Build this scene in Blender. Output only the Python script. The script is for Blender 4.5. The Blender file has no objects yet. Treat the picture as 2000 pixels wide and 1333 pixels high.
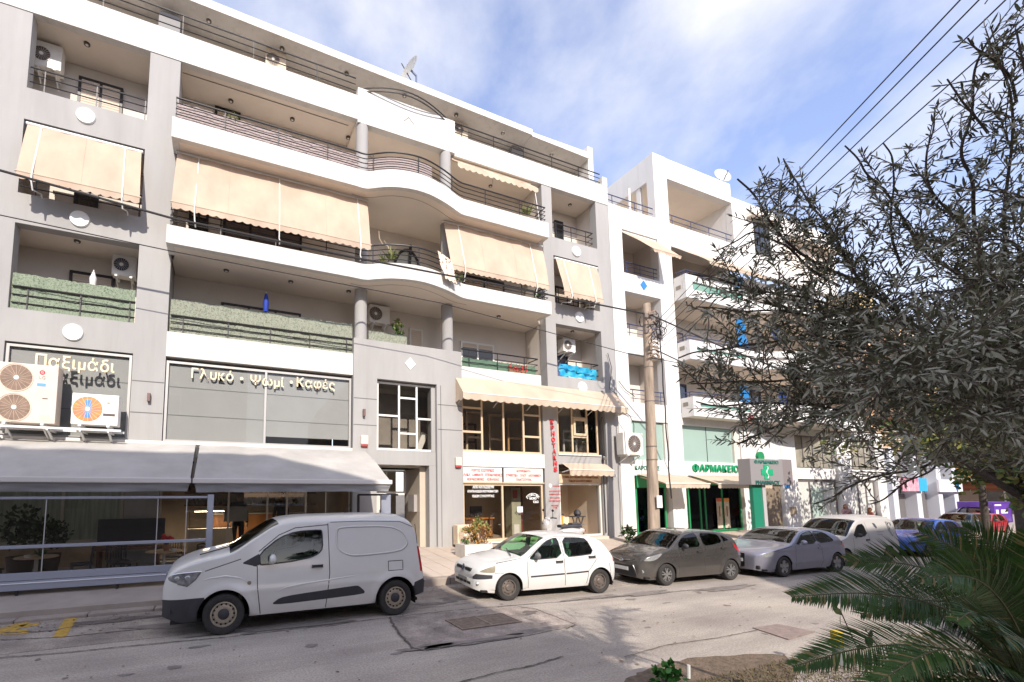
import bpy, bmesh, math, random
import numpy as np
from mathutils import Vector, Matrix
random.seed(7)
R = math.radians
scene = bpy.context.scene
COL = scene.collection
# ------------------------------------------------------------------ camera
CAM = Vector((0.0, 0.0, 2.1))
F_, PX, PY = 878.84, 796.47, 878.22            # focal length and principal point of the photograph in its pixels
YAW, PITCH, ROLL = R(22.70), R(5.559), R(-0.135)
_w = Vector((math.sin(YAW)*math.cos(PITCH), math.cos(YAW)*math.cos(PITCH), math.sin(PITCH)))
_r = Vector((math.cos(YAW), -math.sin(YAW), 0.0))
_u = _r.cross(_w)
CR = _r*math.cos(ROLL) + _u*math.sin(ROLL)
CU = _u*math.cos(ROLL) - _r*math.sin(ROLL)
cam_d = bpy.data.cameras.new('camera'); cam = bpy.data.objects.new('camera', cam_d); COL.objects.link(cam)
cam.matrix_world = Matrix(((CR.x, CU.x, -_w.x, CAM.x), (CR.y, CU.y, -_w.y, CAM.y), (CR.z, CU.z, -_w.z, CAM.z), (0, 0, 0, 1)))
cam_d.sensor_width = 36.0; cam_d.lens = F_/2000*36.0
cam_d.shift_x = (1000-PX)/2000; cam_d.shift_y = (PY-666.5)/2000
cam_d.clip_start = 0.05; cam_d.clip_end = 900
scene.camera = cam
# ------------------------------------------------------------------ sky, sun, exposure
SUN_AZ, SUN_EL = R(10.0), R(34.0)              # the light travels into the facade, a little to the right and down
world = bpy.data.worlds.new("World"); scene.world = world; world.use_nodes = True
nt = world.node_tree; nt.nodes.clear()
out = nt.nodes.new('ShaderNodeOutputWorld'); bg = nt.nodes.new('ShaderNodeBackground')
sky = nt.nodes.new('ShaderNodeTexSky'); sky.sky_type = 'NISHITA'; sky.sun_disc = False
sky.sun_elevation = SUN_EL; sky.sun_rotation = math.pi + SUN_AZ
sky.air_density = 1.0; sky.dust_density = 0.6; sky.ozone_density = 3.0
tc = nt.nodes.new('ShaderNodeTexCoord'); mp = nt.nodes.new('ShaderNodeMapping')
mp.inputs['Scale'].default_value = (1.0, 1.0, 1.15); mp.inputs['Location'].default_value = (0.35, 0.1, 0.2)
n1 = nt.nodes.new('ShaderNodeTexNoise'); n1.inputs['Scale'].default_value = 1.9; n1.inputs['Detail'].default_value = 7; n1.inputs['Roughness'].default_value = 0.56
n1.inputs['Distortion'].default_value = 0.15
ramp = nt.nodes.new('ShaderNodeValToRGB'); ramp.color_ramp.elements[0].position = 0.40; ramp.color_ramp.elements[1].position = 0.66
ramp.color_ramp.elements[0].color = (0.10, 0.10, 0.10, 1); ramp.color_ramp.elements[1].color = (0.95, 0.95, 0.95, 1)
cl = nt.nodes.new('ShaderNodeMixRGB'); cl.inputs['Color2'].default_value = (4.05, 4.02, 4.1, 1)
tint = nt.nodes.new('ShaderNodeMixRGB'); tint.blend_type = 'MULTIPLY'; tint.inputs['Fac'].default_value = 1; tint.inputs['Color2'].default_value = (1.33, 1.14, 1.19, 1)
L_ = nt.links
L_.new(tc.outputs['Generated'], mp.inputs['Vector']); L_.new(mp.outputs['Vector'], n1.inputs['Vector'])
L_.new(n1.outputs['Fac'], ramp.inputs['Fac']); L_.new(ramp.outputs['Color'], cl.inputs['Fac'])
L_.new(sky.outputs['Color'], tint.inputs['Color1']); L_.new(tint.outputs['Color'], cl.inputs['Color1'])
L_.new(cl.outputs['Color'], bg.inputs['Color']); bg.inputs['Strength'].default_value = 0.15
L_.new(bg.outputs['Background'], out.inputs['Surface'])
sun_d = bpy.data.lights.new('sun', 'SUN'); sun_d.energy = 2.9; sun_d.angle = R(0.53); sun_d.color = (1.0, 0.92, 0.82)
sun = bpy.data.objects.new('sun', sun_d); COL.objects.link(sun)
SD = Vector((math.sin(SUN_AZ)*math.cos(SUN_EL), math.cos(SUN_AZ)*math.cos(SUN_EL), -math.sin(SUN_EL)))
sun.rotation_euler = SD.to_track_quat('-Z', 'Y').to_euler(); sun.location = (-5, -30, 40)
scene.view_settings.view_transform = 'Standard'; scene.view_settings.look = 'None'
scene.view_settings.gamma = 1.0; scene.view_settings.exposure = 0.98; scene.view_settings.use_curve_mapping = False
scene.render.engine = 'CYCLES'
cy = scene.cycles
cy.use_denoising = True; cy.max_bounces = 6; cy.diffuse_bounces = 4; cy.glossy_bounces = 3; cy.transmission_bounces = 4
cy.transparent_max_bounces = 12; cy.caustics_reflective = False; cy.caustics_refractive = False; cy.sample_clamp_indirect = 6

# ------------------------------------------------------------------ measuring: where a sight line meets a real plane
def ray(px, py):
    return CR*((px-PX)/F_) + CU*(-(py-PY)/F_) + _w
def at(px, py, Y):
    d = ray(px, py); return CAM + d*((Y-CAM.y)/d.y)
def atz(px, py, z=0.0):
    d = ray(px, py); return CAM + d*((z-CAM.z)/d.z)
def atd(px, py, dist):
    return CAM + ray(px, py)*dist

# ------------------------------------------------------------------ mesh building
ORG = {}
class MB:
    def __init__(s): s.v = []; s.f = []
    def add(s, vs, fs):
        o = len(s.v); s.v += [tuple(p) for p in vs]; s.f += [tuple(i+o for i in f) for f in fs]; return s
    def box(s, x0, x1, y0, y1, z0, z1):
        if x0 > x1: x0, x1 = x1, x0
        if y0 > y1: y0, y1 = y1, y0
        if z0 > z1: z0, z1 = z1, z0
        return s.add([(x0,y0,z0),(x1,y0,z0),(x1,y1,z0),(x0,y1,z0),(x0,y0,z1),(x1,y0,z1),(x1,y1,z1),(x0,y1,z1)],
                     [(0,3,2,1),(4,5,6,7),(0,1,5,4),(1,2,6,5),(2,3,7,6),(3,0,4,7)])
    def cbox(s, c, sx, sy, sz): return s.box(c[0]-sx/2, c[0]+sx/2, c[1]-sy/2, c[1]+sy/2, c[2]-sz/2, c[2]+sz/2)
    def bbox(s, x0, x1, y0, y1, z0, z1, b=0.01):
        # box with chamfered edges all round
        bm = bmesh.new(); bmesh.ops.create_cube(bm, size=1)
        for q in bm.verts: q.co = Vector(((x0+x1)/2+q.co.x*(x1-x0), (y0+y1)/2+q.co.y*(y1-y0), (z0+z1)/2+q.co.z*(z1-z0)))
        bmesh.ops.bevel(bm, geom=bm.edges[:], offset=b, segments=2, affect='EDGES', profile=0.6)
        return s.bm(bm)
    def bm(s, bm, M=None):
        bm.verts.index_update()
        s.add([(M @ q.co if M else q.co) for q in bm.verts], [[q.index for q in f.verts] for f in bm.faces]); bm.free(); return s
    def bar(s, p, q, w, h, up=(0,0,1)):
        p = Vector(p); q = Vector(q); d = (q-p).normalized(); u = Vector(up)
        if abs(d.dot(u)) > 0.98: u = Vector((0,1,0))
        a = d.cross(u).normalized()*w/2; b = a.cross(d).normalized()*h/2
        return s.add([p-a-b,p+a-b,p+a+b,p-a+b,q-a-b,q+a-b,q+a+b,q-a+b],[(0,1,2,3),(7,6,5,4),(0,4,5,1),(1,5,6,2),(2,6,7,3),(3,7,4,0)])
    def tube(s, pts, r, n=8, cap=True):
        pts = [Vector(p) for p in pts]; rr = r if isinstance(r, (list, tuple)) else [r]*len(pts)
        a = None; vs = []; fs = []
        for i, p in enumerate(pts):
            d = (pts[min(i+1, len(pts)-1)]-pts[max(i-1, 0)]).normalized()
            if a is None:
                a = d.orthogonal().normalized()
            else:
                a = (a-d*a.dot(d)); a = a.normalized() if a.length > 1e-6 else d.orthogonal().normalized()
            b = d.cross(a)
            for k in range(n):
                t = 2*math.pi*k/n; vs.append(p+a*(rr[i]*math.cos(t))+b*(rr[i]*math.sin(t)))
        for i in range(len(pts)-1):
            for k in range(n):
                k2 = (k+1) % n; fs.append((i*n+k, i*n+k2, (i+1)*n+k2, (i+1)*n+k))
        if cap: fs.append(tuple(range(n-1, -1, -1))); fs.append(tuple((len(pts)-1)*n+k for k in range(n)))
        return s.add(vs, fs)
    def lathe(s, prof, n=24, c=(0,0,0), ax='z', cap=True):
        # prof: (radius, height) pairs
        vs = []; fs = []
        for r, h in prof:
            for k in range(n):
                t = 2*math.pi*k/n; a, b = r*math.cos(t), r*math.sin(t)
                p = {'z': (a, b, h), 'y': (a, h, b), 'x': (h, a, b)}[ax]
                vs.append((p[0]+c[0], p[1]+c[1], p[2]+c[2]))
        for i in range(len(prof)-1):
            for k in range(n):
                k2 = (k+1) % n; fs.append((i*n+k, i*n+k2, (i+1)*n+k2, (i+1)*n+k))
        if cap:
            fs.append(tuple(range(n-1, -1, -1))); fs.append(tuple((len(prof)-1)*n+k for k in range(n)))
        return s.add(vs, fs)
    def prism(s, pts, y0, y1):
        # polygon in x, z pulled through y
        n = len(pts); vs = [(p[0], y0, p[1]) for p in pts]+[(p[0], y1, p[1]) for p in pts]
        return s.add(vs, [tuple(range(n)), tuple(range(2*n-1, n-1, -1))]+[(i, n+i, n+(i+1) % n, (i+1) % n) for i in range(n)])
    def slab(s, pts, z0, z1):
        # polygon in x, y pulled through z
        n = len(pts); vs = [(p[0], p[1], z0) for p in pts]+[(p[0], p[1], z1) for p in pts]
        return s.add(vs, [tuple(range(n-1, -1, -1)), tuple(range(n, 2*n))]+[(i, (i+1) % n, n+(i+1) % n, n+i) for i in range(n)])
    def ribbon(s, path, th, z0, z1):
        # upright wall of thickness th (towards +y side) along a plan path
        pts = [Vector((p[0], p[1])) for p in path]; n = len(pts); inn = []
        for i in range(n):
            d = (pts[min(i+1, n-1)]-pts[max(i-1, 0)]).normalized(); inn.append(pts[i]+Vector((-d.y, d.x))*th)
        vs = []
        for a, b in zip(pts, inn): vs += [(a.x,a.y,z0),(a.x,a.y,z1),(b.x,b.y,z1),(b.x,b.y,z0)]
        fs = []
        for i in range(n-1):
            for k in range(4): fs.append((i*4+k, (i+1)*4+k, (i+1)*4+(k+1) % 4, i*4+(k+1) % 4))
        fs += [(0,1,2,3), (4*n-1,4*n-2,4*n-3,4*n-4)]
        return s.add(vs, fs)
    def sphere(s, c, rx, ry=None, rz=None, n=12, m=8):
        ry = ry or rx; rz = rz or rx; vs = []; fs = []
        for i in range(m+1):
            t = math.pi*i/m
            for k in range(n):
                p = 2*math.pi*k/n; vs.append((c[0]+rx*math.sin(t)*math.cos(p), c[1]+ry*math.sin(t)*math.sin(p), c[2]+rz*math.cos(t)))
        for i in range(m):
            for k in range(n):
                k2 = (k+1) % n; fs.append((i*n+k, (i+1)*n+k, (i+1)*n+k2, i*n+k2))
        return s.add(vs, fs)
    def build(s, name, m, parent=None, smooth=False, kind=None, local=False, fix=True):
        me = bpy.data.meshes.new(name)
        o3 = Vector((0,0,0)) if (local or parent is None) else ORG.get(parent.name, Vector((0,0,0)))
        me.from_pydata([(p[0]-o3.x, p[1]-o3.y, p[2]-o3.z) for p in s.v], [], s.f)
        if fix:
            bm = bmesh.new(); bm.from_mesh(me)
            if len(bm.faces) < 60000: bmesh.ops.recalc_face_normals(bm, faces=bm.faces)
            bm.to_mesh(me); bm.free()
        if smooth:
            me.shade_smooth()
            if smooth != 'all':
                me.set_sharp_from_angle(angle=R(38))
        me.materials.append(m)
        o = bpy.data.objects.new(name, me); COL.objects.link(o)
        if parent is not None:
            o.parent = parent; ORG[o.name] = Vector((0,0,0)) if local else ORG.get(parent.name, Vector((0,0,0)))
        if kind: o['kind'] = kind
        return o
def tag(o, label=None, cat=None, group=None, kind=None):
    if label: o['label'] = label
    if cat: o['category'] = cat
    if group: o['group'] = group
    if kind: o['kind'] = kind
    return o
def thing(name, loc, label, cat, group=None, rz=0.0, sc=None):
    o = bpy.data.objects.new(name, None); COL.objects.link(o); o.location = loc; o.rotation_euler = (0, 0, rz)
    if sc: o.scale = sc
    o.empty_display_size = 0.2
    ORG[o.name] = Vector(loc) if (rz == 0 and sc is None) else Vector((0,0,0))
    return tag(o, label, cat, group)
def copy_tree(o, parent=None):
    c = o.copy(); COL.objects.link(c)
    if parent is not None: c.parent = parent
    ORG[c.name] = ORG.get(o.name, Vector((0,0,0)))
    for ch in list(o.children): copy_tree(ch, c)
    return c

# ------------------------------------------------------------------ materials
MATS = {}
def mat(name, col, rough=0.7, var=0.0, scale=3.0, bump=0.0, bscale=60.0, metal=0.0, spec=0.5, coat=0.0, col2=None, detail=4, stretch=None, emit=None, trans=0.0):
    if name in MATS: return MATS[name]
    m = bpy.data.materials.new(name); m.use_nodes = True; t = m.node_tree; b = t.nodes['Principled BSDF']
    b.inputs['Base Color'].default_value = (*col, 1); b.inputs['Roughness'].default_value = rough
    b.inputs['Metallic'].default_value = metal; b.inputs['Specular IOR Level'].default_value = spec
    b.inputs['Coat Weight'].default_value = coat; b.inputs['Coat Roughness'].default_value = 0.06
    if var > 0 or col2 or bump > 0:
        g = t.nodes.new('ShaderNodeNewGeometry'); mpn = t.nodes.new('ShaderNodeMapping')
        if stretch: mpn.inputs['Scale'].default_value = stretch
        tx = t.nodes.new('ShaderNodeTexCoord') if stretch == 'object' else None
        t.links.new(g.outputs['Position'], mpn.inputs['Vector'])
    if var > 0 or col2:
        n = t.nodes.new('ShaderNodeTexNoise'); n.inputs['Scale'].default_value = scale; n.inputs['Detail'].default_value = detail; n.inputs['Roughness'].default_value = 0.6
        t.links.new(mpn.outputs['Vector'], n.inputs['Vector'])
        r = t.nodes.new('ShaderNodeValToRGB'); r.color_ramp.elements[0].position = 0.3; r.color_ramp.elements[1].position = 0.72
        c2 = col2 or tuple(c*(1-var) for c in col); c1 = col if col2 else tuple(min(1, c*(1+var*0.35)) for c in col)
        r.color_ramp.elements[0].color = (*c2, 1); r.color_ramp.elements[1].color = (*c1, 1)
        t.links.new(n.outputs['Fac'], r.inputs['Fac']); t.links.new(r.outputs['Color'], b.inputs['Base Color'])
    if bump > 0:
        n2 = t.nodes.new('ShaderNodeTexNoise'); n2.inputs['Scale'].default_value = bscale; n2.inputs['Detail'].default_value = 4
        t.links.new(mpn.outputs['Vector'], n2.inputs['Vector'])
        bp = t.nodes.new('ShaderNodeBump'); bp.inputs['Strength'].default_value = bump; bp.inputs['Distance'].default_value = 0.02
        t.links.new(n2.outputs['Fac'], bp.inputs['Height']); t.links.new(bp.outputs['Normal'], b.inputs['Normal'])
    if emit:
        b.inputs['Emission Color'].default_value = (*emit[0], 1); b.inputs['Emission Strength'].default_value = emit[1]
    if trans: b.inputs['Transmission Weight'].default_value = trans
    MATS[name] = m; return m
def glass(name, tint=(0.6, 0.65, 0.62), ior=1.45, rough=0.01, base=0.0, gc=0.95):
    if name in MATS: return MATS[name]
    m = bpy.data.materials.new(name); m.use_nodes = True; t = m.node_tree; t.nodes.clear()
    o = t.nodes.new('ShaderNodeOutputMaterial'); mx = t.nodes.new('ShaderNodeMixShader'); tr = t.nodes.new('ShaderNodeBsdfTransparent'); gl = t.nodes.new('ShaderNodeBsdfGlossy')
    fr = t.nodes.new('ShaderNodeFresnel'); fr.inputs['IOR'].default_value = ior
    ad = t.nodes.new('ShaderNodeMath'); ad.operation = 'ADD'; ad.inputs[1].default_value = base; ad.use_clamp = True
    tr.inputs['Color'].default_value = (*tint, 1); gl.inputs['Roughness'].default_value = rough; gl.inputs['Color'].default_value = (gc, gc, gc, 1)
    t.links.new(fr.outputs['Fac'], ad.inputs[0]); t.links.new(ad.outputs[0], mx.inputs['Fac'])
    t.links.new(tr.outputs[0], mx.inputs[1]); t.links.new(gl.outputs[0], mx.inputs[2]); t.links.new(mx.outputs[0], o.inputs['Surface'])
    MATS[name] = m; return m
def cloth(name, col, through=0.35, rough=0.85, var=0.2):
    # awning and curtain cloth that lets a little light through
    if name in MATS: return MATS[name]
    m = mat(name, col, rough, var, 1.3, 0.12, 6.0, stretch=(1, 1, .45)); t = m.node_tree; b = t.nodes['Principled BSDF']; o = t.nodes['Material Output']
    tl = t.nodes.new('ShaderNodeBsdfTranslucent'); tl.inputs['Color'].default_value = (*col, 1); mx = t.nodes.new('ShaderNodeMixShader'); mx.inputs['Fac'].default_value = through
    t.links.new(b.outputs[0], mx.inputs[1]); t.links.new(tl.outputs[0], mx.inputs[2]); t.links.new(mx.outputs[0], o.inputs['Surface'])
    return m
def weather(m, amt=.16, s=(5.0, 5.0, .22), tone=(.62, .57, .52)):
    # rain streaks running down a wall
    t = m.node_tree; b = t.nodes['Principled BSDF']; src = b.inputs['Base Color'].links[0].from_socket
    g = t.nodes.new('ShaderNodeNewGeometry'); mp2 = t.nodes.new('ShaderNodeMapping'); mp2.inputs['Scale'].default_value = s; n = t.nodes.new('ShaderNodeTexNoise'); n.inputs['Scale'].default_value = 1.0; n.inputs['Detail'].default_value = 6; n.inputs['Roughness'].default_value = .65
    t.links.new(g.outputs['Position'], mp2.inputs['Vector']); t.links.new(mp2.outputs['Vector'], n.inputs['Vector'])
    r = t.nodes.new('ShaderNodeMapRange'); r.inputs['From Min'].default_value = .50; r.inputs['From Max'].default_value = .78; r.inputs['To Max'].default_value = amt*2.2; t.links.new(n.outputs['Fac'], r.inputs['Value'])
    mx = t.nodes.new('ShaderNodeMixRGB'); mx.blend_type = 'MULTIPLY'; mx.inputs['Color2'].default_value = (*tone, 1); t.links.new(r.outputs[0], mx.inputs['Fac']); t.links.new(src, mx.inputs['Color1']); t.links.new(mx.outputs[0], b.inputs['Base Color'])
    return m
WHITE = mat('white_render', (0.66, 0.64, 0.605), 0.85, 0.10, 0.9, 0.10, 45, stretch=(1.6, 1.6, 0.35))
GREY = mat('grey_render', (0.375, 0.365, 0.355), 0.85, 0.13, 0.8, 0.12, 50, stretch=(1.5, 1.5, 0.4))
GREYD = mat('grey_column', (0.27, 0.265, 0.265), 0.8, 0.08, 1.5, 0.06, 50)
SOFFIT = mat('soffit', (0.79, 0.705, 0.61), 0.85, 0.06, 1.2, 0.04, 40)
weather(WHITE, .24); weather(GREY, .09)
CREAM = mat('cream_wall', (0.66, 0.605, 0.54), 0.85, 0.08, 1.0, 0.08, 40)
BLACKM = mat('black_metal', (0.03, 0.028, 0.03), 0.45, metal=0.3)
ALU = mat('aluminium', (0.62, 0.64, 0.68), 0.38, metal=0.6)
WHITEM = mat('white_metal', (0.74, 0.73, 0.70), 0.4)
PVC = mat('cream_pvc', (0.68, 0.66, 0.60), 0.45, 0.05)
CANVAS = cloth('cream_canvas', (0.56, 0.43, 0.325), 0.09)
CANVASG = cloth('grey_canvas', (0.55, 0.525, 0.49), 0.15)
CANVASW = cloth('pale_canvas', (0.70, 0.57, 0.44), 0.25)
DARKG = mat('dark_window', (0.02, 0.022, 0.025), 0.06, spec=0.8)
SHOPG = glass('shop_glass', (0.92, 0.91, 0.89), 1.42, 0.005, 0.0, 0.6)
SCREENG = glass('screen_glass', (0.93, 0.92, 0.90), 1.4, 0.01, 0.0, 0.5)
# ================================================================== ground, road, pavement
def asphalt(name, col, dark, scale=0.5, fine=0.35):
    m = bpy.data.materials.new(name); m.use_nodes = True; t = m.node_tree; b = t.nodes['Principled BSDF']; b.inputs['Roughness'].default_value = 0.88
    g = t.nodes.new('ShaderNodeNewGeometry')
    def noise(s, d=5, r=0.6, vec=None):
        n = t.nodes.new('ShaderNodeTexNoise'); n.inputs['Scale'].default_value = s; n.inputs['Detail'].default_value = d; n.inputs['Roughness'].default_value = r
        t.links.new(vec or g.outputs['Position'], n.inputs['Vector']); return n
    mpn = t.nodes.new('ShaderNodeMapping'); mpn.inputs['Scale'].default_value = (0.25, 1.6, 1); t.links.new(g.outputs['Position'], mpn.inputs['Vector'])
    a = noise(scale); s = noise(0.9, 5, 0.65, mpn.outputs['Vector']); f = noise(38, 5, 0.75)
    r1 = t.nodes.new('ShaderNodeValToRGB'); r1.color_ramp.elements[0].position = 0.34; r1.color_ramp.elements[1].position = 0.66
    r1.color_ramp.elements[0].color = (*dark, 1); r1.color_ramp.elements[1].color = (*col, 1)
    t.links.new(a.outputs['Fac'], r1.inputs['Fac'])
    r2 = t.nodes.new('ShaderNodeValToRGB'); r2.color_ramp.elements[0].position = 0.30; r2.color_ramp.elements[1].position = 0.62
    r2.color_ramp.elements[0].color = (0.62, 0.60, 0.60, 1); r2.color_ramp.elements[1].color = (1, 1, 1, 1)
    t.links.new(s.outputs['Fac'], r2.inputs['Fac'])
    m1 = t.nodes.new('ShaderNodeMixRGB'); m1.blend_type = 'MULTIPLY'; m1.inputs['Fac'].default_value = 0.8
    t.links.new(r1.outputs['Color'], m1.inputs['Color1']); t.links.new(r2.outputs['Color'], m1.inputs['Color2'])
    r3 = t.nodes.new('ShaderNodeValToRGB'); r3.color_ramp.elements[0].position = 0.38; r3.color_ramp.elements[1].position = 0.62
    r3.color_ramp.elements[0].color = (0.60, 0.58, 0.57, 1); r3.color_ramp.elements[1].color = (1.25, 1.25, 1.25, 1)
    t.links.new(f.outputs['Fac'], r3.inputs['Fac'])
    m2 = t.nodes.new('ShaderNodeMixRGB'); m2.blend_type = 'MULTIPLY'; m2.inputs['Fac'].default_value = min(1.0, fine*2)
    t.links.new(m1.outputs['Color'], m2.inputs['Color1']); t.links.new(r3.outputs['Color'], m2.inputs['Color2'])
    t.links.new(m2.outputs['Color'], b.inputs['Base Color'])
    bp = t.nodes.new('ShaderNodeBump'); bp.inputs['Strength'].default_value = 0.35; bp.inputs['Distance'].default_value = 0.01
    f2 = noise(140, 3); t.links.new(f2.outputs['Fac'], bp.inputs['Height']); t.links.new(bp.outputs['Normal'], b.inputs['Normal'])
    MATS[name] = m; return m
ASPH = asphalt('road_asphalt', (0.50, 0.44, 0.37), (0.365, 0.32, 0.28))
GUTT = asphalt('gutter_concrete', (0.46, 0.40, 0.34), (0.24, 0.205, 0.18), 1.6, 0.4)
PATCH = asphalt('patch_concrete', (0.48, 0.405, 0.35), (0.25, 0.21, 0.18), 2.6, 0.35)
PAVE = mat('paving', (0.52, 0.43, 0.35), 0.85, 0.18, 1.3, 0.15, 60)
PAVE2 = mat('paving_dirty', (0.40, 0.34, 0.29), 0.9, 0.25, 1.1, 0.2, 50)
KERB = mat('kerb_concrete', (0.38, 0.32, 0.275), 0.9, 0.3, 1.5, 0.3, 40)
GRIT = mat('crack_dirt', (0.12, 0.098, 0.083), 0.95, 0.3, 9, 0.4, 80)
DIRT = mat('dark_stain', (0.15, 0.125, 0.11), 0.95, 0.35, 6, 0.2, 60)

MB().box(-300, 500, -250, 500, -0.6, -0.05).build('ground', mat('far_ground', (0.25, 0.22, 0.19), 0.95, 0.2, 0.2), kind='structure')
rd = MB(); nx = 60
rd.slab([(-80, 3.45), (140, 3.45), (140, 9.42), (-80, 9.42)], -0.04, 0.0)
road = rd.build('road', ASPH, kind='structure')
KY = 9.42
def pz(y):      # height of the far pavement
    return 0.16 + (min(max(y, KY), 13.0)-KY)/(13.0-KY)*0.25
MB().slab([(-80, 7.72), (11.8, 7.72), (24, 7.5), (140, 7.5), (140, KY), (-80, KY)], 0.001, 0.005).build('gutter', GUTT, kind='structure')
# pavement body
pv = MB()
pv.add([(-80, KY+.22, pz(KY)-.012), (140, KY+.22, pz(KY)-.012), (140, 13.4, .398), (-80, 13.4, .398), (-80, 20, .398), (140, 20, .398), (-80, KY+.22, -.1), (140, KY+.22, -.1)], [(0,1,2,3), (3,2,5,4), (6,7,1,0)])
pavement = pv.build('pavement', PAVE2, kind='structure', fix=False)
# kerbstones
km = None
for i in range(44):
    x0 = -9 + i*1.0; h = 0.165 if x0 > 1.9 else (0.06 if x0 < 0.9 else 0.11)
    if x0 > 24: break
    o = MB().bbox(x0+.006, x0+.994, KY, KY+.23, -.05, h+random.uniform(-.006, .006), 0.018).build('kerbstone', KERB, pavement)
# paving slabs
slab_me = None; ty = (KY+.24, 13.0); nrow = 7; tw = (ty[1]-ty[0])/nrow; ang = math.atan2(pz(13)-pz(KY), 13-KY)
for i in range(41):
    for j in range(nrow):
        x = 3.0+(i+.5)*tw; y = ty[0]+(j+.5)*tw
        if slab_me is None:
            slab_me = MB().bbox(-tw/2+.005, tw/2-.005, -tw/2+.005, tw/2-.005, -.03, .004, .004)
            o = slab_me.build('paving_slab', PAVE, pavement, local=True); slab_me = o.data
        else:
            o = bpy.data.objects.new('paving_slab', slab_me); COL.objects.link(o); o.parent = pavement
        o.location = (x, y, pz(y)+random.uniform(-.002, .003)); o.rotation_euler = (ang+random.uniform(-.004, .004), random.uniform(-.004, .004), 0)
# left part: an old concrete apron in front of the cafe with wide joints
ap = MB()
for i in range(8):
    x0 = -8.5+i*1.42
    ap = MB().add([(x0+.01, KY+.24, .065), (x0+1.41, KY+.24, .065), (x0+1.41, 10.55, .17), (x0+.01, 10.55, .17)], [(0,1,2,3)])
    ap.add([(x0+.01, 10.57, .2), (x0+1.41, 10.57, .2), (x0+1.41, 12.95, .405), (x0+.01, 12.95, .405), (x0+.01, 10.57, .1), (x0+1.41, 10.57, .1)], [(0,1,2,3), (4,5,1,0)])
    ap.build('concrete_bay', mat('apron', (0.46, 0.39, 0.335), 0.9, 0.3, 0.9, 0.25, 50), pavement, fix=False)
# concrete patch round the drain, drain cover
ptc = [atz(*p) for p in ((760,1207), (775,1228), (800,1262), (818,1271), (900,1259), (1030,1243), (1128,1222), (1120,1208), (1080,1196), (1030,1187), (960,1187), (860,1196))]
MB().slab([(p.x, p.y) for p in ptc], 0.006, 0.010).build('road_patch', PATCH, kind='structure')
def strip(name, pts, w, z, m, jag=0.35, kind='structure'):
    # an irregular dark line lying on the road
    pts = [Vector((p.x, p.y, 0)) for p in pts]; path = []
    for a, b in zip(pts, pts[1:]):
        n = max(2, int((b-a).length/0.06))
        for k in range(n): path.append(a.lerp(b, k/n)+Vector((random.uniform(-1, 1), random.uniform(-1, 1), 0))*w*jag)
    path.append(pts[-1]); vs = []; fs = []
    for i, p in enumerate(path):
        d = (path[min(i+1, len(path)-1)]-path[max(i-1, 0)]).normalized(); nrm = Vector((-d.y, d.x, 0)); ww = w*random.uniform(.35, 1.0)
        vs += [p+nrm*ww/2+Vector((0,0,z)), p-nrm*ww/2+Vector((0,0,z))]
        if i: fs.append((2*i-2, 2*i-1, 2*i+1, 2*i))
    return MB().add(vs, fs).build(name, m, kind=kind)
strip('road_crack', [atz(*p) for p in ((-20,1288), (120,1277), (300,1259), (440,1246), (600,1227), (772,1206), (900,1192), (1000,1184), (1200,1168), (1460,1143))], 0.032, 0.012, GRIT)
strip('road_crack', [atz(*p) for p in ((762,1207), (770,1226), (790,1250), (806,1268), (830,1272), (905,1260), (1010,1246))], 0.045, 0.014, GRIT)
strip('road_crack', [atz(*p) for p in ((1010,1186), (1045,1191), (1085,1206), (1110,1216), (1124,1222), (1105,1230))], 0.03, 0.014, GRIT)
strip('road_crack', [atz(*p) for p in ((0,1252), (120,1246), (300,1228), (420,1215))], 0.03, 0.012, GRIT)
strip('road_crack', [atz(*p) for p in ((1100,1283), (1040,1302), (960,1318), (860,1345))], 0.03, 0.012, GRIT)
strip('road_crack', [atz(*p) for p in ((1480,1232), (1400,1248), (1300,1262), (1220,1285))], 0.02, 0.012, GRIT)
strip('road_crack', [atz(*p) for p in ((0,1238), (100,1234), (240,1207), (340,1204))], 0.07, 0.012, DIRT, 0.8)
def stain(px, py, rx, ry, m, z=0.0125, n=26):
    c = atz(px, py); vs = [(c.x, c.y, z)]; ph = [random.uniform(0, 6.3) for _ in range(3)]
    for k in range(n):
        t = 2*math.pi*k/n; q = 1+0.25*math.sin(2*t+ph[0])+0.2*math.sin(3*t+ph[1])+0.15*math.sin(5*t+ph[2])+random.uniform(-.12, .12)
        vs.append((c.x+rx*q*math.cos(t), c.y+ry*q*math.sin(t), z))
    return MB().add(vs, [(0, k+1, (k+1) % n+1) for k in range(n)]).build('road_stain', m, kind='structure')
STN = mat('soft_stain', (0.25, 0.215, 0.19), 0.95, 0.35, 5, 0.2, 60)
stain(850, 1263, .30, .07, STN); stain(930, 1254, .8, .10, STN); stain(1050, 1232, .5, .09, STN); stain(1035, 1198, .16, .10, DIRT)
stain(850, 1180, .35, .10, STN); stain(230, 1213, .55, .14, DIRT); stain(1420, 1150, .9, .13, STN); stain(1260, 1160, .8, .12, STN); stain(560, 1225, 1.2, .10, STN)
stain(900, 1168, .5, .16, STN); stain(345, 1222, .7, .16, STN); stain(1160, 1168, .6, .1, STN)
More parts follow.
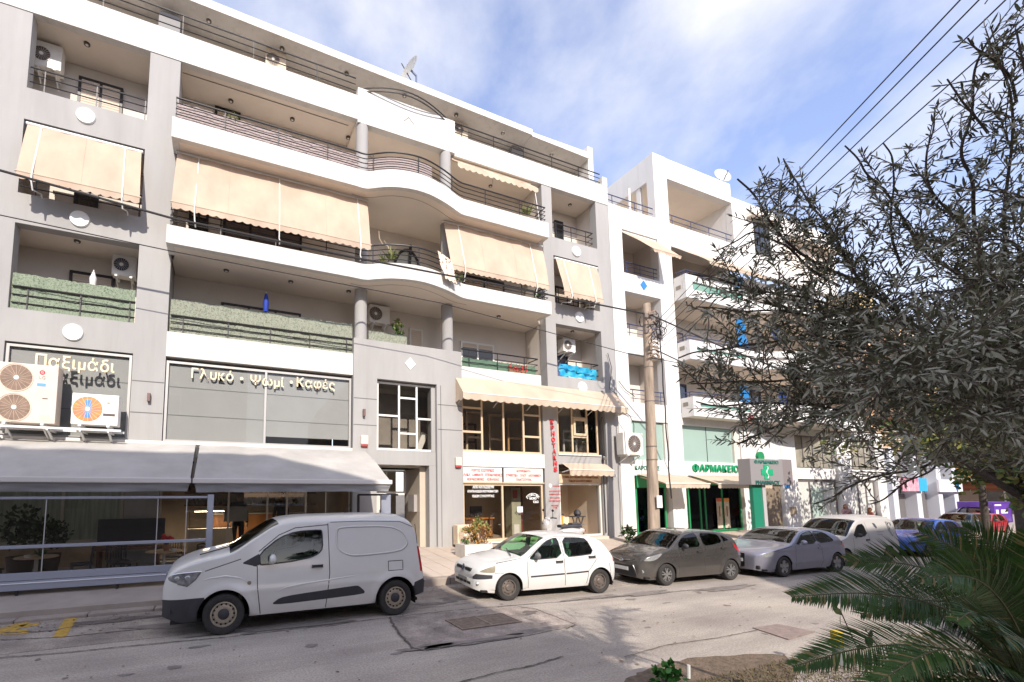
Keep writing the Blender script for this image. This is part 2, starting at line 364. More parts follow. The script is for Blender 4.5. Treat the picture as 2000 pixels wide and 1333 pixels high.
# drain cover
dc = [atz(*p) for p in ((860,1217), (978,1199), (1028,1214), (893,1237))]
g0 = dc[0]; ctr = sum(dc, Vector())/4
drain = thing('drain_cover', (ctr.x, ctr.y, 0.01), 'rusty grated drain cover set in cracked concrete patch of road', 'drain cover')
RUST = mat('worn_iron', (0.33, 0.26, 0.215), 0.6, 0.4, 14, 0.2, 70, metal=0.5)
x0, x1, y0, y1 = min(p.x for p in dc), max(p.x for p in dc), (dc[2].y+dc[3].y)/2, (dc[0].y+dc[1].y)/2
x0 += .12; x1 -= .12
fr = MB()
for a in ((x0, x1, y0, y0+.035), (x0, x1, y1-.035, y1), (x0, x0+.035, y0+.035, y1-.035), (x1-.035, x1, y0+.035, y1-.035), ((x0+x1)/2-.02, (x0+x1)/2+.02, y0+.035, y1-.035)): fr.box(*a, .011, .03)
fr.build('frame', RUST, drain)
MB().box(x0+.03, x1-.03, y0+.03, y1-.03, .0105, .013).build('pit', mat('pit_black', (0.03, 0.025, 0.022), 0.9), drain)
nb = 40
bar_me = None
for k in range(nb):
    xx = x0+.045+(x1-x0-.09)*(k+.5)/nb
    if abs(xx-(x0+x1)/2) < .03: continue
    MB().box(xx-.0085, xx+.0085, y0+.036, y1-.036, .0135, .026).build('grate_bar', RUST, drain)
pc = [atz(*p) for p in ((1470,1228), (1520,1221), (1592,1236), (1540,1251))]
MB().slab([(p.x, p.y) for p in pc], .006, .016).build('manhole_cover', mat('brown_iron', (0.30, 0.225, 0.195), 0.8, 0.3, 12, 0.5, 90), None)
tag(bpy.data.objects['manhole_cover'], 'brown rectangular access cover flush in the sunlit road', 'access cover')
# yellow paint of the disabled bay at the left
YEL = mat('yellow_paint', (0.62, 0.36, 0.03), 0.8, 0.45, 9, 0.2, 90, col2=(0.30, 0.20, 0.07))
yb = [atz(*p) for p in ((128,1208), (153,1207), (128,1245), (102,1247))]
MB().slab([(p.x, p.y) for p in yb], .007, .0105).build('road_marking', YEL, kind='structure')
for pts in (((-20,1238), (4,1228), (36,1217), (60,1216), (52,1222), (28,1233), (50,1231), (62,1236), (40,1240), (10,1241)), ((34,1224), (60,1219), (80,1218), (72,1223), (48,1227))):
    q = [atz(*p) for p in pts]; MB().slab([(p.x, p.y) for p in q], .007, .0105).build('road_marking', YEL, kind='structure')
# near side: bed edge with soil below the plants
near = [atz(*p) for p in ((1225,1345), (1278,1319), (1345,1304), (1470,1294), (1535,1297), (1565,1345))]
poly = [(p.x, p.y) for p in near]+[(4.6, 2.6), (4.0, 1.0), (2.6, 1.0), (2.6, 2.8)]
rr2 = random.Random(3)
poly = [q for a, b in zip(poly[:5], poly[1:6]) for q in [(a[0]+(b[0]-a[0])*k/7+rr2.uniform(-.02, .02), a[1]+(b[1]-a[1])*k/7+rr2.uniform(-.02, .02)) for k in range(7)]]+poly[6:]
np_ = [atz(*p, .1) for p in ((1180,1345), (1235,1308), (1330,1291), (1480,1281), (1700,1272), (2000,1262))]
MB().slab([(p.x, p.y) for p in np_]+[(40, 2.9), (40, -12), (2.05, -12), (2.05, 2.4)], 0.0, 0.10).build('near_kerb_pavement', PAVE2, kind='structure')
MB().slab(poly, 0.006, 0.104).build('planting_bed', mat('soil', (0.22, 0.15, 0.105), 0.95, 0.5, 14, 1.0, 40, col2=(0.08, 0.065, 0.04), detail=8), kind='structure')
MB().box(-80, 2.0, -12, 3.3, 0.0, 0.15).build('near_pavement', PAVE2, kind='structure')

rs = random.Random(5)
for k in range(34):
    x, y = rs.uniform(-3, 14), rs.uniform(4.2, 7.6); vs = [(x, y, .0055)]; rx, ry = rs.uniform(.03, .16), rs.uniform(.02, .08); n = 14
    for j in range(n): t = 2*math.pi*j/n; q = rs.uniform(.6, 1.2); vs.append((x+rx*q*math.cos(t), y+ry*q*math.sin(t), .0055))
    MB().add(vs, [(0, j+1, (j+1) % n+1) for j in range(n)]).build('oil_spot', STN, kind='structure')
for yy, w in ((5.15, .42), (6.75, .36)):
    q = [(-60, yy-w/2), (90, yy-w/2), (90, yy+w/2), (-60, yy+w/2)]
lit = MB()
for k in range(900):
    x = rs.uniform(-4, 17); y = 9.4-abs(rs.gauss(0, .35)) if rs.random() < .7 else rs.uniform(4, 9.3); a = rs.uniform(0, 6.3); r = rs.uniform(.012, .035)
    lit.add([(x+r*math.cos(a), y+r*math.sin(a), .013), (x-r*.4*math.sin(a), y+r*.4*math.cos(a), .02), (x-r*math.cos(a), y-r*math.sin(a), .013), (x+r*.4*math.sin(a), y-r*.4*math.cos(a), .013)], [(0,1,2,3)])
lit.build('leaf_litter', mat('litter_brown', (.20, .13, .07), .9, .6, 20, col2=(.09, .07, .04)), kind='stuff', fix=False)
# ================================================================== the grey and white apartment building
YP, YB, YW = 13.0, 12.35, 14.25
A = thing('apartment_building', (-9, YP, 0.4), 'tall grey and white apartment building with curved central balconies and beige awnings', 'building')
def bx(parent, name, m, *b): return MB().box(*b).build(name, m, parent)
# pillars
PIL = [(-9.0, -4.72), (-2.14, -1.40), (10.72, 11.5), (13.75, 14.43)]
bx(A, 'pillar', GREY, -9.0, -4.72, YP, YP+.32, .3, 14.12)
bx(A, 'pillar', GREY, -2.14, -1.40, YP, YP+.32, .3, 14.10)
bx(A, 'pillar', GREY, 11.03, 11.5, YP, YP+.32, 5.97, 13.93)
bx(A, 'pillar', GREY, 10.76, 11.40, YP, YP+.32, .3, 5.97)
bx(A, 'pillar', GREY, 13.75, 14.43, YP, YP+.32, 3.5, 13.93)
bx(A, 'pillar', GREY, 13.48, 14.43, YP, YP+.32, .3, 3.5)
# spandrels of the two narrow bays
for z0, z1 in ((5.66, 6.46), (8.57, 9.33), (11.25, 12.08)): bx(A, 'spandrel', GREY, -4.72, -2.14, YP, YP+.28, z0, z1)
for z0, z1 in ((5.34, 6.44), (8.46, 9.28), (11.17, 11.90)): bx(A, 'spandrel', GREY, 11.5, 13.75, YP, YP+.28, z0, z1)
bx(A, 'spandrel', GREY, 11.40, 13.75, YP+.004, YP+.28, 3.14, 3.5)
# white discs
for px, py in ((168,228), (156,429), (143,650), (1125,492), (1131,620), (1137,757)):
    c = at(px, py, YP)
    MB().lathe([(.20, YP-.05), (.215, YP-.02), (.215, YP+.02)], 28, (c.x, 0, c.z), 'y').build('disc', mat('disc_white', (.82, .82, .8), .6), A, True)
# plan of the curved balcony edge
CURVE = [(3.72, 12.37), (3.90, 12.33), (4.12, 12.18), (4.46, 11.99), (4.83, 11.88), (5.24, 11.82), (5.67, 11.84), (6.04, 11.93), (6.36, 12.03), (6.66, 12.15), (6.99, 12.30), (7.22, 12.36)]
def smooth_path(p, n=3):
    p = [Vector((a[0], a[1])) for a in p]
    for _ in range(n):
        q = [p[0]]
        for a, b in zip(p, p[1:]): q += [a.lerp(b, .25), a.lerp(b, .75)]
        q.append(p[-1]); p = q
    return [(a.x, a.y) for a in p]
EDGE = [(-1.46, YB)]+smooth_path([(3.5, YB)]+CURVE+[(7.5, YB)], 2)+[(10.76, YB)]
def off_path(path, d):
    pts = [Vector(p) for p in path]; o = []
    for i in range(len(pts)):
        t = (pts[min(i+1, len(pts)-1)]-pts[max(i-1, 0)]).normalized(); o.append((pts[i].x-t.y*d, pts[i].y+t.x*d))
    return o
for z0, z1 in ((11.34, 11.90), (8.445, 8.925)):
    MB().ribbon(EDGE, .16, z0, z1).build('balcony_parapet', WHITE, A, True)
    bx(A, 'parapet_end', WHITE, 10.605, 10.76, YB+.165, YP-.004, z0, z1)
    bx(A, 'parapet_end', WHITE, -1.46, -1.30, YB+.165, YP-.004, z0, z1)
    e = off_path(EDGE, .155)
    MB().slab([(-1.295, YB+.16)]+[p for p in e if -1.29 < p[0] < 10.6]+[(10.6, YB+.16), (10.6, YP-.02), (11.02, YP+.33), (11.02, YW), (-1.395, YW), (-1.395, YP+.33), (-1.295, YP-.02)], z0+.006, z0+.24).build('balcony_slab', SOFFIT, A)
    g = off_path(EDGE, .42)
    MB().ribbon([p for p in g if -1.1 < p[0] < 10.4], .012, z0+.0, z0+.02).build('drip_groove', mat('groove', (.30, .27, .24), .9), A)
# slabs over and under the narrow bays
for xa, xb, zs in ((-4.72, -2.14, (8.56, 11.24)), (11.5, 13.75, (8.45, 11.16))):
    for z in zs: bx(A, 'bay_slab', SOFFIT, xa-.3, xb+.3, YP+.285, YW, z+.02, z+.25)
for xa, xb in ((-4.72, -2.14), (11.5, 13.75), (-1.4, 10.76)): bx(A, 'floor_slab', SOFFIT, xa, xb, YP+.33, YW, 5.70, 5.90)
# top band, three lengths
bx(A, 'roof_parapet', WHITE, -9, 3.70, YP-.02, YP+.18, 14.11, 14.94)
bx(A, 'roof_parapet', WHITE, 3.70, 7.24, YP-.06, YP+.18, 13.99, 15.20)
bx(A, 'roof_parapet', WHITE, 7.24, 14.43, YP-.02, YP+.18, 13.93, 14.74)
bx(A, 'parapet_end', WHITE, 14.16, 14.43, YP-.03, YP+.55, 14.745, 15.12)
bx(A, 'terrace_slab', SOFFIT, -9, 3.68, YP+.185, 18, 14.13, 14.36)
bx(A, 'terrace_slab', SOFFIT, 3.68, 14.43, YP+.185, 18, 14.0, 14.22)
bx(A, 'drip_groove', mat('groove', (.3, .27, .24), .9), -1.38, 3.5, YP+.36, YP+.372, 14.11, 14.14)
# small relief on the raised parapet
c = at(798, 236, YP-.06)
MB().bar((c.x-.17, YP-.068, c.z-.06), (c.x, YP-.068, c.z+.12), .02, .02).bar((c.x, YP-.068, c.z+.12), (c.x+.2, YP-.068, c.z-.08), .02, .02).build('relief', mat('relief_grey', (.42, .41, .4), .8), A)
# back walls of the balconies
bx(A, 'back_wall', CREAM, -9, 14.43, YW, YW+.25, 5.5, 14.12)
for x in (-5.32, ): bx(A, 'side_wall', CREAM, x, x+.22, YP+.33, YW-.004, 5.92, 14.1)
bx(A, 'side_wall', CREAM, 13.90, 14.3, YP+.33, YW-.004, 5.92, 13.98)
bx(A, 'side_wall', GREY, -2.12, -1.42, YP+.325, YW-.004, 5.92, 14.1)
bx(A, 'side_wall', CREAM, 11.05, 11.48, YP+.325, YW-.004, 5.92, 13.98)
bx(A, 'end_wall', WHITE, 14.20, 14.44, YP+.56, 24, .3, 14.74)
# columns
for (cx, zs) in ((3.9, ((6.825, 8.447), (8.7, 11.34), (11.6, 13.99))), (6.94, ((6.825, 8.447), (8.7, 11.34), (11.6, 13.98)))):
    for z0, z1 in zs: MB().lathe([(.195, z0), (.195, z1)], 28, (cx, 13.12, 0)).build('column', GREY, A, True)
# penthouse and roof
YR = 13.2
rp = [at(*p, YR) for p in ((418,0), (560,58), (1040,253), (374,0), (560,75), (1039,263.5), (1041,257.5), (1139,292.6), (1040,264), (1139,304.5))]
zt, zb = (rp[0].z+rp[1].z+rp[2].z)/3, (rp[3].z+rp[4].z+rp[5].z)/3
MB().add([(-9, YR, rp[3].z+.12), (-9, YR, rp[0].z+.12), (rp[2].x, YR, rp[2].z), (rp[2].x, YR, rp[5].z), (-9, 19, rp[3].z+.12), (-9, 19, rp[0].z+.12), (rp[2].x, 19, rp[2].z), (rp[2].x, 19, rp[5].z)],
         [(0,1,2,3), (7,6,5,4), (0,3,7,4), (1,5,6,2), (3,2,6,7), (0,4,5,1)]).build('roof_slab', WHITE, A)
MB().add([(rp[2].x, YR+.03, rp[8].z-.02), (rp[2].x, YR+.03, rp[6].z), (13.78, YR+.03, rp[7].z), (13.78, YR+.03, rp[9].z), (rp[2].x, 19, rp[8].z-.02), (rp[2].x, 19, rp[6].z), (13.78, 19, rp[7].z), (13.78, 19, rp[9].z)],
         [(0,1,2,3), (7,6,5,4), (0,3,7,4), (1,5,6,2), (3,2,6,7), (0,4,5,1)]).build('roof_slab', WHITE, A)
bx(A, 'roof_edge_groove', mat('groove', (.3, .27, .24), .9), -5, rp[2].x-.1, YR+.34, YR+.352, zb-.02+.13, zb+.2)
bx(A, 'penthouse_wall', CREAM, -9, 13.78, 14.2, 14.4, 14.2, 16.9)
bx(A, 'penthouse_end_wall', WHITE, 13.80, 14.08, YR+.12, 18, 14.3, 16.62)
bx(A, 'penthouse_fin', WHITE, 14.085, 14.20, YR+.55, 18, 14.76, 16.85)
for p0, p1 in (((311,20), (351,68)), ((1000,281), (1022,312))):
    yy = 13.66 if p0[0] < 500 else 13.95; a, b = at(*p0, yy), at(*p1, yy)
    bx(A, 'chimney_pier', GREYD, a.x, b.x, yy, 14.19, 14.3, a.z)
# ceiling lights
LR = mat('lamp_ring', (.10, .085, .07), .4, metal=.5); LG = mat('lamp_glass', (.75, .73, .68), .3)
def spot(px, py, z):
    c = atz(px, py, z)
    MB().lathe([(.07, z-.035), (.075, z-.02), (.075, z+.004), ], 16, (c.x, c.y, 0)).build('ceiling_light', LR, A, True)
    l = MB().lathe([(.036, z-.043), (.036, z-.03)], 12, (c.x, c.y, 0)).build('lamp', LG, A)
for q in ((170,86,14.125), (451,197,14.125), (571,233,14.12), (680,269,14.11), (151,471,8.575), (442,528,8.447), (568,550,8.447), (681,569,8.447), (1113,400,14.0), (958,363,14.0), (408,41,16.3), (551,95,16.25), (677,144,16.2), (790,187,16.15), (891,225,16.1), (982,260,15.95), (1077,302,15.65), (974,618,8.447), (1118,647,8.47)): spot(*q)
# railings
def railing(parent, path, z0, rails, step, z1=None, r=.014, pr=.014, m=None, name='balcony_railing', first=.3):
    m = m or BLACKM
    P = [Vector((p[0], p[1], 0)) for p in path]
    root = MB().tube([(p.x, p.y, rails[0]) for p in P], r*1.7, 6).build(name, m, parent, True)
    for z in rails[1:]: MB().tube([(p.x, p.y, z) for p in P], r*1.05, 5).build('rail', m, root, True)
    d = 0; nxt = first
    for a, b in zip(P, P[1:]):
        L = (b-a).length
        while nxt <= d+L:
            q = a.lerp(b, (nxt-d)/L); MB().bar((q.x, q.y, z0), (q.x, q.y, rails[0]), pr*2, pr).build('post', m, root); nxt += step
        d += L
    return root
YRL = YB+.08
E2 = off_path(EDGE, .08)
E2 = [(-1.40, YP-.05), (-1.40, YRL)]+[p for p in E2 if -1.4 < p[0] < 10.68]+[(10.68, YRL), (10.68, YP-.03)]
for zb_, nr in ((11.90, 4), (8.925, 4)):
    rails = [zb_+.62-.155*k for k in range(nr)]
    railing(A, E2, zb_-.02, rails, 1.42)
railing(A, [(-5.5, YP+.08), (3.66, YP+.08)], 14.9, [15.62, 15.40, 15.18], 1.9)
railing(A, [(7.30, YP+.08), (14.14, YP+.08)], 14.7, [15.28, 15.1, 14.92], 1.35)
bow = [(3.75+3.35*t, YP+.05-.0*t) for t in [k/14 for k in range(15)]]
for dz in (0, -.13):
    MB().tube([(x, y-.42*math.sin(math.pi*k/14), 15.24+dz+.10*math.sin(math.pi*(k/14)**.8)) for k, (x, y) in enumerate(bow)], .022, 6).build('curved_rail', BLACKM, A, True)
railing(A, [(-4.70, YP+.08), (-2.16, YP+.08)], 12.08, [12.72, 12.52, 12.32], 1.1)
railing(A, [(-4.70, YP+.08), (-2.16, YP+.08)], 9.33, [9.97, 9.76, 9.55], 1.1)
railing(A, [(-4.68, YP+.04), (-2.16, YP+.04)], 6.46, [7.02, 6.82, 6.62], 1.05)
for z in (11.90, 9.28, 6.44): railing(A, [(11.52, YP+.08), (13.6, YP+.08), (13.6, YP+.36)], z, [z+.66, z+.44, z+.22], .75, first=.22)
railing(A, [(-1.34, YP+.05), (3.62, YP+.05)], 6.33, [6.82, 6.64, 6.47], 1.12)
railing(A, [(7.46, YP+.08), (10.66, YP+.08), (10.66, YP+.6)], 6.35, [7.0, 6.78, 6.57], 1.15)
# lowest white parapets and the recessed dark line under them
bx(A, 'balcony_parapet', WHITE, -1.40, 3.63, YP-.01, YP+.2, 5.68, 6.345)
bx(A, 'balcony_parapet', WHITE, 7.36, 10.72, YP-.01, YP+.2, 5.36, 6.37)
# entrance block: solid panel over the stair window, with piers, on a plane a little forward
YE = 12.9
bx(A, 'entrance_panel', GREY, 3.63, 7.36, YE, YP+.3, 5.62, 6.82)
bx(A, 'entrance_pier', GREY, 3.63, 4.38, YE, YP+.3, .35, 5.62)
bx(A, 'entrance_pier', GREY, 6.42, 7.36, YE, YP+.3, .35, 5.62)
bx(A, 'entrance_lintel', GREY, 4.38, 6.42, YE+.12, YP+.3, 2.98, 3.42)
GRV = mat('joint_dark', (.15, .145, .14), .9)  # dark grey of the wall joints
for z in (4.95, 4.14): 
    for xa, xb in ((3.64, 4.37), (6.45, 7.35), (-2.13, -1.41)):
        yy = YE if xa > 0 else YP
        bx(A, 'wall_joint', GRV, xa, xb, yy-.003, yy+.01, z, z+.025)
bx(A, 'stepped_reveal', GREY, 6.18, 6.417, YE+.10, YP+.3, .38, 2.975)
bx(A, 'stepped_reveal', GREY, 6.28, 6.417, YE+.13, YP+.3, 3.425, 5.60)
bx(A, 'wall_joint', GRV, 6.55, 6.575, YE-.003, YE+.01, .4, 5.6)
c = at(801, 711, YE)
MB().prism([(c.x-.19, c.z), (c.x, c.z-.2), (c.x+.19, c.z), (c.x, c.z+.2)], YE-.02, YE+.01).build('diamond', mat('disc_white', (.82, .82, .8), .6), A)
# stair window of seven panes
def framed(parent, name, x0, x1, z0, z1, y, mf, mg, vs=(), hs=(), fw=.05, d=.06, pane=True):
    """frame between x0..x1, z0..z1 with uprights vs [x] and cross bars hs [(xa, xb, z)]"""
    f = MB().box(x0, x0+fw, y, y+d, z0, z1).box(x1-fw, x1, y, y+d, z0, z1).box(x0+fw, x1-fw, y, y+d, z0, z0+fw).box(x0+fw, x1-fw, y, y+d, z1-fw, z1)
    for x in vs: f.box(x-fw/2, x+fw/2, y+.002, y+d, z0+fw, z1-fw)
    for xa, xb, z in hs: f.box(xa, xb, y+.004, y+d, z-fw/2, z+fw/2)
    root = f.build(name, mf, parent)
    if pane:
        xs = [x0+fw*.5]+list(vs)+[x1-fw*.5]
        for a, b in zip(xs, xs[1:]):
            MB().box(a+.004, b-.004, y+d*.45, y+d*.45+.008, z0+fw*.4, z1-fw*.4).build('pane', mg, root)
    return root
yw = YE+.16
wx = [at(px, 815, yw).x for px in (744, 779.5, 814, 847)]
framed(A, 'stair_window', 4.42, wx[3], 3.43, 5.58, yw, WHITEM, SHOPG, (wx[1], wx[2]), ((4.45, wx[1], 4.52), (wx[2], wx[3], 4.48), (wx[1], wx[2], 5.12), (wx[1], wx[2], 3.98)), .06)
bx(A, 'stair_room', mat('stair_inside', (.33, .30, .27), .9, .3, 1.2), 4.0, 6.8, 14.3, 14.5, 3.0, 5.65)
bx(A, 'stair_side', mat('stair_inside2', (.42, .38, .33), .9), 4.0, 4.1, YP+.31, 14.3, 3.0, 5.65); bx(A, 'stair_side', mat('stair_inside2', (.42, .38, .33), .9), 6.7, 6.8, YP+.31, 14.3, 3.0, 5.65)
bx(A, 'stair_ceiling', mat('stair_inside2', (.42, .38, .33), .9), 4.1, 6.7, YP+.31, 14.3, 5.66, 5.69); bx(A, 'stair_floor', mat('stair_inside2', (.42, .38, .33), .9), 4.1, 6.7, YP+.31, 14.3, 2.9, 2.97)
MB().bar((5.9, 13.7, 3.1), (6.35, 13.7, 4.1), .12, .2).build('stair_string', WHITEM, A)
# entrance door recess
CRM = mat('entrance_cream', (.52, .45, .36), .8, .06)
bx(A, 'entrance_wall', CRM, 5.98, 6.18, YP+.305, 14.6, .38, 2.95); bx(A, 'entrance_wall', CRM, 4.2, 4.35, YP+.305, 14.6, .38, 2.95); bx(A, 'entrance_ceiling', CRM, 4.35, 5.98, YP+.305, 14.6, 2.9, 2.97)
framed(A, 'fanlight', 4.36, 5.9, 2.1, 2.88, 14.3, PVC, SHOPG, (5.2,), (), .06)
dr = bx(A, 'entrance_door', mat('door_white', (.68, .64, .60), .5), 4.36, 5.2, 14.3, 14.36, .4, 2.1)
MB().box(4.95, 5.02, 14.24, 14.3, 1.02, 1.55).build('handle', BLACKM, dr)
MB().bar((4.62, 14.28, 1.75), (4.9, 14.28, 1.3), .06, .03).build('ornament', BLACKM, dr)
bx(A, 'sidelight', SHOPG, 5.2, 5.9, 14.32, 14.34, .4, 2.1)
bx(A, 'hall_wall', mat('hall', (.42, .36, .26), .9, .3, 1.0), 4.2, 6.2, 16, 16.1, .4, 2.97)
mbx = bx(A, 'letter_boxes', mat('mailbox', (.35, .32, .30), .5), 5.86, 5.975, YP+.5, YP+1.0, 1.5, 2.05)
# upper floor windows and doors (set proud of the back wall)
SHUT = mat('roller_shutter', (.62, .52, .42), .7, .08)
def shutter(parent, x0, x1, z0, z1, y, m=SHUT, pitch=.07):
    n = max(2, int((z1-z0)/pitch)); h = (z1-z0)/n; s = MB()
    for k in range(n): s.box(x0, x1, y+.004, y+.018, z0+k*h+.006, z0+(k+1)*h-.006)
    s.box(x0, x1, y+.018, y+.022, z0, z1)
    return s.build('shutter', m, parent)
def opening(parent, x0, x1, z0, z1, y=YW, shut=0.0, fm=BLACKM, vs=1, gm=DARKG, sm=SHUT):
    w = framed(parent, 'window', x0, x1, z0, z1, y-.07, fm, gm, [x0+(x1-x0)*(k+1)/(vs+1) for k in range(vs)], (), .07, .06)
    if shut > 0: shutter(w, x0+.075, x1-.075, z1-.07-(z1-z0-.14)*shut, z1-.07, y-.066, sm)
    return w
def op_px(p, q, zb, shut=0.0, **k):
    a, b = at(*p, YW-.07), at(*q, YW-.07)
    return opening(A, a.x, b.x, zb, (a.z+b.z)/2, shut=shut, **k)
op_px((154,148), (241,172), 12.1, 1.0)
op_px((145,370), (192,380), 9.36, 0.0, vs=0)
op_px((136,527), (224,541), 6.0, .55)
op_px((432,590), (588,613), 5.95, .2, vs=2)
op_px((370,405), (408,414), 8.95, 0.1); op_px((436,425), (590,460), 8.95, .75, vs=2, sm=mat('dark_shutter', (.16, .13, .12), .7))
op_px((420,206), (470,221), 11.95, .6)
op_px((900,668), (965,672), 5.95, .1, fm=WHITEM); op_px((905,535), (985,552), 8.95, .3); op_px((800,640), (826,645), 5.95, .3, fm=PVC, vs=0)
op_px((1084,430), (1100,434), 11.9, 0.0, vs=0); op_px((1083,672), (1108,676), 6.0, 0, vs=0, gm=mat('bluish_window', (.10, .11, .20), .08))
op_px((1084,560), (1130,566), 9.0, .4)
op_px((955,405), (1010,420), 11.95, .9)
# arched dark frame on the curved balcony (second and third floors)
for zc, px in ((8.93, 800), (11.9, 818)):
    c = at(px, 480 if zc < 10 else 330, 13.9); arch = []
    for k in range(17):
        t = math.pi*k/16; arch.append((c.x-.55*math.cos(t), 14.1, zc+.55+1.25*math.sin(t)**.85))
    w = MB().tube([(c.x-.55, 14.1, zc)]+arch+[(c.x+.55, 14.1, zc)], .05, 6).bar((c.x, 14.1, zc), (c.x+.12, 14.08, zc+2.0), .09, .07).bar((c.x, 14.1, zc+.1), (c.x+.55, 14.1, zc+.8), .05, .05).build('arched_window', BLACKM, A)
    MB().prism([(p[0], p[2]) for p in [(c.x-.5, 0, zc)]+[(c.x+(a[0]-c.x)*.92, 0, a[2]-.06) for a in arch]+[(c.x+.5, 0, zc)]], 14.14, 14.17).build('pane', mat('frosted_pane', (.42, .43, .37), .35), w)
# ground and mezzanine shop of the left part: framed glazing
FRM = mat('steel_frame', (.40, .39, .38), .5, metal=.3)
BLIND = mat('grey_blind', (.42, .41, .40), .85, .06, 1.5)
def mezz(x0, x1, z0, z1, vs, blind_z):
    framed(A, 'shop_window', x0, x1, z0, z1, YP+.05, FRM, glass('mezz_glass', (.92, .93, .93), 1.3, .01, .0), vs, (), .06, .08)
    bx(A, 'sill', WHITE, x0-.02, x1+.02, YP-.03, YP+.04, z0-.07, z0-.002)
    bx(A, 'blind', BLIND, x0+.05, (vs[0] if vs else x1)-.02, YP+.135, YP+.14, z0+.02, z1-.05)
    if vs: bx(A, 'blind', BLIND, vs[0]+.02, x1-.05, YP+.135, YP+.14, blind_z, z1-.05)
mezz(-1.38, 3.60, 3.44, 5.58, [1.12], 3.70)
mezz(-4.70, -2.16, 3.44, 5.62, [], 3.5)
for z in (4.9, 4.15):
    for xa, xb in ((-1.3, 3.55), (-4.65, -2.2)): bx(A, 'blind_seam', mat('seam', (.24, .24, .24), .9), xa, xb, YP+.128, YP+.134, z, z+.02)
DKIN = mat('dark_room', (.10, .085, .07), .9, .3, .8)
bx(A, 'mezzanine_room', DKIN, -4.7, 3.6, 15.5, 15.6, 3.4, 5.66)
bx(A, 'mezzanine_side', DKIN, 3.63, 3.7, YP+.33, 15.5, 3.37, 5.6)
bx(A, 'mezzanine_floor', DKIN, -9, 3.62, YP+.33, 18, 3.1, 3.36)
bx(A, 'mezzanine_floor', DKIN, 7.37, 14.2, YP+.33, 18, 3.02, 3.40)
# wall lamps and alarm boxes
for px, py in ((291,776), (711,806)):
    c = at(px, py, YP-.05 if px < 500 else YE-.05)
    MB().bbox(c.x-.035, c.x+.035, c.y-.07, c.y+.05, c.z-.12, c.z+.1, .012).build('wall_lamp', mat('brown_lamp', (.16, .09, .08), .5), A)
def alarm(px, py, y):
    c = at(px, py, y); t = thing('alarm_box', (c.x, y, c.z-.12), 'cream burglar alarm box with red base above the grey awning' if px < 800 else 'cream burglar alarm box with red base beside the shop window', 'alarm box')
    MB().bbox(c.x-.11, c.x+.11, y-.09, y-.001, c.z-.1, c.z+.17, .02).build('cover', mat('alarm_cream', (.66, .58, .48), .5), t)
    MB().bbox(c.x-.105, c.x+.105, y-.085, y-.001, c.z-.17, c.z-.102, .02).build('strobe', mat('alarm_red', (.38, .05, .05), .4), t)
alarm(711, 862, YE); alarm(894, 904, YE)
# ================================================================== lettering
_tc = {}
def text_mesh(s, size, ext=0.0, bold=0.0, shear=0.0):
    k = (s, size, ext, bold, shear)
    if k in _tc: return _tc[k]
    cu = bpy.data.curves.new('text', 'FONT'); cu.body = s; cu.size = size; cu.extrude = ext; cu.offset = bold; cu.shear = shear; cu.resolution_u = 3
    ob = bpy.data.objects.new('text', cu); COL.objects.link(ob); bpy.context.view_layer.update()
    me = bpy.data.meshes.new_from_object(ob); bpy.data.objects.remove(ob); bpy.data.curves.remove(cu)
    xs = [v.co.x for v in me.vertices] or [0]; ys = [v.co.y for v in me.vertices] or [0]
    _tc[k] = (me, min(xs), max(xs), min(ys), max(ys)); return _tc[k]
def put_text(s, parent, m, c, width=None, size=.2, ext=0.005, bold=0.0, name='lettering', rz=0.0, align='c', shear=0.0, roll=0.0, height=None):
    """flat lettering standing on the plane facing -y (turned by rz about z), centred on c"""
    me, a, b, lo, hi = text_mesh(s, size, ext, bold, shear)
    sx = (width/(b-a)) if width else 1.0; sz = (height/(hi-lo)) if height else (sx if width else 1.0)
    o = bpy.data.objects.new(name, me.copy()); COL.objects.link(o); o.data.name = name; o.data.materials.clear(); o.data.materials.append(m)
    M = Matrix.Rotation(rz, 4, 'Z') @ Matrix.Rotation(R(90), 4, 'X') @ Matrix.Rotation(roll, 4, 'Z') @ Matrix.Diagonal((sx, sz, 1, 1)) @ Matrix.Translation((-(a+b)/2 if align == 'c' else -a, -(lo+hi)/2, 0))
    o.data.transform(M)
    o3 = ORG.get(parent.name, Vector()); o.parent = parent; o.location = Vector(c)-o3
    return o
def letters(s, parent, m, p0, p1, h, ext=0.02, bold=0.0, name='letter', size=1.0):
    """separate letters spread from p0 to p1 (left baseline to right baseline)"""
    p0, p1 = Vector(p0), Vector(p1); ws = []
    for ch in s:
        if ch == ' ': ws.append((None, .32))
        else:
            me, a, b, lo, hi = text_mesh(ch, size, ext, bold); ws.append((me, (b-a)+.11))
    tot = sum(w for _, w in ws); k = (p1-p0).length/tot; x = 0; dirv = (p1-p0).normalized()
    kz = h/0.73
    for ch, (me, w) in zip(s, ws):
        if me is not None:
            _, a, b, lo, hi = _tc[(ch, size, ext, bold, 0.0)]
            o = bpy.data.objects.new(name, me.copy()); COL.objects.link(o); o.data.materials.clear(); o.data.materials.append(m)
            o.data.transform(Matrix.Rotation(R(90), 4, 'X') @ Matrix.Diagonal((k, kz, 1, 1)) @ Matrix.Translation((-a+.055, 0, 0)))
            o.parent = parent; o.location = p0+dirv*(x*k)-ORG.get(parent.name, Vector())
        x += w
GOLD = mat('cream_letters', (.80, .66, .44), .5); RED = mat('red_letters', (.62, .05, .06), .5); GRN = mat('green_letters', (.01, .30, .13), .4); WHT = mat('white_letters', (.82, .82, .8), .6)
sg = thing('shop_sign', at(370, 740, 12.93), 'raised cream lettering across the wide grey upper shop window', 'shop sign')
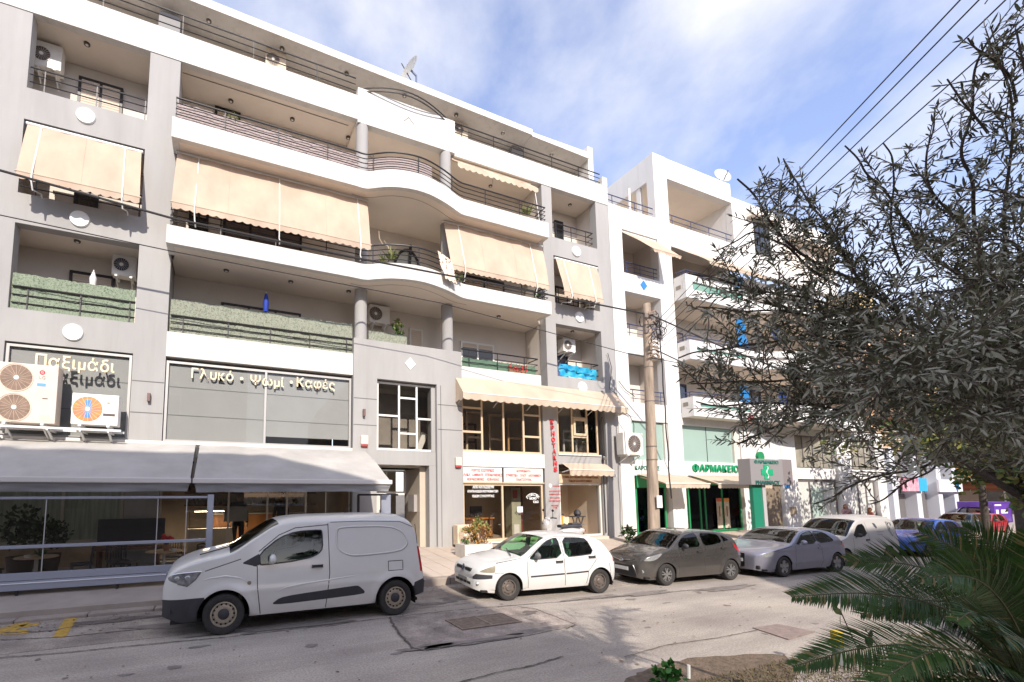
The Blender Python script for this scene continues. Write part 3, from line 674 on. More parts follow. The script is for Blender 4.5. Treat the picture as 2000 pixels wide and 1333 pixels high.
a, b = at(372, 738, 13.03), at(457, 746, 13.03); letters('Γλυκό', sg, GOLD, a, (b.x, a.y, a.z-.0), .27, .012, .012)
c = at(472, 740, 13.03); MB().lathe([(.045, 13.02), (.045, 13.05)], 14, (c.x, 0, c.z), 'y').build('dot', GOLD, sg, True)
a, b = at(487, 751, 13.03), at(556, 760, 13.03); letters('Ψωμί', sg, GOLD, a, (b.x, a.y, a.z), .27, .012, .012)
c = at(569, 747, 13.03); MB().lathe([(.045, 13.02), (.045, 13.05)], 14, (c.x, 0, c.z), 'y').build('dot', GOLD, sg, True)
a, b = at(578, 755, 13.03), at(655, 761, 13.03); letters('Καφές', sg, GOLD, a, (b.x, a.y, a.z), .27, .012, .012)
sg = thing('shop_sign', at(70, 720, 12.7), 'raised cream lettering casting shadow on grey panel above the outdoor units', 'shop sign')
a, b = at(67, 713, 12.74), at(226, 724, 12.74); letters('Παξιμάδι', sg, GOLD, (a.x, a.y, a.z-.03), (b.x, a.y, a.z-.03), .30, .03, .012)
for px in (80, 200):
    q = at(px, 716, 12.77); MB().box(q.x-.015, q.x+.015, 12.78, 13.06, q.z-.02, q.z+.01).build('bracket', ALU, sg)

# ================================================================== awnings
def scallop_strip(p0, p1, drop, pitch, depth, th=.006):
    """hanging strip with a wavy hem between p0 and p1"""
    p0, p1 = Vector(p0), Vector(p1); L = (p1-p0).length; n = max(1, round(L/pitch)); vs = []; fs = []; k = 6
    d = (p1-p0).normalized(); nrm = d.cross(Vector((0,0,1))).normalized()
    for i in range(n*k+1):
        t = i/(n*k); p = p0.lerp(p1, t); z = drop-depth*(1-abs(math.sin(math.pi*t*n)))
        w = nrm*(.012*math.sin(t*L*9+p0.x)); 
        vs += [p, p+Vector((0,0,-z))+w]
        if i: fs.append((2*i-2, 2*i-1, 2*i+1, 2*i))
    return MB().add(vs, fs)
def fabric(q0, q1, q2, q3, sag=0.03, nu=14, nv=8, wav=.006):
    """sheet between top edge q0-q1 and bottom edge q3-q2, with a little sag"""
    q0, q1, q2, q3 = map(Vector, (q0, q1, q2, q3)); vs = []; fs = []; nrm = (q1-q0).cross(q3-q0).normalized()
    for j in range(nv+1):
        for i in range(nu+1):
            u, v = i/nu, j/nv; p = q0.lerp(q1, u).lerp(q3.lerp(q2, u), v)
            p = p+nrm*(sag*math.sin(math.pi*v)*(.7+.3*math.sin(6.3*u*3))+wav*(math.sin(u*23+v*5)+.8*math.sin(u*41-v*9+q0.x))); vs.append(p)
    for j in range(nv):
        for i in range(nu): o = j*(nu+1)+i; fs.append((o, o+1, o+nu+2, o+nu+1))
    return MB().add(vs, fs)
def drop_awning(x0, x1, zt, yt, xb0, xb1, zb, yb, arms, label, group='beige drop-arm awnings over the balconies', rail_z=None, mcl=CANVAS, val=.17, yrail=YP, hang=True):
    t = thing('balcony_awning', ((x0+x1)/2, yt, zt), label, 'awning', group)
    fabric((x0, yt, zt), (x1, yt, zt), (xb1, yb, zb), (xb0, yb, zb), -.035, 40, 10, .007).build('canvas', mcl, t, 'all', fix=False)
    q0_, q1_, q2_, q3_ = (Vector(c_) for c_ in ((x0, yt, zt), (x1, yt, zt), (xb1, yb, zb), (xb0, yb, zb))); nr_ = (q1_-q0_).cross(q3_-q0_).normalized(); ns_ = max(1, int((x1-x0)/1.15))
    for k in range(1, ns_):
        u = k/ns_; MB().tube([q0_.lerp(q1_, u).lerp(q3_.lerp(q2_, u), j/8)+nr_*(-.035*math.sin(math.pi*j/8)*(.7+.3*math.sin(6.3*u*3))+.007*(math.sin(u*23+j/8*5)+.8*math.sin(u*41-j/8*9+x0))) for j in range(9)], .007, 5).build('seam', mcl, t, True)
    MB().tube([(x0-.03, yt+.03, zt+.03), (x1+.03, yt+.03, zt+.03)], .045, 10).build('roller', WHITEM, t, True)
    MB().tube([(xb0-.03, yb, zb), (xb1+.03, yb, zb)], .022, 8).build('front_bar', mat('bar_beige', (.50, .40, .30), .5), t, True)
    scallop_strip((xb0, yb-.01, zb-.015), (xb1, yb-.01, zb-.015), val, .21, .045).build('valance', mcl, t, 'all', fix=False)
    for a in arms:
        x = xb0+(xb1-xb0)*a; xt = x0+(x1-x0)*a
        if rail_z is None:
            pts = [(xt, yt-.03, zt-.02), (x, yb-.035, zb-.02)]
        else:
            pts = [(xt, yt-.03, zt-.03), (x, yb-.035, zb-.0), (x, yb-.05, zb-.18), (x+.01, yb+.05, zb-.36), (x+.03, yrail-.12, rail_z+.06), (x+.03, yrail-.04, rail_z)]
        MB().tube(pts, .017, 8).build('arm', WHITEM, t, True)
    return t
drop_awning(-4.62, -2.2, 11.08, 12.93, -4.55, -2.09, 9.5, 12.38, (.12, .85), 'beige drop awning lowered in the narrow bay above the green screen', rail_z=9.28)
drop_awning(-1.36, 4.0, 11.28, 12.85, -1.36, 3.92, 9.47, 12.2, (.10, .50, .94), 'widest beige drop awning, lowered over the second floor long balcony', rail_z=8.98, yrail=12.36)
drop_awning(6.72, 10.85, 11.28, 12.87, 6.62, 10.55, 9.42, 12.2, (.13, .86), 'beige drop awning lowered beside the curved balcony with the hanging cloth', rail_z=8.98, yrail=12.36)
drop_awning(11.54, 13.62, 11.0, 12.93, 11.40, 13.28, 9.45, 12.38, (.17, .78), 'small beige drop awning with potted plant behind it beside the white building', rail_z=9.22)
a, b = at(887, 316, 12.9), at(1043, 378, 12.9)
t = thing('balcony_awning', (a.x, 12.9, a.z), 'rolled up pale awning with wavy hem under the top parapet', 'awning', 'beige drop-arm awnings over the balconies')
fabric((a.x, 13.1, 13.86), (b.x, 13.1, 13.84), (b.x, 12.66, 13.42), (a.x, 12.66, 13.44), -.01).build('canvas', CANVASW, t, 'all', fix=False)
scallop_strip((a.x, 12.65, 13.43), (b.x, 12.65, 13.41), .2, .25, .06).build('valance', CANVASW, t, 'all', fix=False)
MB().tube([(a.x, 13.12, 13.88), (b.x, 13.12, 13.87)], .05, 8).build('roller', mat('bar_beige', (.50, .40, .30), .5), t, True)
MB().bar(((a.x+b.x)/2-.3, 12.64, 13.2), ((a.x+b.x)/2-.3, 12.64, 13.0), .012, .012).build('crank_eye', BLACKM, t)
MB().tube([(b.x-.12, 12.7, 13.3), (b.x-.12, 12.5, 12.0)], .014, 6).build('arm', WHITEM, t, True)
# ---- grey cafe awnings
def cafe_awning(x0, x1, fx0, fx1, label):
    yt, zt, yf, zf = 12.96, 3.38, 10.6, 2.40
    t = thing('cafe_awning', ((x0+x1)/2, yt, zt), label, 'awning', 'grey awnings over the cafe front')
    fabric((x0, yt, zt), (x1, yt, zt), (fx1, yf, zf), (fx0, yf, zf), -.05, 18, 10, .008).build('canvas', CANVASG, t, 'all', fix=False)
    MB().bbox(fx0-.02, fx1+.02, yf-.07, yf+.03, zf-.08, zf+.03, .02).build('front_bar', mat('bar_pale', (.66, .62, .58), .45), t)
    v = fabric((fx0+.01, yf-.03, zf-.082), (fx1-.01, yf-.03, zf-.082), (fx1-.05, yf+.03, zf-.25), (fx0+.06, yf+.02, zf-.27), .015, 26, 4, .012); v.build('valance', cloth('valance_grey', (.38, .385, .40), .2), t, 'all', fix=False)
    for x in (fx0+.35, fx1-.35):
        MB().bar((x, yt, zt-.12), (x+(.9 if x < (fx0+fx1)/2 else -.9), (yt+yf)/2, (zt+zf)/2-.09), .05, .07).bar((x+(.9 if x < (fx0+fx1)/2 else -.9), (yt+yf)/2, (zt+zf)/2-.09), (x, yf+.04, zf-.02), .045, .06).build('folding_arm', ALU, t)
    MB().bbox(x0, x1, yt-.02, YP-.002, zt-.02, zt+.06, .015).build('cassette', mat('bar_pale', (.66, .62, .58), .45), t)
cafe_awning(-9.0, -.60, -9.0, -.57, 'grey retractable awning over the glass windbreak, nearer the frame edge')
cafe_awning(-.50, 4.0, -.50, 3.97, 'grey retractable awning above the white van and the cafe door')
MB().bar((-.55, 12.95, 3.33), (-.535, 10.56, 2.3), .05, .04).build('gap_strap', BLACKM, bpy.data.objects['cafe_awning'])
# ---- wide fixed shop awning
yf = 12.42; l, r = at(905.6, 781.7, yf), at(1222, 803.6, yf); tl, tr = at(890.4, 737, YP-.05), at(1190.6, 765.6, YP-.05)
t = thing('shop_awning', (l.x, YP, tl.z), 'long pale shop awning with scalloped hem above the joinery shop windows', 'awning')
zf = (l.z+r.z)/2+.20; zt = (tl.z+tr.z)/2
x0, x1 = 7.12, 14.35
fabric((x0, YP-.03, zt), (x1, YP-.03, zt), (x1, yf, zf), (x0, yf, zf), -.015, 26, 6, .004).build('canvas', CANVASW, t, 'all', fix=False)
scallop_strip((x0, yf-.005, zf), (x1, yf-.005, zf), .24, .31, .055).build('valance', CANVASW, t, 'all', fix=False)
for x in (x0, x1):
    MB().add([(x, YP-.03, zt), (x, yf, zf), (x, YP-.03, zf)], [(0,1,2)]).build('cheek', CANVASW, t, fix=False)
    scallop_strip((x, YP-.03, zf), (x, yf, zf), .24, .28, .05).build('cheek_valance', CANVASW, t, 'all', fix=False)
MB().tube([(x0, yf, zf), (x1, yf, zf)], .018, 8).build('front_bar', WHITEM, t, True)
for k in range(6):
    x = x0+.1+(x1-x0-.2)*k/5; MB().tube([(x, YP-.03, zf-.3), (x, yf+.02, zf-.01)], .014, 6).build('strut', WHITEM, t, True)
# ---- small awning over the joinery shop door
t = thing('door_awning', (12.6, YP, 3.25), 'small cream awning over the joinery shop doorway', 'awning')
p, q = at(1097, 906, YP-.04), at(1183, 907, YP-.04); yf = 12.55; fl, fr2 = at(1103, 921, yf), at(1190, 921, yf)
fabric((11.5, YP-.04, 3.19), (13.62, YP-.04, 3.19), (13.62, yf, 2.93), (11.5, yf, 2.93), -.01, 10, 4, .004).build('canvas', CANVASW, t, 'all', fix=False)
scallop_strip((11.5, yf, 2.92), (13.62, yf, 2.92), .22, .27, .05).build('valance', CANVASW, t, 'all', fix=False)
MB().tube([(11.48, yf, 2.925), (13.64, yf, 2.925)], .018, 8).build('front_bar', WHITEM, t, True)
for x in (11.52, 13.6): MB().bar((x, YP-.04, 2.85), (x, yf, 2.92), .025, .03).build('arm', WHITEM, t)

# ================================================================== outdoor units of air conditioners
ACW = mat('unit_white', (.74, .71, .66), .5, .1, 4); ACD = mat('unit_dark', (.10, .075, .065), .6); ACB = mat('unit_beige', (.60, .50, .38), .6, .12, 5)
ACR = mat('unit_rust', (.27, .18, .13), .7, .3, 8)
def ac_unit(loc, label, w=.82, h=.58, d=.3, fans=1, rz=0.0, body=None, fanx=-.14, grille=None, feet=True, group='outdoor air conditioning units'):
    t = thing('outdoor_unit', loc, label, 'air conditioner', group, rz if rz else 0.0)
    loc_ = (rz != 0); L = Vector((0,0,0)) if loc_ else Vector(loc); X, Y, Z = L
    body = body or ACW; grille = grille or ACD
    def bl(m, n, mm, s=False): return m.build(n, mm, t, s, local=loc_)
    bl(MB().bbox(X-w/2, X+w/2, Y-d/2, Y+d/2, Z, Z+h, .018), 'casing', body)
    fr = min(h/fans*.45, w*.33)
    for k in range(fans):
        cz = Z+h*(k+.5)/fans; cx = X+fanx*w
        rg = bl(MB().lathe([(fr+.012, Y-d/2-.012), (fr+.012, Y-d/2+.0), (fr-.01, Y-d/2-.001), (fr-.012, Y-d/2-.004)], 28, (cx, 0, cz), 'y', cap=False), 'fan_ring', body, True)
        bl(MB().lathe([(fr-.012, Y-d/2-.003), (fr-.012, Y-d/2+.01)], 28, (cx, 0, cz), 'y'), 'fan_hole', grille, True)
        s = MB()
        for j in range(18):
            an = 2*math.pi*j/18; s.bar((cx+.03*math.cos(an), Y-d/2-.008, cz+.03*math.sin(an)), (cx+fr*math.cos(an+.25), Y-d/2-.008, cz+fr*math.sin(an+.25)), .004, .004)
        bl(s, 'guard', body)
        bl(MB().lathe([(.045, Y-d/2-.014), (.05, Y-d/2-.004)], 14, (cx, 0, cz), 'y'), 'hub', mat('hub_white', (.8, .78, .74), .5), True)
    if feet:
        f = MB()
        for sx in (-.3, .3):
            f = MB(); f.box(X+sx*w-.03, X+sx*w+.03, Y-d/2-.04, Y+d/2+.12, Z-.05, Z-.003).bar((X+sx*w, Y+d/2+.1, Z-.3), (X+sx*w, Y-d/2, Z-.05), .03, .03)
            bl(f, 'bracket', WHITEM)
    return t
# the large twin fan unit and the smaller white one over the cafe
yq = 12.42; c0 = at(48, 826, yq); c1 = at(101, 716, yq)
big = ac_unit((at(46, 826, yq).x, yq+.18, c0.z), 'tall twin fan outdoor unit with red round badge under the cream lettering', w=1.13, h=1.34, d=.36, fans=2, fanx=-.17, body=mat('unit_pinkish', (.72, .60, .50), .55, .1, 3), grille=ACR)
p = at(83, 728, yq); MB().lathe([(.052, yq-.006), (.052, yq)], 20, (p.x, 0, p.z), 'y').build('badge', mat('badge_red', (.55, .03, .06), .4), big, True)
put_text('G', big, WHT, (p.x, yq-.008, p.z), size=.07, height=.05, width=.045)
p = at(83, 738, yq); put_text('LG', big, mat('badge_grey', (.3, .3, .3), .5), (p.x, yq-.004, p.z), width=.11)
p = at(81, 752, yq); MB().box(p.x-.08, p.x+.08, yq-.005, yq-.001, p.z-.035, p.z+.035).build('sticker', mat('sticker_blue', (.12, .34, .68), .5), big)
p = at(88, 779, yq); MB().box(p.x-.05, p.x+.05, yq-.005, yq-.001, p.z-.012, p.z+.01).build('handle_slot', ACD, big)
p = at(86, 816, yq); MB().box(p.x-.09, p.x+.09, yq-.004, yq-.001, p.z-.06, p.z+.06).build('hatch', mat('unit_pinkish2', (.62, .52, .44), .55), big)
yq = 12.42; a = at(137, 828, yq); b = at(233, 772, yq)
sm = ac_unit(((a.x+b.x)/2, yq+.16, a.z), 'white outdoor unit with orange and blue fan disc beside the twin fan unit', w=b.x-a.x, h=b.z-a.z-.02, d=.32, fanx=-.16, body=mat('unit_clean', (.82, .79, .74), .45), grille=mat('disc_orange', (.62, .30, .04), .5, .4, 9, col2=(.50, .16, .12)))
cx = (a.x+b.x)/2-.16*(b.x-a.x); cz = (a.z+b.z)/2
MB().box(cx-.05, cx+.06, yq-.006, yq-.0035, cz-.21, cz+.21).build('blue_stripe', mat('stripe_blue', (.10, .28, .70), .5, .3, 20), sm)
p = at(213, 811, yq); MB().box(p.x-.12, p.x+.12, yq-.004, yq-.001, p.z-.03, p.z+.03).build('plate', ACD, sm)
p = at(212, 788, yq); MB().box(p.x-.03, p.x+.03, yq-.004, yq-.001, p.z-.015, p.z+.02).build('sticker', mat('sticker_brown', (.35, .25, .12), .5), sm)
sh = thing('unit_shelf', (-3.8, 12.7, 3.55), 'metal shelf rails carrying the two outdoor units over the cafe awning', 'shelf')
zz = at(100, 834, 12.5).z
MB().box(-5.6, -2.2, 12.40, 12.45, zz-.06, zz-.01).box(-5.6, -2.2, 12.80, 12.85, zz-.06, zz-.01).build('rail', WHITEM, sh)
for x in (-4.6, -3.62, -3.0, -2.45):
    MB().bar((x, 12.42, zz-.07), (x, 12.98, zz-.35), .04, .04).bar((x, 12.38, zz-.075), (x, 12.99, zz-.075), .04, .035).build('bracket', WHITEM, sh)
def unit_px(pa, pb, y, label, **k):
    a, b = at(*pa, y), at(*pb, y)
    return ac_unit(((a.x+b.x)/2, y+.15, min(a.z, b.z)), label, w=abs(b.x-a.x), h=abs(b.z-a.z), **k)
unit_px((61, 122), (122, 92), 13.7, 'white outdoor unit hung high in the top narrow bay by the frame edge', d=.28, fanx=-.2)
unit_px((217, 535), (268, 500), 13.8, 'white outdoor unit on the wall above the green balcony screen', d=.28, fanx=-.12, grille=mat('fan_navy', (.03, .035, .06), .5))
unit_px((722, 628), (762, 600), 13.8, 'outdoor unit with brown fan between the two round columns', d=.28, fanx=-.2)
ac_unit((12.75, 13.85, 7.72), 'small outdoor unit hung over the balcony with the blue cloth', w=.62, h=.52, d=.36, body=ACW)
unit_px((518, 140), (560, 94), 13.72, 'outdoor unit on the roof terrace behind the long railing', d=.28, body=ACB, feet=False)
unit_px((888, 268), (914, 238), 13.80, 'outdoor unit on the roof terrace beyond the curved rail', d=.28, body=ACB, feet=False)
g = at(890, 1062, 12.55)
gu = ac_unit((7.30, 12.66, .48), 'cream outdoor unit standing on the pavement beside the white planter', w=.78, h=.62, d=.30, feet=False, body=mat('unit_cream', (.72, .58, .42), .55, .12, 4), grille=mat('unit_louvre', (.42, .32, .24), .7))
MB().box(7.0, 7.06, 12.55, 12.8, .40, .478).box(7.52, 7.58, 12.55, 12.8, .40, .478).build('foot', mat('bar_beige', (.5, .4, .3), .5), gu)
lv = MB()
for k in range(14): lv.box(6.98, 7.60, 12.495, 12.505, .53+k*.037, .53+k*.037+.016)
lv.build('louvre', mat('unit_cream2', (.60, .48, .36), .6), gu)
# ================================================================== cafe: windbreak, inside, tables
yb = 10.72
t = thing('glass_windbreak', (-3, yb, .2), 'long aluminium windbreak with glass panes and table seating behind it', 'windbreak')
ps = [at(405, y, yb) for y in (968, 1050, 1092, 1125)]; pl = [at(0, y, yb) for y in (972, 1075, 1127, 1165)]
ztop = (ps[0].z+pl[0].z)/2; zmid = (ps[1].z+pl[1].z)/2; zlo = (ps[2].z+pl[2].z)/2-.01; zbot = (ps[3].z+pl[3].z)/2
xr = at(417, 1000, yb).x; xl = -8.8
ALUB = mat('bluish_aluminium', (.42, .45, .54), .35, metal=.55)
MB().bbox(xr-.13, xr, yb-.06, yb+.06, .18, ztop+.03, .01).build('end_post', ALUB, t)
MB().bbox(xl, xr-.135, yb-.03, yb+.03, ztop-.05, ztop, .008).build('top_rail', ALUB, t)
MB().bbox(xl, xr-.135, yb-.035, yb+.035, zmid-.035, zmid+.03, .008).build('middle_rail', ALUB, t)
zm2 = (zlo+zbot)/2
for a, b in ((zm2+.03, zlo), (zbot+.02, zm2+.022)): MB().bbox(xl, xr-.135, yb-.03, yb+.03, a, b, .006).build('kick_panel', ALUB, t)
MB().bbox(xl, xr-.135, yb-.045, yb-.031, zm2-.03, zm2-.012, .004).build('trim', mat('trim_white', (.8, .8, .82), .4), t)
for x in (-7, -5.2, -3.4, -1.8, -.55): MB().box(x-.02, x+.02, yb-.02, yb+.02, .16, zbot+.018).build('foot', BLACKM, t)
pts = [xl, -5.35, -3.05, -1.16, -.62, xr-.14]
for a, b in zip(pts, pts[1:]):
    MB().box(a+.012, b-.012, yb-.006, yb+.006, zmid+.031, ztop-.051).build('upper_pane', SCREENG, t)
    MB().box(a+.012, b-.012, yb-.006, yb+.006, zlo+.001, zmid-.036).build('lower_pane', SCREENG, t)
    if b < xr-.2: MB().box(b-.008, b+.008, yb-.012, yb+.012, zlo, ztop-.05).build('pane_joint', mat('joint_grey', (.45, .44, .42), .5), t)
# second windbreak end post by the entrance, and dark frame
e = thing('windbreak_post', (3.9, 10.75, .2), 'bluish aluminium windbreak post with dark frame beside the building entrance', 'windbreak')
p, q = at(745, 980, 11.0), at(762, 1010, 11.0)
MB().bbox(p.x-.02, q.x, 10.95, 11.05, .2, at(750, 967, 11).z, .01).build('post', ALUB, e)
s_ = at(700, 968, 12.0); s2 = at(745, 968, 12.0)
MB().bar((s_.x, 12.0, 2.06), (s_.x, 12.0, .3), .06, .05).bar((s_.x, 12.0, 2.06), (s2.x+.1, 11.0, 2.06), .05, .05).build('frame', BLACKM, e)
MB().add([(s_.x+.03, 11.97, .35), (s2.x+.05, 11.05, .35), (s2.x+.05, 11.05, 2.03), (s_.x+.03, 11.97, 2.03)], [(0,1,2,3)]).build('pane', SCREENG, e, fix=False)
# cafe front at the building line
WOODB = mat('brown_wood', (.16, .075, .04), .6, .35, 6, stretch=(1, 1, .15)); WOODO = mat('orange_wood', (.42, .17, .05), .5, .3, 5, stretch=(1, 1, .15)); WOODL = mat('light_wood', (.72, .56, .38), .55, .25, 5)
WARMW = mat('warm_wall', (.66, .54, .40), .9, .3, .9); BRICKW = mat('brick_wall', (.46, .30, .21), .9, .4, 7)
cafe = A
xs = [-8.8, -6.9, -5.0]
framed(A, 'cafe_window', -1.38, 3.6, .42, 3.0, 13.05, mat('frame_cream', (.50, .44, .36), .5), SHOPG, [at(p_, 1000, 13.05).x for p_ in (446, 522, 560, 597, 688)], (), .05)
bx(A, 'cafe_header', GREY, -1.40, 3.63, YP+.004, YP+.3, 3.0, 3.36)
bx(A, 'cafe_header', GREY, -4.72, -2.14, YP+.004, YP+.3, 3.0, 3.36)
framed(A, 'cafe_window', -4.70, -2.16, .95, 3.0, 13.05, mat('frame_cream', (.50, .44, .36), .5), mat('curtain_green', (.34, .38, .31), .5, .35, 3, stretch=(6, 1, .4)), [-3.4], (), .06)
bx(A, 'cafe_dado', mat('dado_tan', (.42, .30, .18), .6, .3, 3), -4.70, -2.16, YP+.01, YP+.25, .4, .945)
bx(A, 'cafe_wall', BRICKW, -9, -4.74, YP-.05, YP-.003, .4, 3.0)
bx(A, 'cafe_back_wall', WARMW, -9, 3.6, 16.4, 16.5, .4, 3.1)
bx(A, 'cafe_floor', mat('cafe_floor', (.34, .25, .17), .5, .3, 2), -9, 3.63, YP+.33, 17.5, .38, .42)
bx(A, 'cafe_party_wall', WARMW, 3.64, 3.8, YP+.33, 17.5, .4, 3.1)
bx(A, 'cafe_counter', WOODO, -.2, 2.6, 15.2, 15.9, .42, 1.45); bx(A, 'counter_top', mat('counter_pale', (.6, .55, .48), .4), -.3, 2.7, 15.1, 16, 1.455, 1.5)
for z in (1.7, 2.1, 2.5):
    sf = bx(A, 'wall_shelf', WOODB, -1, 3.2, 16.1, 16.38, z, z+.04)
    bt = MB()
    for k in range(26): bt.lathe([(.04, z+.042), (.045, z+.17), (.02, z+.2), (.02, z+.27)], 6, (-.9+k*.15+random.uniform(-.03, .03), 16.24, 0))
    bt.build('shelf_bottles', mat('bottles', (.14, .10, .07), .3, .8, 8, col2=(.45, .40, .30)), sf, kind='stuff')
bx(A, 'wall_poster', mat('poster_pale', (.55, .53, .48), .8), .15, .75, 13.2, 13.21, 1.35, 1.75)
# lit display case beside the cafe door
dcs = thing('display_case', (-.15, 13.9, .42), 'lit glass display case beside the cafe doorway', 'display case')
MB().bbox(-.75, .45, 13.7, 14.3, .42, 1.15, .02).build('base', mat('case_pale', (.66, .62, .54), .5), dcs); MB().box(-.73, .43, 13.72, 14.28, 1.151, 1.62).build('glass_box', SHOPG, dcs); MB().bbox(-.76, .46, 13.69, 14.31, 1.621, 1.68, .01).build('top', WHITEM, dcs)
MB().box(-.6, .3, 13.95, 14.05, 1.595, 1.615).build('lamp_tube', mat('lamp_tube', (.8, .8, .75), .5, emit=((1, .86, .66), 14)), dcs)
cl_d = bpy.data.lights.new('display_lamp', 'AREA'); cl_d.shape = 'RECTANGLE'; cl_d.size = .9; cl_d.size_y = .1; cl_d.energy = 26; cl_d.color = (1, .84, .62); cl_o = bpy.data.objects.new('display_lamp', cl_d); COL.objects.link(cl_o); cl_o.parent = dcs; cl_o.location = Vector((-.15, 14.0, 1.59))-Vector((-.15, 13.9, .42))
# person standing in the cafe door is in the people section; tables, chairs, plants
CHM = mat('chair_black', (.045, .045, .055), .6)
def cafe_table(x, y, label):
    t = thing('cafe_table', (x, y, .28), label, 'table', 'round cafe tables behind the windbreak')
    MB().lathe([(.36, 1.0), (.37, 1.012), (.36, 1.03)], 28, (x, y, 0)).build('table_top', WOODL, t, True)
    MB().lathe([(.035, .3), (.035, .998)], 12, (x, y, 0)).build('stem', WHITEM, t, True)
    MB().lathe([(.22, .26), (.21, .285), (.04, .30)], 20, (x, y, 0)).build('base', BLACKM, t, True)
def cafe_chair(x, y, rz, label):
    t = thing('cafe_chair', (x, y, .27), label, 'chair', 'black cafe chairs behind the windbreak', rz)
    MB().bbox(-.22, .22, -.22, .22, .40, .45, .015).build('seat', CHM, t, local=True)
    for sx in (-.2, .2):
        for sy in (-.2, .2): MB().bar((sx, sy, 0), (sx*.9, sy*.9, .40), .03, .03).build('leg', CHM, t, local=True)
    bk = [(-.22+.44*k/8, .22+.03*math.sin(math.pi*k/8), .82+.04*math.sin(math.pi*k/8)) for k in range(9)]
    MB().tube([(-.22, .2, .45)]+bk+[(.22, .2, .45)], .016, 6).build('back_frame', CHM, t, True, local=True)
    s = MB()
    for k in range(7): s.bar((-.18+.06*k, .21, .46), (-.18+.06*k, .235, .80), .022, .012)
    s.build('back_slats', CHM, t, local=True)
p1 = at(72, 1084, 11.5); p2 = at(320, 1079, 11.5)
cafe_table(p1.x, 11.5, 'round cafe table with small green plant behind the windbreak by the frame edge')
cafe_table(p2.x, 11.5, 'round cafe table with red flower behind the windbreak by the van')
for x, y, rz, lb in ((p1.x-.75, 11.4, 1.4, 'black cafe chair by the frame edge, on the far side from the van'), (p1.x+.72, 11.7, -1.3, 'black cafe chair facing the table with the small green plant'),
                     (p1.x+1.35, 11.9, .4, 'black cafe chair standing midway between the two round tables'), (p2.x-.72, 11.5, 1.3, 'black cafe chair facing the table with the red flower'),
                     (p2.x+.62, 11.2, -1.0, 'black cafe chair closest to the windbreak end post'), (p2.x+.1, 12.3, 0, 'black cafe chair behind the red flower table')): cafe_chair(x, y, rz, lb)
def small(name, x, y, z, label, cat): return thing(name, (x, y, z), label, cat)
f = small('flower_pot', p2.x+.05, 11.45, 1.03, 'red flower in small brown pot on the cafe table', 'plant')
MB().lathe([(.05, 1.032), (.07, 1.16)], 12, (p2.x+.05, 11.45, 0)).build('pot', mat('terracotta', (.34, .16, .09), .8), f, True)
m_ = MB()
for k in range(14): m_.sphere((p2.x+.05+random.uniform(-.1, .12), 11.45+random.uniform(-.08, .08), 1.3+random.uniform(-.05, .08)), .035, n=6, m=4)
m_.build('petals', mat('petal_red', (.60, .02, .03), .6), f)
m_ = MB()
for k in range(12): 
    a = random.uniform(0, 6.3); m_.bar((p2.x+.05, 11.45, 1.16), (p2.x+.05+.11*math.cos(a), 11.45+.1*math.sin(a), 1.24), .03, .004)
m_.build('leaves', mat('leaf_mid', (.05, .11, .03), .7), f)
f = small('table_plant', p1.x+.08, 11.45, 1.03, 'little green plant in a glass on the cafe table', 'plant')
m_ = MB()
for k in range(26): 
    a = random.uniform(0, 6.3); m_.bar((p1.x+.08, 11.45, 1.04), (p1.x+.08+.12*math.cos(a), 11.45+.1*math.sin(a), 1.1+random.uniform(0, .1)), .025, .004)
m_.build('leaves', mat('leaf_mid', (.05, .11, .03), .7), f)
for x, lb in ((p1.x-.12, 'white ashtray on the table with the small green plant'), (p2.x+.2, 'white ashtray on the table with the red flower')):
    f = MB().lathe([(.05, 1.032), (.06, 1.075), (.045, 1.075), (.04, 1.045)], 14, (x, 11.4, 0)).build('ashtray', WHITEM, None, True); tag(f, lb, 'ashtray')
bn = small('bench', -1.9, 12.6, .4, 'dark wooden bench against the cafe wall behind the windbreak', 'bench')
MB().box(-2.6, -1.2, 12.35, 12.7, .8, .86).build('seat', WOODB, bn); MB().box(-2.6, -1.2, 12.72, 12.78, .95, 1.5).build('backrest', CHM, bn)
for x in (-2.5, -1.3): MB().box(x-.03, x+.03, 12.4, 12.7, .35, .798).build('leg', WOODB, bn)
def leaf_bush(name, c, r, n, m, label, cat, leaf=.09, pot=None, sz=1.0, stem=None, group=None):
    t = thing(name, (c[0], c[1], c[2]-r*sz), label, cat, group); b = MB()
    for k in range(n):
        d = Vector((random.gauss(0, 1), random.gauss(0, 1), random.gauss(0, 1))).normalized()*r*random.random()**.45; p = Vector(c)+Vector((d.x, d.y, d.z*sz))
        ax = Vector((random.gauss(0, 1), random.gauss(0, 1), random.gauss(0, .6)+.5)).normalized(); sd = ax.orthogonal().normalized(); sd.rotate(Matrix.Rotation(random.uniform(0, 6.3), 3, ax)); q = leaf*random.uniform(.6, 1.3)
        b.add([p, p+ax*q*.5+sd*q*.28, p+ax*q, p+ax*q*.5-sd*q*.28], [(0,1,2,3)])
    b.build('foliage', m, t, fix=False)
    if stem: stem(t)
    if pot: pot(t)
    return t
LEAFD = mat('leaf_dark', (.022, .045, .016), .6, .5, 8, col2=(.05, .085, .03)); LEAFM = mat('leaf_mid2', (.07, .12, .03), .6, .4, 8)
q = at(45, 1030, 12.0); q2 = at(85, 1045, 12.2)
def potA(x, y, z0, z1, r):
    return lambda t: MB().lathe([(r*.75, z0), (r, z1)], 16, (x, y, 0)).build('pot', mat('pot_dark', (.09, .06, .05), .7), t, True)
leaf_bush('potted_shrub', (q.x, 12.0, q.z), .42, 420, LEAFD, 'dark bushy potted shrub behind the windbreak near the frame edge', 'plant', .13, potA(q.x, 12, .38, .8, .25))
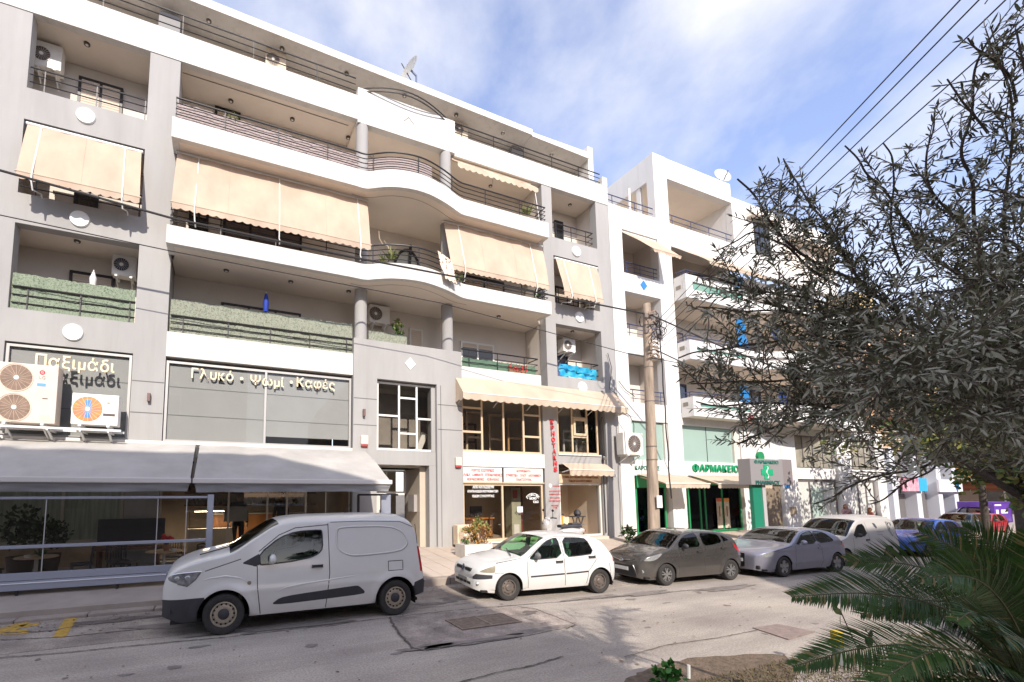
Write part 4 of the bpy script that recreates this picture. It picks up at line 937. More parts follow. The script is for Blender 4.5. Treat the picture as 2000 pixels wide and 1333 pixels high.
leaf_bush('potted_shrub', (q2.x+.1, 12.3, q2.z), .36, 320, LEAFD, 'dark potted shrub beside the bushier one behind the windbreak', 'plant', .12, potA(q2.x+.1, 12.3, .38, .8, .22))

# ================================================================== joinery shop
SHOPW = mat('shop_wall', (.74, .62, .48), .9, .15, .8)
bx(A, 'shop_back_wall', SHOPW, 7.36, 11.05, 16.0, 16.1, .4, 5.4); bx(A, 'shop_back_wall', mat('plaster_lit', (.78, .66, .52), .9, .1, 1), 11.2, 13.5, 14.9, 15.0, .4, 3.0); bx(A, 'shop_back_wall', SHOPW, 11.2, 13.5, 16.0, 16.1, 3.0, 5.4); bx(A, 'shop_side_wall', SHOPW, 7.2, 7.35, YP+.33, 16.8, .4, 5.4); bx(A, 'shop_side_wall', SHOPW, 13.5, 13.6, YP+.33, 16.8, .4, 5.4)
bx(A, 'shop_side_wall', SHOPW, 11.05, 11.2, YP+.33, 16.8, .4, 5.4)
bx(A, 'shop_floor', mat('shop_floor', (.60, .48, .36), .5, .2, 2), 7.36, 13.5, YP+.33, 16.8, .40, .47)
bx(A, 'shop_ceiling', CREAM, 7.36, 13.5, YP+.33, 16.8, 5.36, 5.4)
bx(A, 'shop_fascia', WHITE, 7.36, 10.755, YP-.02, YP+.3, 2.98, 3.475)
X = lambda px, py=840, y=13.08: at(px, py, y).x
FRC = mat('frame_beige', (.62, .47, .31), .5, .08)
v1 = [X(941), X(983), X(1022)]
framed(A, 'shop_window', 7.40, 10.70, 3.48, 5.34, 13.06, FRC, SHOPG, v1, ((7.44, v1[0], 4.98), (7.44, v1[0], 4.16), (v1[2], 10.66, 4.88), (v1[2], 10.66, 4.1)), .07)
v2 = [X(1117), X(1146)]
framed(A, 'shop_window', 11.44, 13.42, 3.54, 5.34, 13.06, FRC, SHOPG, v2, ((v2[0], v2[1], 4.92), (v2[0], v2[1], 4.2)), .07)
w = MB().box(v2[0]+.04, v2[1]-.04, 13.02, 13.06, 4.24, 4.33).box(v2[0]+.04, v2[1]-.04, 13.02, 13.06, 4.80, 4.89).box(v2[0]+.04, v2[0]+.13, 13.02, 13.06, 4.33, 4.80).box(v2[1]-.13, v2[1]-.04, 13.02, 13.06, 4.33, 4.80).build('casement', FRC, A)
bx(A, 'sill', PVC, 11.40, 13.45, YP-.04, YP+.05, 3.48, 3.53)
bx(A, 'sill', PVC, 7.38, 10.72, YP-.05, YP+.05, 3.455, 3.478) if False else None
# display frames upstairs
for x, z0, z1, y, m in ((8.6, 3.5, 5.1, 14.2, WOODL), (9.7, 3.5, 5.1, 14.4, WOODL), (8.0, 3.5, 4.7, 15.2, mat('blue_grey', (.20, .21, .24), .6)), (10.2, 3.5, 4.9, 13.9, mat('tan_panel', (.46, .27, .12), .6)), (12.0, 3.55, 4.8, 14.4, mat('tan_panel', (.46, .27, .12), .6)), (12.9, 3.55, 4.6, 14.0, WHITEM), (9.2, 3.5, 4.9, 15.6, WOODB), (11.6, 3.55, 5.0, 14.8, WOODB)):
    g = MB().box(x-.35, x-.28, y, y+.06, z0, z1).box(x+.28, x+.35, y, y+.06, z0, z1).box(x-.28, x+.28, y, y+.06, z1-.08, z1).box(x-.28, x+.28, y+.02, y+.04, z0+.6, z0+.68)
    t_ = g.build('display_door', m, None); tag(t_, {8.6: 'pale wooden door frame on show behind the left upper shop glass', 9.7: 'pale wooden frame on show at the middle upper shop glass', 8.0: 'blue grey frame on show deep in the upper shop', 10.2: 'tan panel door on show beside the shop name pillar', 12.0: 'tan frame on show behind the small casement', 12.9: 'white frame on show near the downpipe upstairs', 9.2: 'dark brown frame at the back of the upper shop', 11.6: 'dark brown frame deep behind the small casement'}[x], 'door frame')
# ground floor windows
fx = X(981, 1000)
framed(A, 'shop_window', 7.40, 10.68, .50, 2.42, 13.04, FRC, SHOPG, [fx], (), .07)
bx(A, 'sill', PVC, 7.40, fx, YP-.10, YP+.03, .44, .495)
for xa, xb, nm in ((7.42, fx-.04, 0), (fx+.04, 10.66, 1)):
    sp = bx(A, 'sign_panel', mat('panel_white', (.80, .76, .70), .5), xa, xb, YP-.012, YP+.04, 2.47, 2.955)
    cx = (xa+xb)/2
    for k, (s, wd) in enumerate([(('ΠΟΡΤΕΣ ΕΣΩΤΕΡΙΚΕΣ', .9), ('ΛΑΚΑ - LAMINATE - ΕΠΕΝΔΥΜΕΝΕΣ', 1.5), ('ΘΩΡΑΚΙΣΜΕΝΕΣ - ΑΣΦΑΛΕΙΑΣ', 1.25)), (('ΚΟΥΦΩΜΑΤΑ', .6), ('ΣΥΝΘΕΤΙΚΑ - ΞΥΛΟΥ - ΑΛΟΥΜΙΝΙΟΥ', 1.5), ('ΠΑΝΤΖΟΥΡΙΑ', .65))][nm]):
        put_text(s, sp, RED, (cx, YP-.016, 2.86-.15*k), width=wd, height=.095, bold=.004)
bx(A, 'sign_frame', FRC, 7.38, 10.72, YP-.02, YP+.05, 2.425, 2.465)
lt = thing('window_lettering', (8.2, 13.03, 2.2), 'white lettering across the top of the joinery shop glass', 'lettering')
put_text('ΑΠΟ ΚΑΤΑΣΚΕΥΗ', lt, WHT, (8.2, 13.03, 2.30), width=.85, height=.10, bold=.006, shear=.3); put_text('ΑΝΑΠΑΛΑΙΩΣΗ ΚΟΥΦΩΜΑΤΩΝ', lt, WHT, (8.18, 13.03, 2.16), width=1.2, height=.09, bold=.005); put_text('ΕΙΔΩΝ ΞΥΛΟΥΡΓΙΑΣ', lt, WHT, (8.2, 13.03, 2.0), width=.85, height=.085, bold=.005)
lt = thing('window_lettering', (10.2, 13.03, 2.0), 'white arched offer lettering on the shop glass beside the pillar', 'lettering')
for k, ch in enumerate('ΠΡΟΣΦΟΡΕΣ'):
    an = (k-4)/4*.75; cc = at(1041, 975, 13.03); put_text(ch, lt, WHT, (cc.x+.34*math.sin(an), 13.03, cc.z-.18+.34*math.cos(an)), size=.14, height=.10, bold=.006, roll=-an)
put_text('ΜΟΝΟ', lt, WHT, (cc.x, 13.03, cc.z+.02), width=.3, height=.09, bold=.006); put_text('ΕΔΩ', lt, WHT, (cc.x+.12, 13.03, cc.z-.1), width=.22, height=.08, bold=.006)
# stickers, door, desk
dk = thing('desk', (8.6, 14.6, .47), 'brown office desk inside the joinery shop', 'desk')
MB().bbox(7.6, 9.4, 14.2, 14.9, 1.15, 1.21, .01).build('desk_top', WOODO, dk); MB().box(7.65, 9.35, 14.25, 14.29, .47, 1.148).build('front_panel', WOODB, dk); MB().box(7.65, 7.7, 14.3, 14.85, .47, 1.148).build('side_panel', WOODB, dk); MB().box(9.3, 9.35, 14.3, 14.85, .47, 1.148).build('side_panel', WOODB, dk)
mn = thing('monitor', (8.8, 14.5, 1.21), 'black computer monitor on the shop desk', 'monitor'); MB().box(8.55, 9.05, 14.5, 14.54, 1.3, 1.62).build('screen', CHM, mn); MB().box(8.75, 8.85, 14.5, 14.56, 1.212, 1.298).build('stand', CHM, mn)
for x, z, w_, h_, lb in ((8.0, 1.75, .5, .38, 'dark framed picture on the shop back wall above the desk'), (9.0, 1.9, .28, .6, 'tall dark picture on the shop back wall')):
    tag(MB().box(x-w_/2, x+w_/2, 15.93, 15.98, z, z+h_).build('wall_picture', mat('picture_dark', (.07, .055, .05), .5), None), lb, 'picture')
tag(MB().box(9.55, 9.78, 13.02, 13.026, 1.43, 1.63).build('notice', mat('paper_bluish', (.66, .68, .78), .7), None), 'pale paper notice stuck on the shop door glass', 'notice')
gp = thing('stair_column', (10.1, 14.0, .5), 'pale green pillar with white papers just inside the shop door', 'pillar')
MB().box(9.95, 10.35, 13.9, 14.3, .47, 2.3).build('shaft', mat('pillar_olive', (.44, .44, .32), .8, .2, 3), gp); MB().box(10.02, 10.26, 13.885, 13.895, .55, .95).build('paper', WHITEM, gp); MB().box(10.0, 10.2, 13.885, 13.895, 1.9, 2.2).build('paper', mat('red_sheet', (.42, .07, .05), .7), gp)
bx(A, 'shop_curtain', mat('maroon_panel', (.20, .05, .04), .8), 10.42, 10.66, 14.2, 14.3, .5, 2.4)
# right ground floor: open doorway with wooden lintel
lint = bx(A, 'door_lintel', WOODL, 11.42, 13.45, YP+.02, YP+.1, 2.46, 2.78)
put_text('ΞΥΛΙΝΑ ΚΟΥΦΩΜΑΤΑ ΠΑΡΑΔΟΣΙΑΚΑ', lint, mat('brown_letters', (.30, .10, .03), .6), (12.42, YP+.015, 2.68), width=1.75, height=.09, bold=.004); put_text('ΕΙΔΩΝ ΚΑΛΛΙΤΕΧΝΙΑΣ', lint, mat('brown_letters', (.30, .10, .03), .6), (12.42, YP+.015, 2.54), width=1.1, height=.08, bold=.004)
framed(A, 'shop_doorway', 11.42, 13.44, .50, 2.455, 13.06, PVC, SHOPG, [], (), .07, pane=False)
bx(A, 'step', mat('pale_step', (.58, .50, .42), .8, .1), 11.42, 13.46, YP-.22, YP+.02, .36, .50)
cb = thing('cabinet', (11.95, 13.9, .5), 'yellow wooden cabinet inside the open shop doorway', 'cabinet'); MB().bbox(11.5, 12.15, 13.7, 14.2, .48, 1.25, .01).build('case', mat('yellow_wood', (.62, .33, .06), .45, .15, 4), cb); MB().bbox(11.48, 12.17, 13.68, 14.22, 1.252, 1.30, .01).build('top', CHM, cb)
fs_ = thing('folding_stand', (13.1, 14.0, .5), 'dark crossed leg stand with a pot inside the shop doorway', 'stand')
for x in (12.95, 13.25):
    for s in (1, -1): MB().bar((x-.12*s, 13.95, .48), (x+.12*s, 13.95, 1.15), .03, .03).build('leg', CHM, fs_)
MB().box(12.75, 13.42, 13.85, 14.1, 1.152, 1.19).build('top', CHM, fs_)
tag(MB().lathe([(.10, 1.19), (.15, 1.28), (.12, 1.38), (.05, 1.45)], 14, (13.1, 13.97, 0)).build('pot', CHM, None, True), 'dark metal pot on the folding stand', 'pot')
hd = thing('wall_hook_rail', (12.7, 14.8, 2), 'dark carved hook rail on the pale wall inside the shop doorway', 'ornament')
ph = MB()
for k in range(9): ph.lathe([(.05, 14.82), (.06, 14.89)], 8, (12.35+k*.07, 0, 2.02+.07*math.sin(k*1.3)), 'y')
ph.build('carving', CHM, hd)
bx(A, 'downpipe', mat('pipe_grey', (.30, .30, .30), .5), 13.66, 13.745, YP-.10, YP-.012, .42, 5.1)
MB().tube([(13.50, YP-.05, .6), (13.50, YP-.05, 4.9), (13.55, YP-.06, 5.0)], .018, 6).build('cable', BLACKM, A, True)
vs_ = thing('vertical_sign', (11.1, YP-.03, 4), 'red vertical letters running down the grey pillar of the joinery shop', 'shop sign')
for k, ch in enumerate('ΚΡΗΟΤΑΚΗS'):
    p = at(1078+.9*k, 824+(917-824)*k/8, YP-.03); put_text(ch, vs_, RED, (p.x, YP-.03, p.z), size=.3, height=.175, width=.15, bold=.012, ext=.015)
pn = thing('pillar_notice', (11.05, YP, 1.5), 'red printed lines on the grey pillar by the scooter', 'notice')
p = at(1075, 949, YP-.01); MB().lathe([(.07, YP-.012), (.07, YP-.004)], 16, (p.x, 0, p.z), 'y').build('badge', WHT, pn, True)
for py, s, w_ in ((950, 'ΞΥΛΟΥΡΓΙΚΑ', .34), (960, 'ΚΑΤΑΣΚΕΥΕΣ', .5), (966, 'ΚΟΥΦΩΜΑΤΑ ΠΟΡΤΕΣ', .5), (973, 'ΝΤΟΥΛΑΠΕΣ', .45), (979, 'ΚΟΥΖΙΝΕΣ ΣΚΑΛΕΣ', .5), (988, 'ΠΡΟΣΦΟΡΕΣ', .32), (992, 'ΣΤΟΚ', .2)):
    p = at(1084, py, YP-.008); put_text(s, pn, RED, (p.x+(.06 if py == 950 else 0), YP-.008, p.z), width=w_, height=.055, bold=.004, ext=.002)
for px, py in ((1181, 897), (1199, 930)):
    p = at(px, py, YP-.1); fl = thing('flood_lamp', (p.x, YP, p.z), 'small floodlight above the doorway awning corner' if px < 1190 else 'small white floodlight on the downpipe beside the white building', 'lamp')
    MB().bbox(p.x-.09, p.x+.05, YP-.18, YP-.10, p.z-.05, p.z+.06, .015).build('head', WHITEM if px > 1190 else mat('lamp_dark', (.15, .13, .11), .5), fl); MB().bar((p.x, YP-.10, p.z), (p.x, YP-.0, p.z-.06), .03, .03).build('bracket', BLACKM, fl)

for o in bpy.data.objects:
    if o.parent is None and o.name.split('.')[0] in ('cafe_table', 'flower_pot', 'table_plant', 'ashtray', 'cafe_chair'):
        k = o.name.split('.')[0]
        if k == 'cafe_table': o.scale.z = ((p1.z+p2.z)/2-.28)/.75
        elif k == 'cafe_chair': o.scale = (.88, .88, .82)
        else: o.location.z += (p1.z+p2.z)/2-1.03
# ================================================================== the white building with the pharmacy
Bd = thing('white_building', (14.5, YP, .4), 'white apartment building with blue details above the pharmacy', 'building')
W2 = mat('white_render2', (.70, .685, .66), .85, .07, .8, .08, 45, stretch=(1.5, 1.5, .4)); weather(W2, .12)
BLUE = mat('blue_paint', (.03, .20, .50), .5); RAILB = mat('rail_blue', (.05, .06, .14), .45)
WB = 14.3
bx(Bd, 'pillar', W2, 14.45, 15.16, YP, YP+.32, .35, 14.07)
bx(Bd, 'pillar', W2, 17.26, 18.1, YP, YP+.36, .35, 17.18)
for z0, z1 in ((5.0, 5.74), (7.77, 8.5), (10.4, 11.19), (13.1, 14.07)): bx(Bd, 'spandrel', W2, 15.16, 17.26, YP, YP+.3, z0, z1)
bx(Bd, 'spandrel', W2, 18.1, 22.6, YP, YP+.3, 13.0, 14.05); bx(Bd, 'roof_band', W2, 18.1, 22.6, YP, YP+.3, 16.18, 17.15)
bx(Bd, 'wall', W2, 22.6, 31.5, YP, YP+.3, 12.9, 16.5); bx(Bd, 'end_wall', W2, 22.6, 22.9, YP+.31, 18, 12.9, 17.2)
MB().prism([(22.6, 16.5), (31.5, 16.5), (31.5, 15.6), (22.6, 16.9)], YP+.02, YP+.28)
bx(Bd, 'penthouse_side', W2, 17.26, 17.5, YP+.365, 18.5, 16.0, 17.16); bx(Bd, 'roof', SOFFIT, 17.55, 22.6, YP+.31, 18.5, 16.2, 16.4)
bx(Bd, 'roof_post', W2, 17.3, 17.45, 13.75, 13.95, 14.1, 16.0)
bx(Bd, 'penthouse_wall', W2, 14.6, 22.6, 18.5, 18.7, 13, 17.1); bx(Bd, 'penthouse_screen', W2, 14.5, 16.2, 15.2, 15.4, 14.1, 15.1)
bx(Bd, 'terrace_slab', SOFFIT, 14.5, 22.6, YP+.31, 18.5, 13.5, 13.7)
MB().lathe([(.06, 13.75), (.06, 16.0)], 12, (16.9, 14.0, 0)).build('roof_pipe', W2, Bd, True)
bx(Bd, 'back_wall', CREAM, 14.45, 31.5, WB, WB+.2, 5.0, 13.5)
bx(Bd, 'side_wall', CREAM, 14.9, 15.14, YP+.33, WB-.005, 5.2, 13.4); bx(Bd, 'side_wall', CREAM, 17.3, 17.7, YP+.37, WB-.005, 5.2, 13.4)
for z in (7.78, 10.42, 13.08): bx(Bd, 'bay_slab', SOFFIT, 15.0, 17.3, YP+.305, WB-.002, z, z+.2)
p = at(1257, 558, YP); MB().prism([(p.x-.2, p.z), (p.x, p.z-.22), (p.x+.2, p.z), (p.x, p.z+.22)], YP-.02, YP+.01).build('diamond', BLUE, Bd)
for z in (11.19, 8.5, 5.74):
    railing(Bd, [(15.18, YP+.1), (17.24, YP+.1)], z, [z+.55, z+.37, z+.19], .8, first=.25, m=RAILB)
    opening(Bd, 15.2, 15.75, z-.3, z+1.25, WB, 0, RAILB, 0, mat('blueish_pane', (.05, .07, .10), .1))
railing(Bd, [(14.5, YP+.1), (17.2, YP+.1)], 14.05, [14.55, 14.3], 1.3, m=RAILB); railing(Bd, [(18.12, YP+.1), (22.58, YP+.1)], 14.05, [14.55, 14.3], 1.25, m=RAILB)
opening(Bd, 21.5, 22.2, 13.9, 14.8, 18.4, 0, RAILB, 0)
# projecting balconies
PLAN = [(18.12, 12.45), (22.5, 12.42)]+smooth_path([(22.5, 12.42), (22.9, 12.3), (23.7, 11.9), (24.6, 11.6), (25.8, 11.5), (27, 11.7), (28, 12.1), (28.6, 12.45)], 2)+[(31.4, 12.45)]
TILES = mat('slot_green', (.30, .34, .28), .6, .7, 6, col2=(.05, .30, .24))
for k, z in enumerate((10.42, 7.72, 5.28)):
    zt = z+(1.04 if k == 0 else .82)
    MB().ribbon(PLAN, .16, z, z+.40).build('balcony_parapet', W2, Bd, True)
    MB().ribbon(PLAN, .16, zt-.28, zt).build('balcony_parapet', W2, Bd, True)
    for xa, xb in ((18.12, 18.55), (21.95, 22.8), (27.6, 31.4)): bx(Bd, 'parapet_block', W2, xa, xb, 12.452 if xa < 20 else 12.48, 12.60, z+.403, zt-.283)
    MB().ribbon([(p[0], p[1]+.07) for p in PLAN[:2]], .02, z+.403, zt-.283).build('glass_blocks', TILES, Bd)
    bx(Bd, 'balcony_side', W2, 18.121, 18.28, 12.615, YP-.004, z, zt)
    bx(Bd, 'side_slot', mat('slot_dark', (.25, .22, .18), .8), 18.11, 18.12, 12.68, 12.9, z+.45, z+.62)
    q = off_path(PLAN, .155); MB().slab([(18.29, 12.61)]+q[1:]+[(31.4, WB), (18.11, WB), (18.11, YP+.02), (18.29, YP-.02)], z+.006, z+.2).build('balcony_slab', SOFFIT, Bd)
    railing(Bd, [(18.2, 12.95), (18.2, 12.53), (22.5, 12.5)], zt, [zt+.22, zt+.1], 1.4, m=RAILB)
for z in (8.4, 10.9, 5.9): opening(Bd, 18.9, 20.3, z-.1, z+1.3, WB, .3 if z > 8 else 0, RAILB, 1)
opening(Bd, 24.5, 26, 10.9, 12.6, WB, 0, RAILB, 1); opening(Bd, 24.5, 26, 8.2, 9.9, WB, 0, RAILB, 1); opening(Bd, 24.5, 26, 5.9, 7.4, WB, 0, RAILB, 1)
opening(Bd, 24.2, 25.4, 14.0, 15.6, YP, 0, BLACKM, 2); bx(Bd, 'window_hood', SOFFIT, 23.7, 26.0, YP-.35, YP-.001, 15.7, 15.9); bx(Bd, 'window_hood', SOFFIT, 26.6, 31, YP-.5, YP-.001, 15.1, 15.3)
bx(Bd, 'balcony_recess', SOFFIT, 26.6, 31, YP-.02, YP-.001, 13.6, 15.05)
for px, y, z0, z1 in ((1441, 12.3, 10.8, 12.2), (1446, 12.3, 7.9, 9.6), (1514, 12.0, 7.9, 9.4), (1450, 12.3, 5.6, 7.0), (1528, 12.0, 5.5, 7.0)):
    pass
def cloth_hang(px, py0, py1, y, w, m, label, cat='drape'):
    a, b = at(px, py0, y), at(px, py1, y); f = fabric((a.x-w/2, y, a.z), (a.x+w/2, y, a.z), (a.x+w/2+.05, y-.04, b.z), (a.x-w/2-.05, y-.04, b.z), .03, 10, 8, .02)
    return tag(f.build('hanging_cloth', m, None, 'all', fix=False), label, cat)
BL1 = cloth('blue_cloth', (.02, .22, .55), .2); BL2 = cloth('navy_cloth', (.015, .05, .22), .2)
cloth_hang(1442, 540, 562, 12.36, .62, BL1, 'short blue cloth tied to the white balcony under the beige awning')
cloth_hang(1446, 622, 675, 12.5, .62, BL1, 'long bright blue cloth hanging inside the white balcony', )
cloth_hang(1515, 640, 664, 12.2, .62, BL2, 'navy cloth hanging on the curved white balcony')
cloth_hang(1453, 755, 790, 12.5, .6, BL1, 'bright blue cloth on the lowest white balcony, among olive twigs')
cloth_hang(1528, 766, 790, 12.3, .5, BL2, 'dark blue cloth on the lowest curved white balcony')
for px, py, m, lb in ((1466, 818, RED, 'red round ornament on the white balcony front'), (1501, 817, BLUE, 'blue square ornament on the white balcony front')):
    p = at(px, py, 12.4); g = MB()
    (g.lathe([(.17, 12.36), (.17, 12.41)], 14, (p.x, 0, p.z), 'y') if m is RED else g.box(p.x-.13, p.x+.13, 12.36, 12.41, p.z-.15, p.z+.15)); tag(g.build('ornament', m, None), lb, 'ornament')
drop_awning(15.2, 17.2, 13.0, YP+.05, 15.75, 17.35, 11.85, 12.05, (), 'beige awning swung out from the narrow bay of the white building', val=.12)
drop_awning(18.15, 23.4, 12.95, YP-.02, 18.9, 23.0, 11.9, 11.9, (), 'beige awning swung out over the top balcony of the white building', val=.14)
# mezzanine glass and ground floor
GG = mat('green_glass', (.34, .46, .41), .12, .06, 1, spec=.8)
for xa, xb in ((15.22, 17.05), (18.06, 21.5)):
    w = bx(Bd, 'mezzanine_window', GG, xa, xb, YP+.12, YP+.15, 3.42, 4.98)
    if xb > 20: MB().box(19.75, 19.78, YP+.11, YP+.119, 3.42, 4.98).build('joint', BLACKM, w)
bx(Bd, 'reveal', CREAM, 17.06, 17.25, YP+.05, YP+.3, 3.42, 4.98); bx(Bd, 'reveal', CREAM, 21.51, 21.9, YP+.03, YP+.3, 3.42, 4.98)
bx(Bd, 'spandrel', W2, 18.1, 22.0, YP, YP+.3, 4.98, 5.28); bx(Bd, 'pillar', W2, 21.92, 22.9, YP-.01, YP+.3, .35, 5.28)
bx(Bd, 'fascia', W2, 15.162, 17.255, YP-.005, YP+.3, 2.78, 3.415); bx(Bd, 'fascia', W2, 18.102, 21.915, YP-.005, YP+.3, 2.78, 3.415)
bx(Bd, 'interior_slab', CREAM, 14.6, 31, YP+.31, 17, 2.9, 3.1)
PHG = mat('pharmacy_green', (.02, .24, .09), .5)
bx(Bd, 'shop_back_wall', mat('shop_pale', (.76, .72, .64), .9), 14.6, 23, 15.0, 15.1, .4, 3.1); bx(Bd, 'shop_floor', mat('shop_floor', (.60, .48, .36), .5), 14.6, 23, YP+.31, 16.8, .36, .42)
framed(Bd, 'pharmacy_window', 15.3, 17.0, .45, 2.76, 13.1, PHG, SHOPG, [], (), .08)
framed(Bd, 'pharmacy_window', 18.35, 21.85, .42, 2.76, 13.1, PHG, SHOPG, [19.1, 19.42, 20.55], (), .08)
bx(Bd, 'window_dado', mat('orange_panel', (.50, .15, .03), .5, .2, 3), 15.38, 16.95, 13.2, 13.23, .47, .98)
bx(Bd, 'window_dado', mat('orange_panel', (.50, .15, .03), .5, .2, 3), 20.65, 21.7, 13.25, 13.28, .5, 1.2)
bx(Bd, 'green_band', PHG, 15.3, 17, 13.02, 13.09, 2.3, 2.755); bx(Bd, 'green_band', PHG, 18.36, 21.84, 13.02, 13.09, 2.42, 2.755)
for x, m, z0, z1 in ((20.25, mat('poster_red', (.62, .12, .07), .6), .55, 1.85), (20.75, mat('poster_orange', (.66, .28, .05), .6), .55, 1.85)):
    g = MB().box(x-.17, x+.17, 13.06, 13.075, z0, z1).build('banner', mat('banner_pale', (.66, .58, .46), .6, .35, 4), None); tag(g, 'tall pale banner with red top in the pharmacy window' if x < 20.5 else 'tall pale banner with orange top in the pharmacy window', 'banner')
    MB().box(x-.17, x+.17, 13.05, 13.059, z1-.14, z1).build('header', m, g); MB().box(x-.03, x+.03, 13.05, 13.059, z0+.5, z1-.35).build('print', mat('print_dark', (.25, .12, .06), .7), g)
shv = MB()
for k in range(5): shv.box(18.5, 20.4, 14.2, 14.5, .7+k*.38, .72+k*.38)
sv = thing('pharmacy_shelf', (19.4, 14.3, .45), 'dark shelf with rows of packages inside the pharmacy', 'shelf'); shv.build('board', CHM, sv)
pk = MB()
for k in range(5):
    for j in range(22):
        if random.random() < .85: pk.box(18.5+j*.085, 18.5+j*.085+random.uniform(.04, .075), 14.22, 14.3, .722+k*.38, .722+k*.38+random.uniform(.08, .24))
pk.build('packages', mat('packages', (.62, .60, .56), .6, .9, 10, col2=(.10, .16, .14)), sv, kind='stuff')
ps_ = thing('pharmacy_lettering', at(1397, 911, YP-.02), 'green raised Greek pharmacy lettering on the white fascia', 'shop sign')
a, b = at(1352, 921, YP-.03), at(1443, 920, YP-.03); letters('ΦΑΡΜΑΚΕΙΟ', ps_, GRN, (a.x, a.y, 3.0), (b.x, a.y, 3.0), .30, .04, .02)
ps_ = thing('pharmacist_lettering', at(1262, 914, YP-.02), 'small green name lettering behind the utility pole', 'shop sign')
a, b = at(1240, 918, YP-.02), at(1289, 919, YP-.02); letters('ΚΑΡΟΥ   ΗΣ', ps_, mat('teal_letters', (.01, .18, .14), .5), (a.x, a.y, a.z), (b.x, a.y, a.z), .17, .01, .006)
def shop_awning2(xa, xb, label):
    t = thing('pharmacy_awning', (xa, YP, 2.85), label, 'awning', 'cream awnings over the pharmacy'); yf, zf = 11.75, 2.44
    fabric((xa, YP-.03, 2.84), (xb, YP-.03, 2.84), (xb, yf, zf), (xa, yf, zf), -.02, 10, 5, .004).build('canvas', CANVASW, t, 'all', fix=False)
    scallop_strip((xa, yf, zf-.01), (xb, yf, zf-.01), .17, .2, .03).build('valance', CANVASW, t, 'all', fix=False)
    MB().tube([(xa-.02, yf, zf), (xb+.02, yf, zf)], .025, 8).build('front_bar', WHITEM, t, True)
    for x in (xa+.15, xb-.15): MB().bar((x, YP-.03, 2.72), (x, yf+.03, zf-.02), .04, .05).build('arm', mat('arm_wood', (.42, .30, .2), .6), t)
shop_awning2(15.3, 17.75, 'cream awning over the pharmacy window behind the utility pole'); shop_awning2(18.25, 21.75, 'cream awning over the pharmacy door under the green lettering')
bx(Bd, 'awning_shade_wall', W2, 22.905, 23.4, YP, YP+.3, .35, 5.28)
unit_px((1218, 888), (1254, 847), 12.55, 'white outdoor unit mounted on the white wall beside the utility pole', d=.34, fanx=0.05)
# doors and shops further along
bx(Bd, 'brown_door', mat('brown_door', (.22, .17, .12), .6), 23.45, 24.85, YP+.1, YP+.14, .35, 2.45)
bx(Bd, 'spandrel', W2, 23.402, 24.9, YP, YP+.3, 2.45, 5.28)
bx(Bd, 'pillar', W2, 24.9, 26.1, YP-.02, YP+.3, .35, 5.28)
tag(MB().box(24.95, 25.35, YP-.06, YP-.022, 2.3, 2.62).build('blue_plate', BLUE, None), 'small blue plate on the white pillar behind the pharmacy sign', 'plate')
tag(MB().box(25.25, 25.6, YP-.12, YP-.022, 1.05, 1.4).build('meter_box', mat('box_tan', (.36, .28, .20), .6), None), 'small tan box on the white pillar', 'box')
GW = mat('white_blind', (.62, .62, .58), .5, .1, 2)
for xa, xb in ((26.1, 29.6), (30.9, 33.4)):
    framed(Bd, 'shop_front', xa, xb, .35, 2.75, YP+.06, mat('dark_frame', (.14, .12, .12), .5), GW, [xa+(xb-xa)*.32, xa+(xb-xa)*.64], (), .12)
    bx(Bd, 'fascia', W2, xa, xb, YP-.005, YP+.3, 2.75, 3.3)
    framed(Bd, 'mezzanine_window', xa, xb, 3.3, 4.95, YP+.1, mat('dark_frame', (.14, .12, .12), .5), mat('curtain_pane', (.36, .34, .28), .2, .4, 2), [xa+(xb-xa)*k/4 for k in (1, 2, 3)], (), .06)
    bx(Bd, 'spandrel', W2, xa, xb, YP, YP+.3, 4.95, 5.4)
bx(Bd, 'glass_door', mat('mint_glass', (.42, .52, .46), .2), 27.25, 28.3, YP+.03, YP+.055, .4, 2.3)
bx(Bd, 'pillar', W2, 29.6, 30.9, YP-.1, YP+.3, .35, 5.4); bx(Bd, 'pillar', W2, 33.4, 34.3, YP-.1, YP+.3, .35, 5.4)
dish = thing('satellite_dish', at(1409, 346, 13.4), 'white satellite dish on the roof edge of the white building', 'satellite dish')
p = at(1409, 346, 13.4)
def dish_build(t, p, r, nrm, m=WHITEM):
    nrm = Vector(nrm).normalized(); Mx = nrm.to_track_quat('Z', 'Y').to_matrix().to_4x4(); bm = bmesh.new(); n = 20; rings = []
    for k in range(6):
        rr = r*k/5; rings.append([bm.verts.new(Vector(p)+(Mx @ Vector((rr*math.cos(2*math.pi*j/n), rr*1.08*math.sin(2*math.pi*j/n), .25*rr*rr/r)))) for j in range(n)] if k else [bm.verts.new(Vector(p))])
    for j in range(n): bm.faces.new((rings[0][0], rings[1][j], rings[1][(j+1) % n]))
    for k in range(1, 5):
        for j in range(n): bm.faces.new((rings[k][j], rings[k+1][j], rings[k+1][(j+1) % n], rings[k][(j+1) % n]))
    bmesh.ops.solidify(bm, geom=bm.faces[:], thickness=.02); MB().bm(bm).build('reflector', m, t, True)
    MB().bar(p, Vector(p)-nrm*.25, .05, .05).bar(Vector(p)-nrm*.25, Vector(p)-nrm*.25-Vector((0, 0, r+.3)), .05, .05).build('mast', mat('mast_blue', (.10, .13, .22), .5), t)
    MB().bar(Vector(p)-Vector((0, 0, r*.95)), Vector(p)+nrm*r*1.1-Vector((0,0,r*.3)), .025, .025).build('feed_arm', BLACKM, t)
dish_build(dish, p, .42, (-.35, -1, .35))
p = at(803, 138, 13.6); dish = thing('satellite_dish', p, 'white satellite dish seen nearly edge on above the grey building roof', 'satellite dish'); dish_build(dish, p+Vector((0, 0, .0)), .42, (-.78, .06, .62))

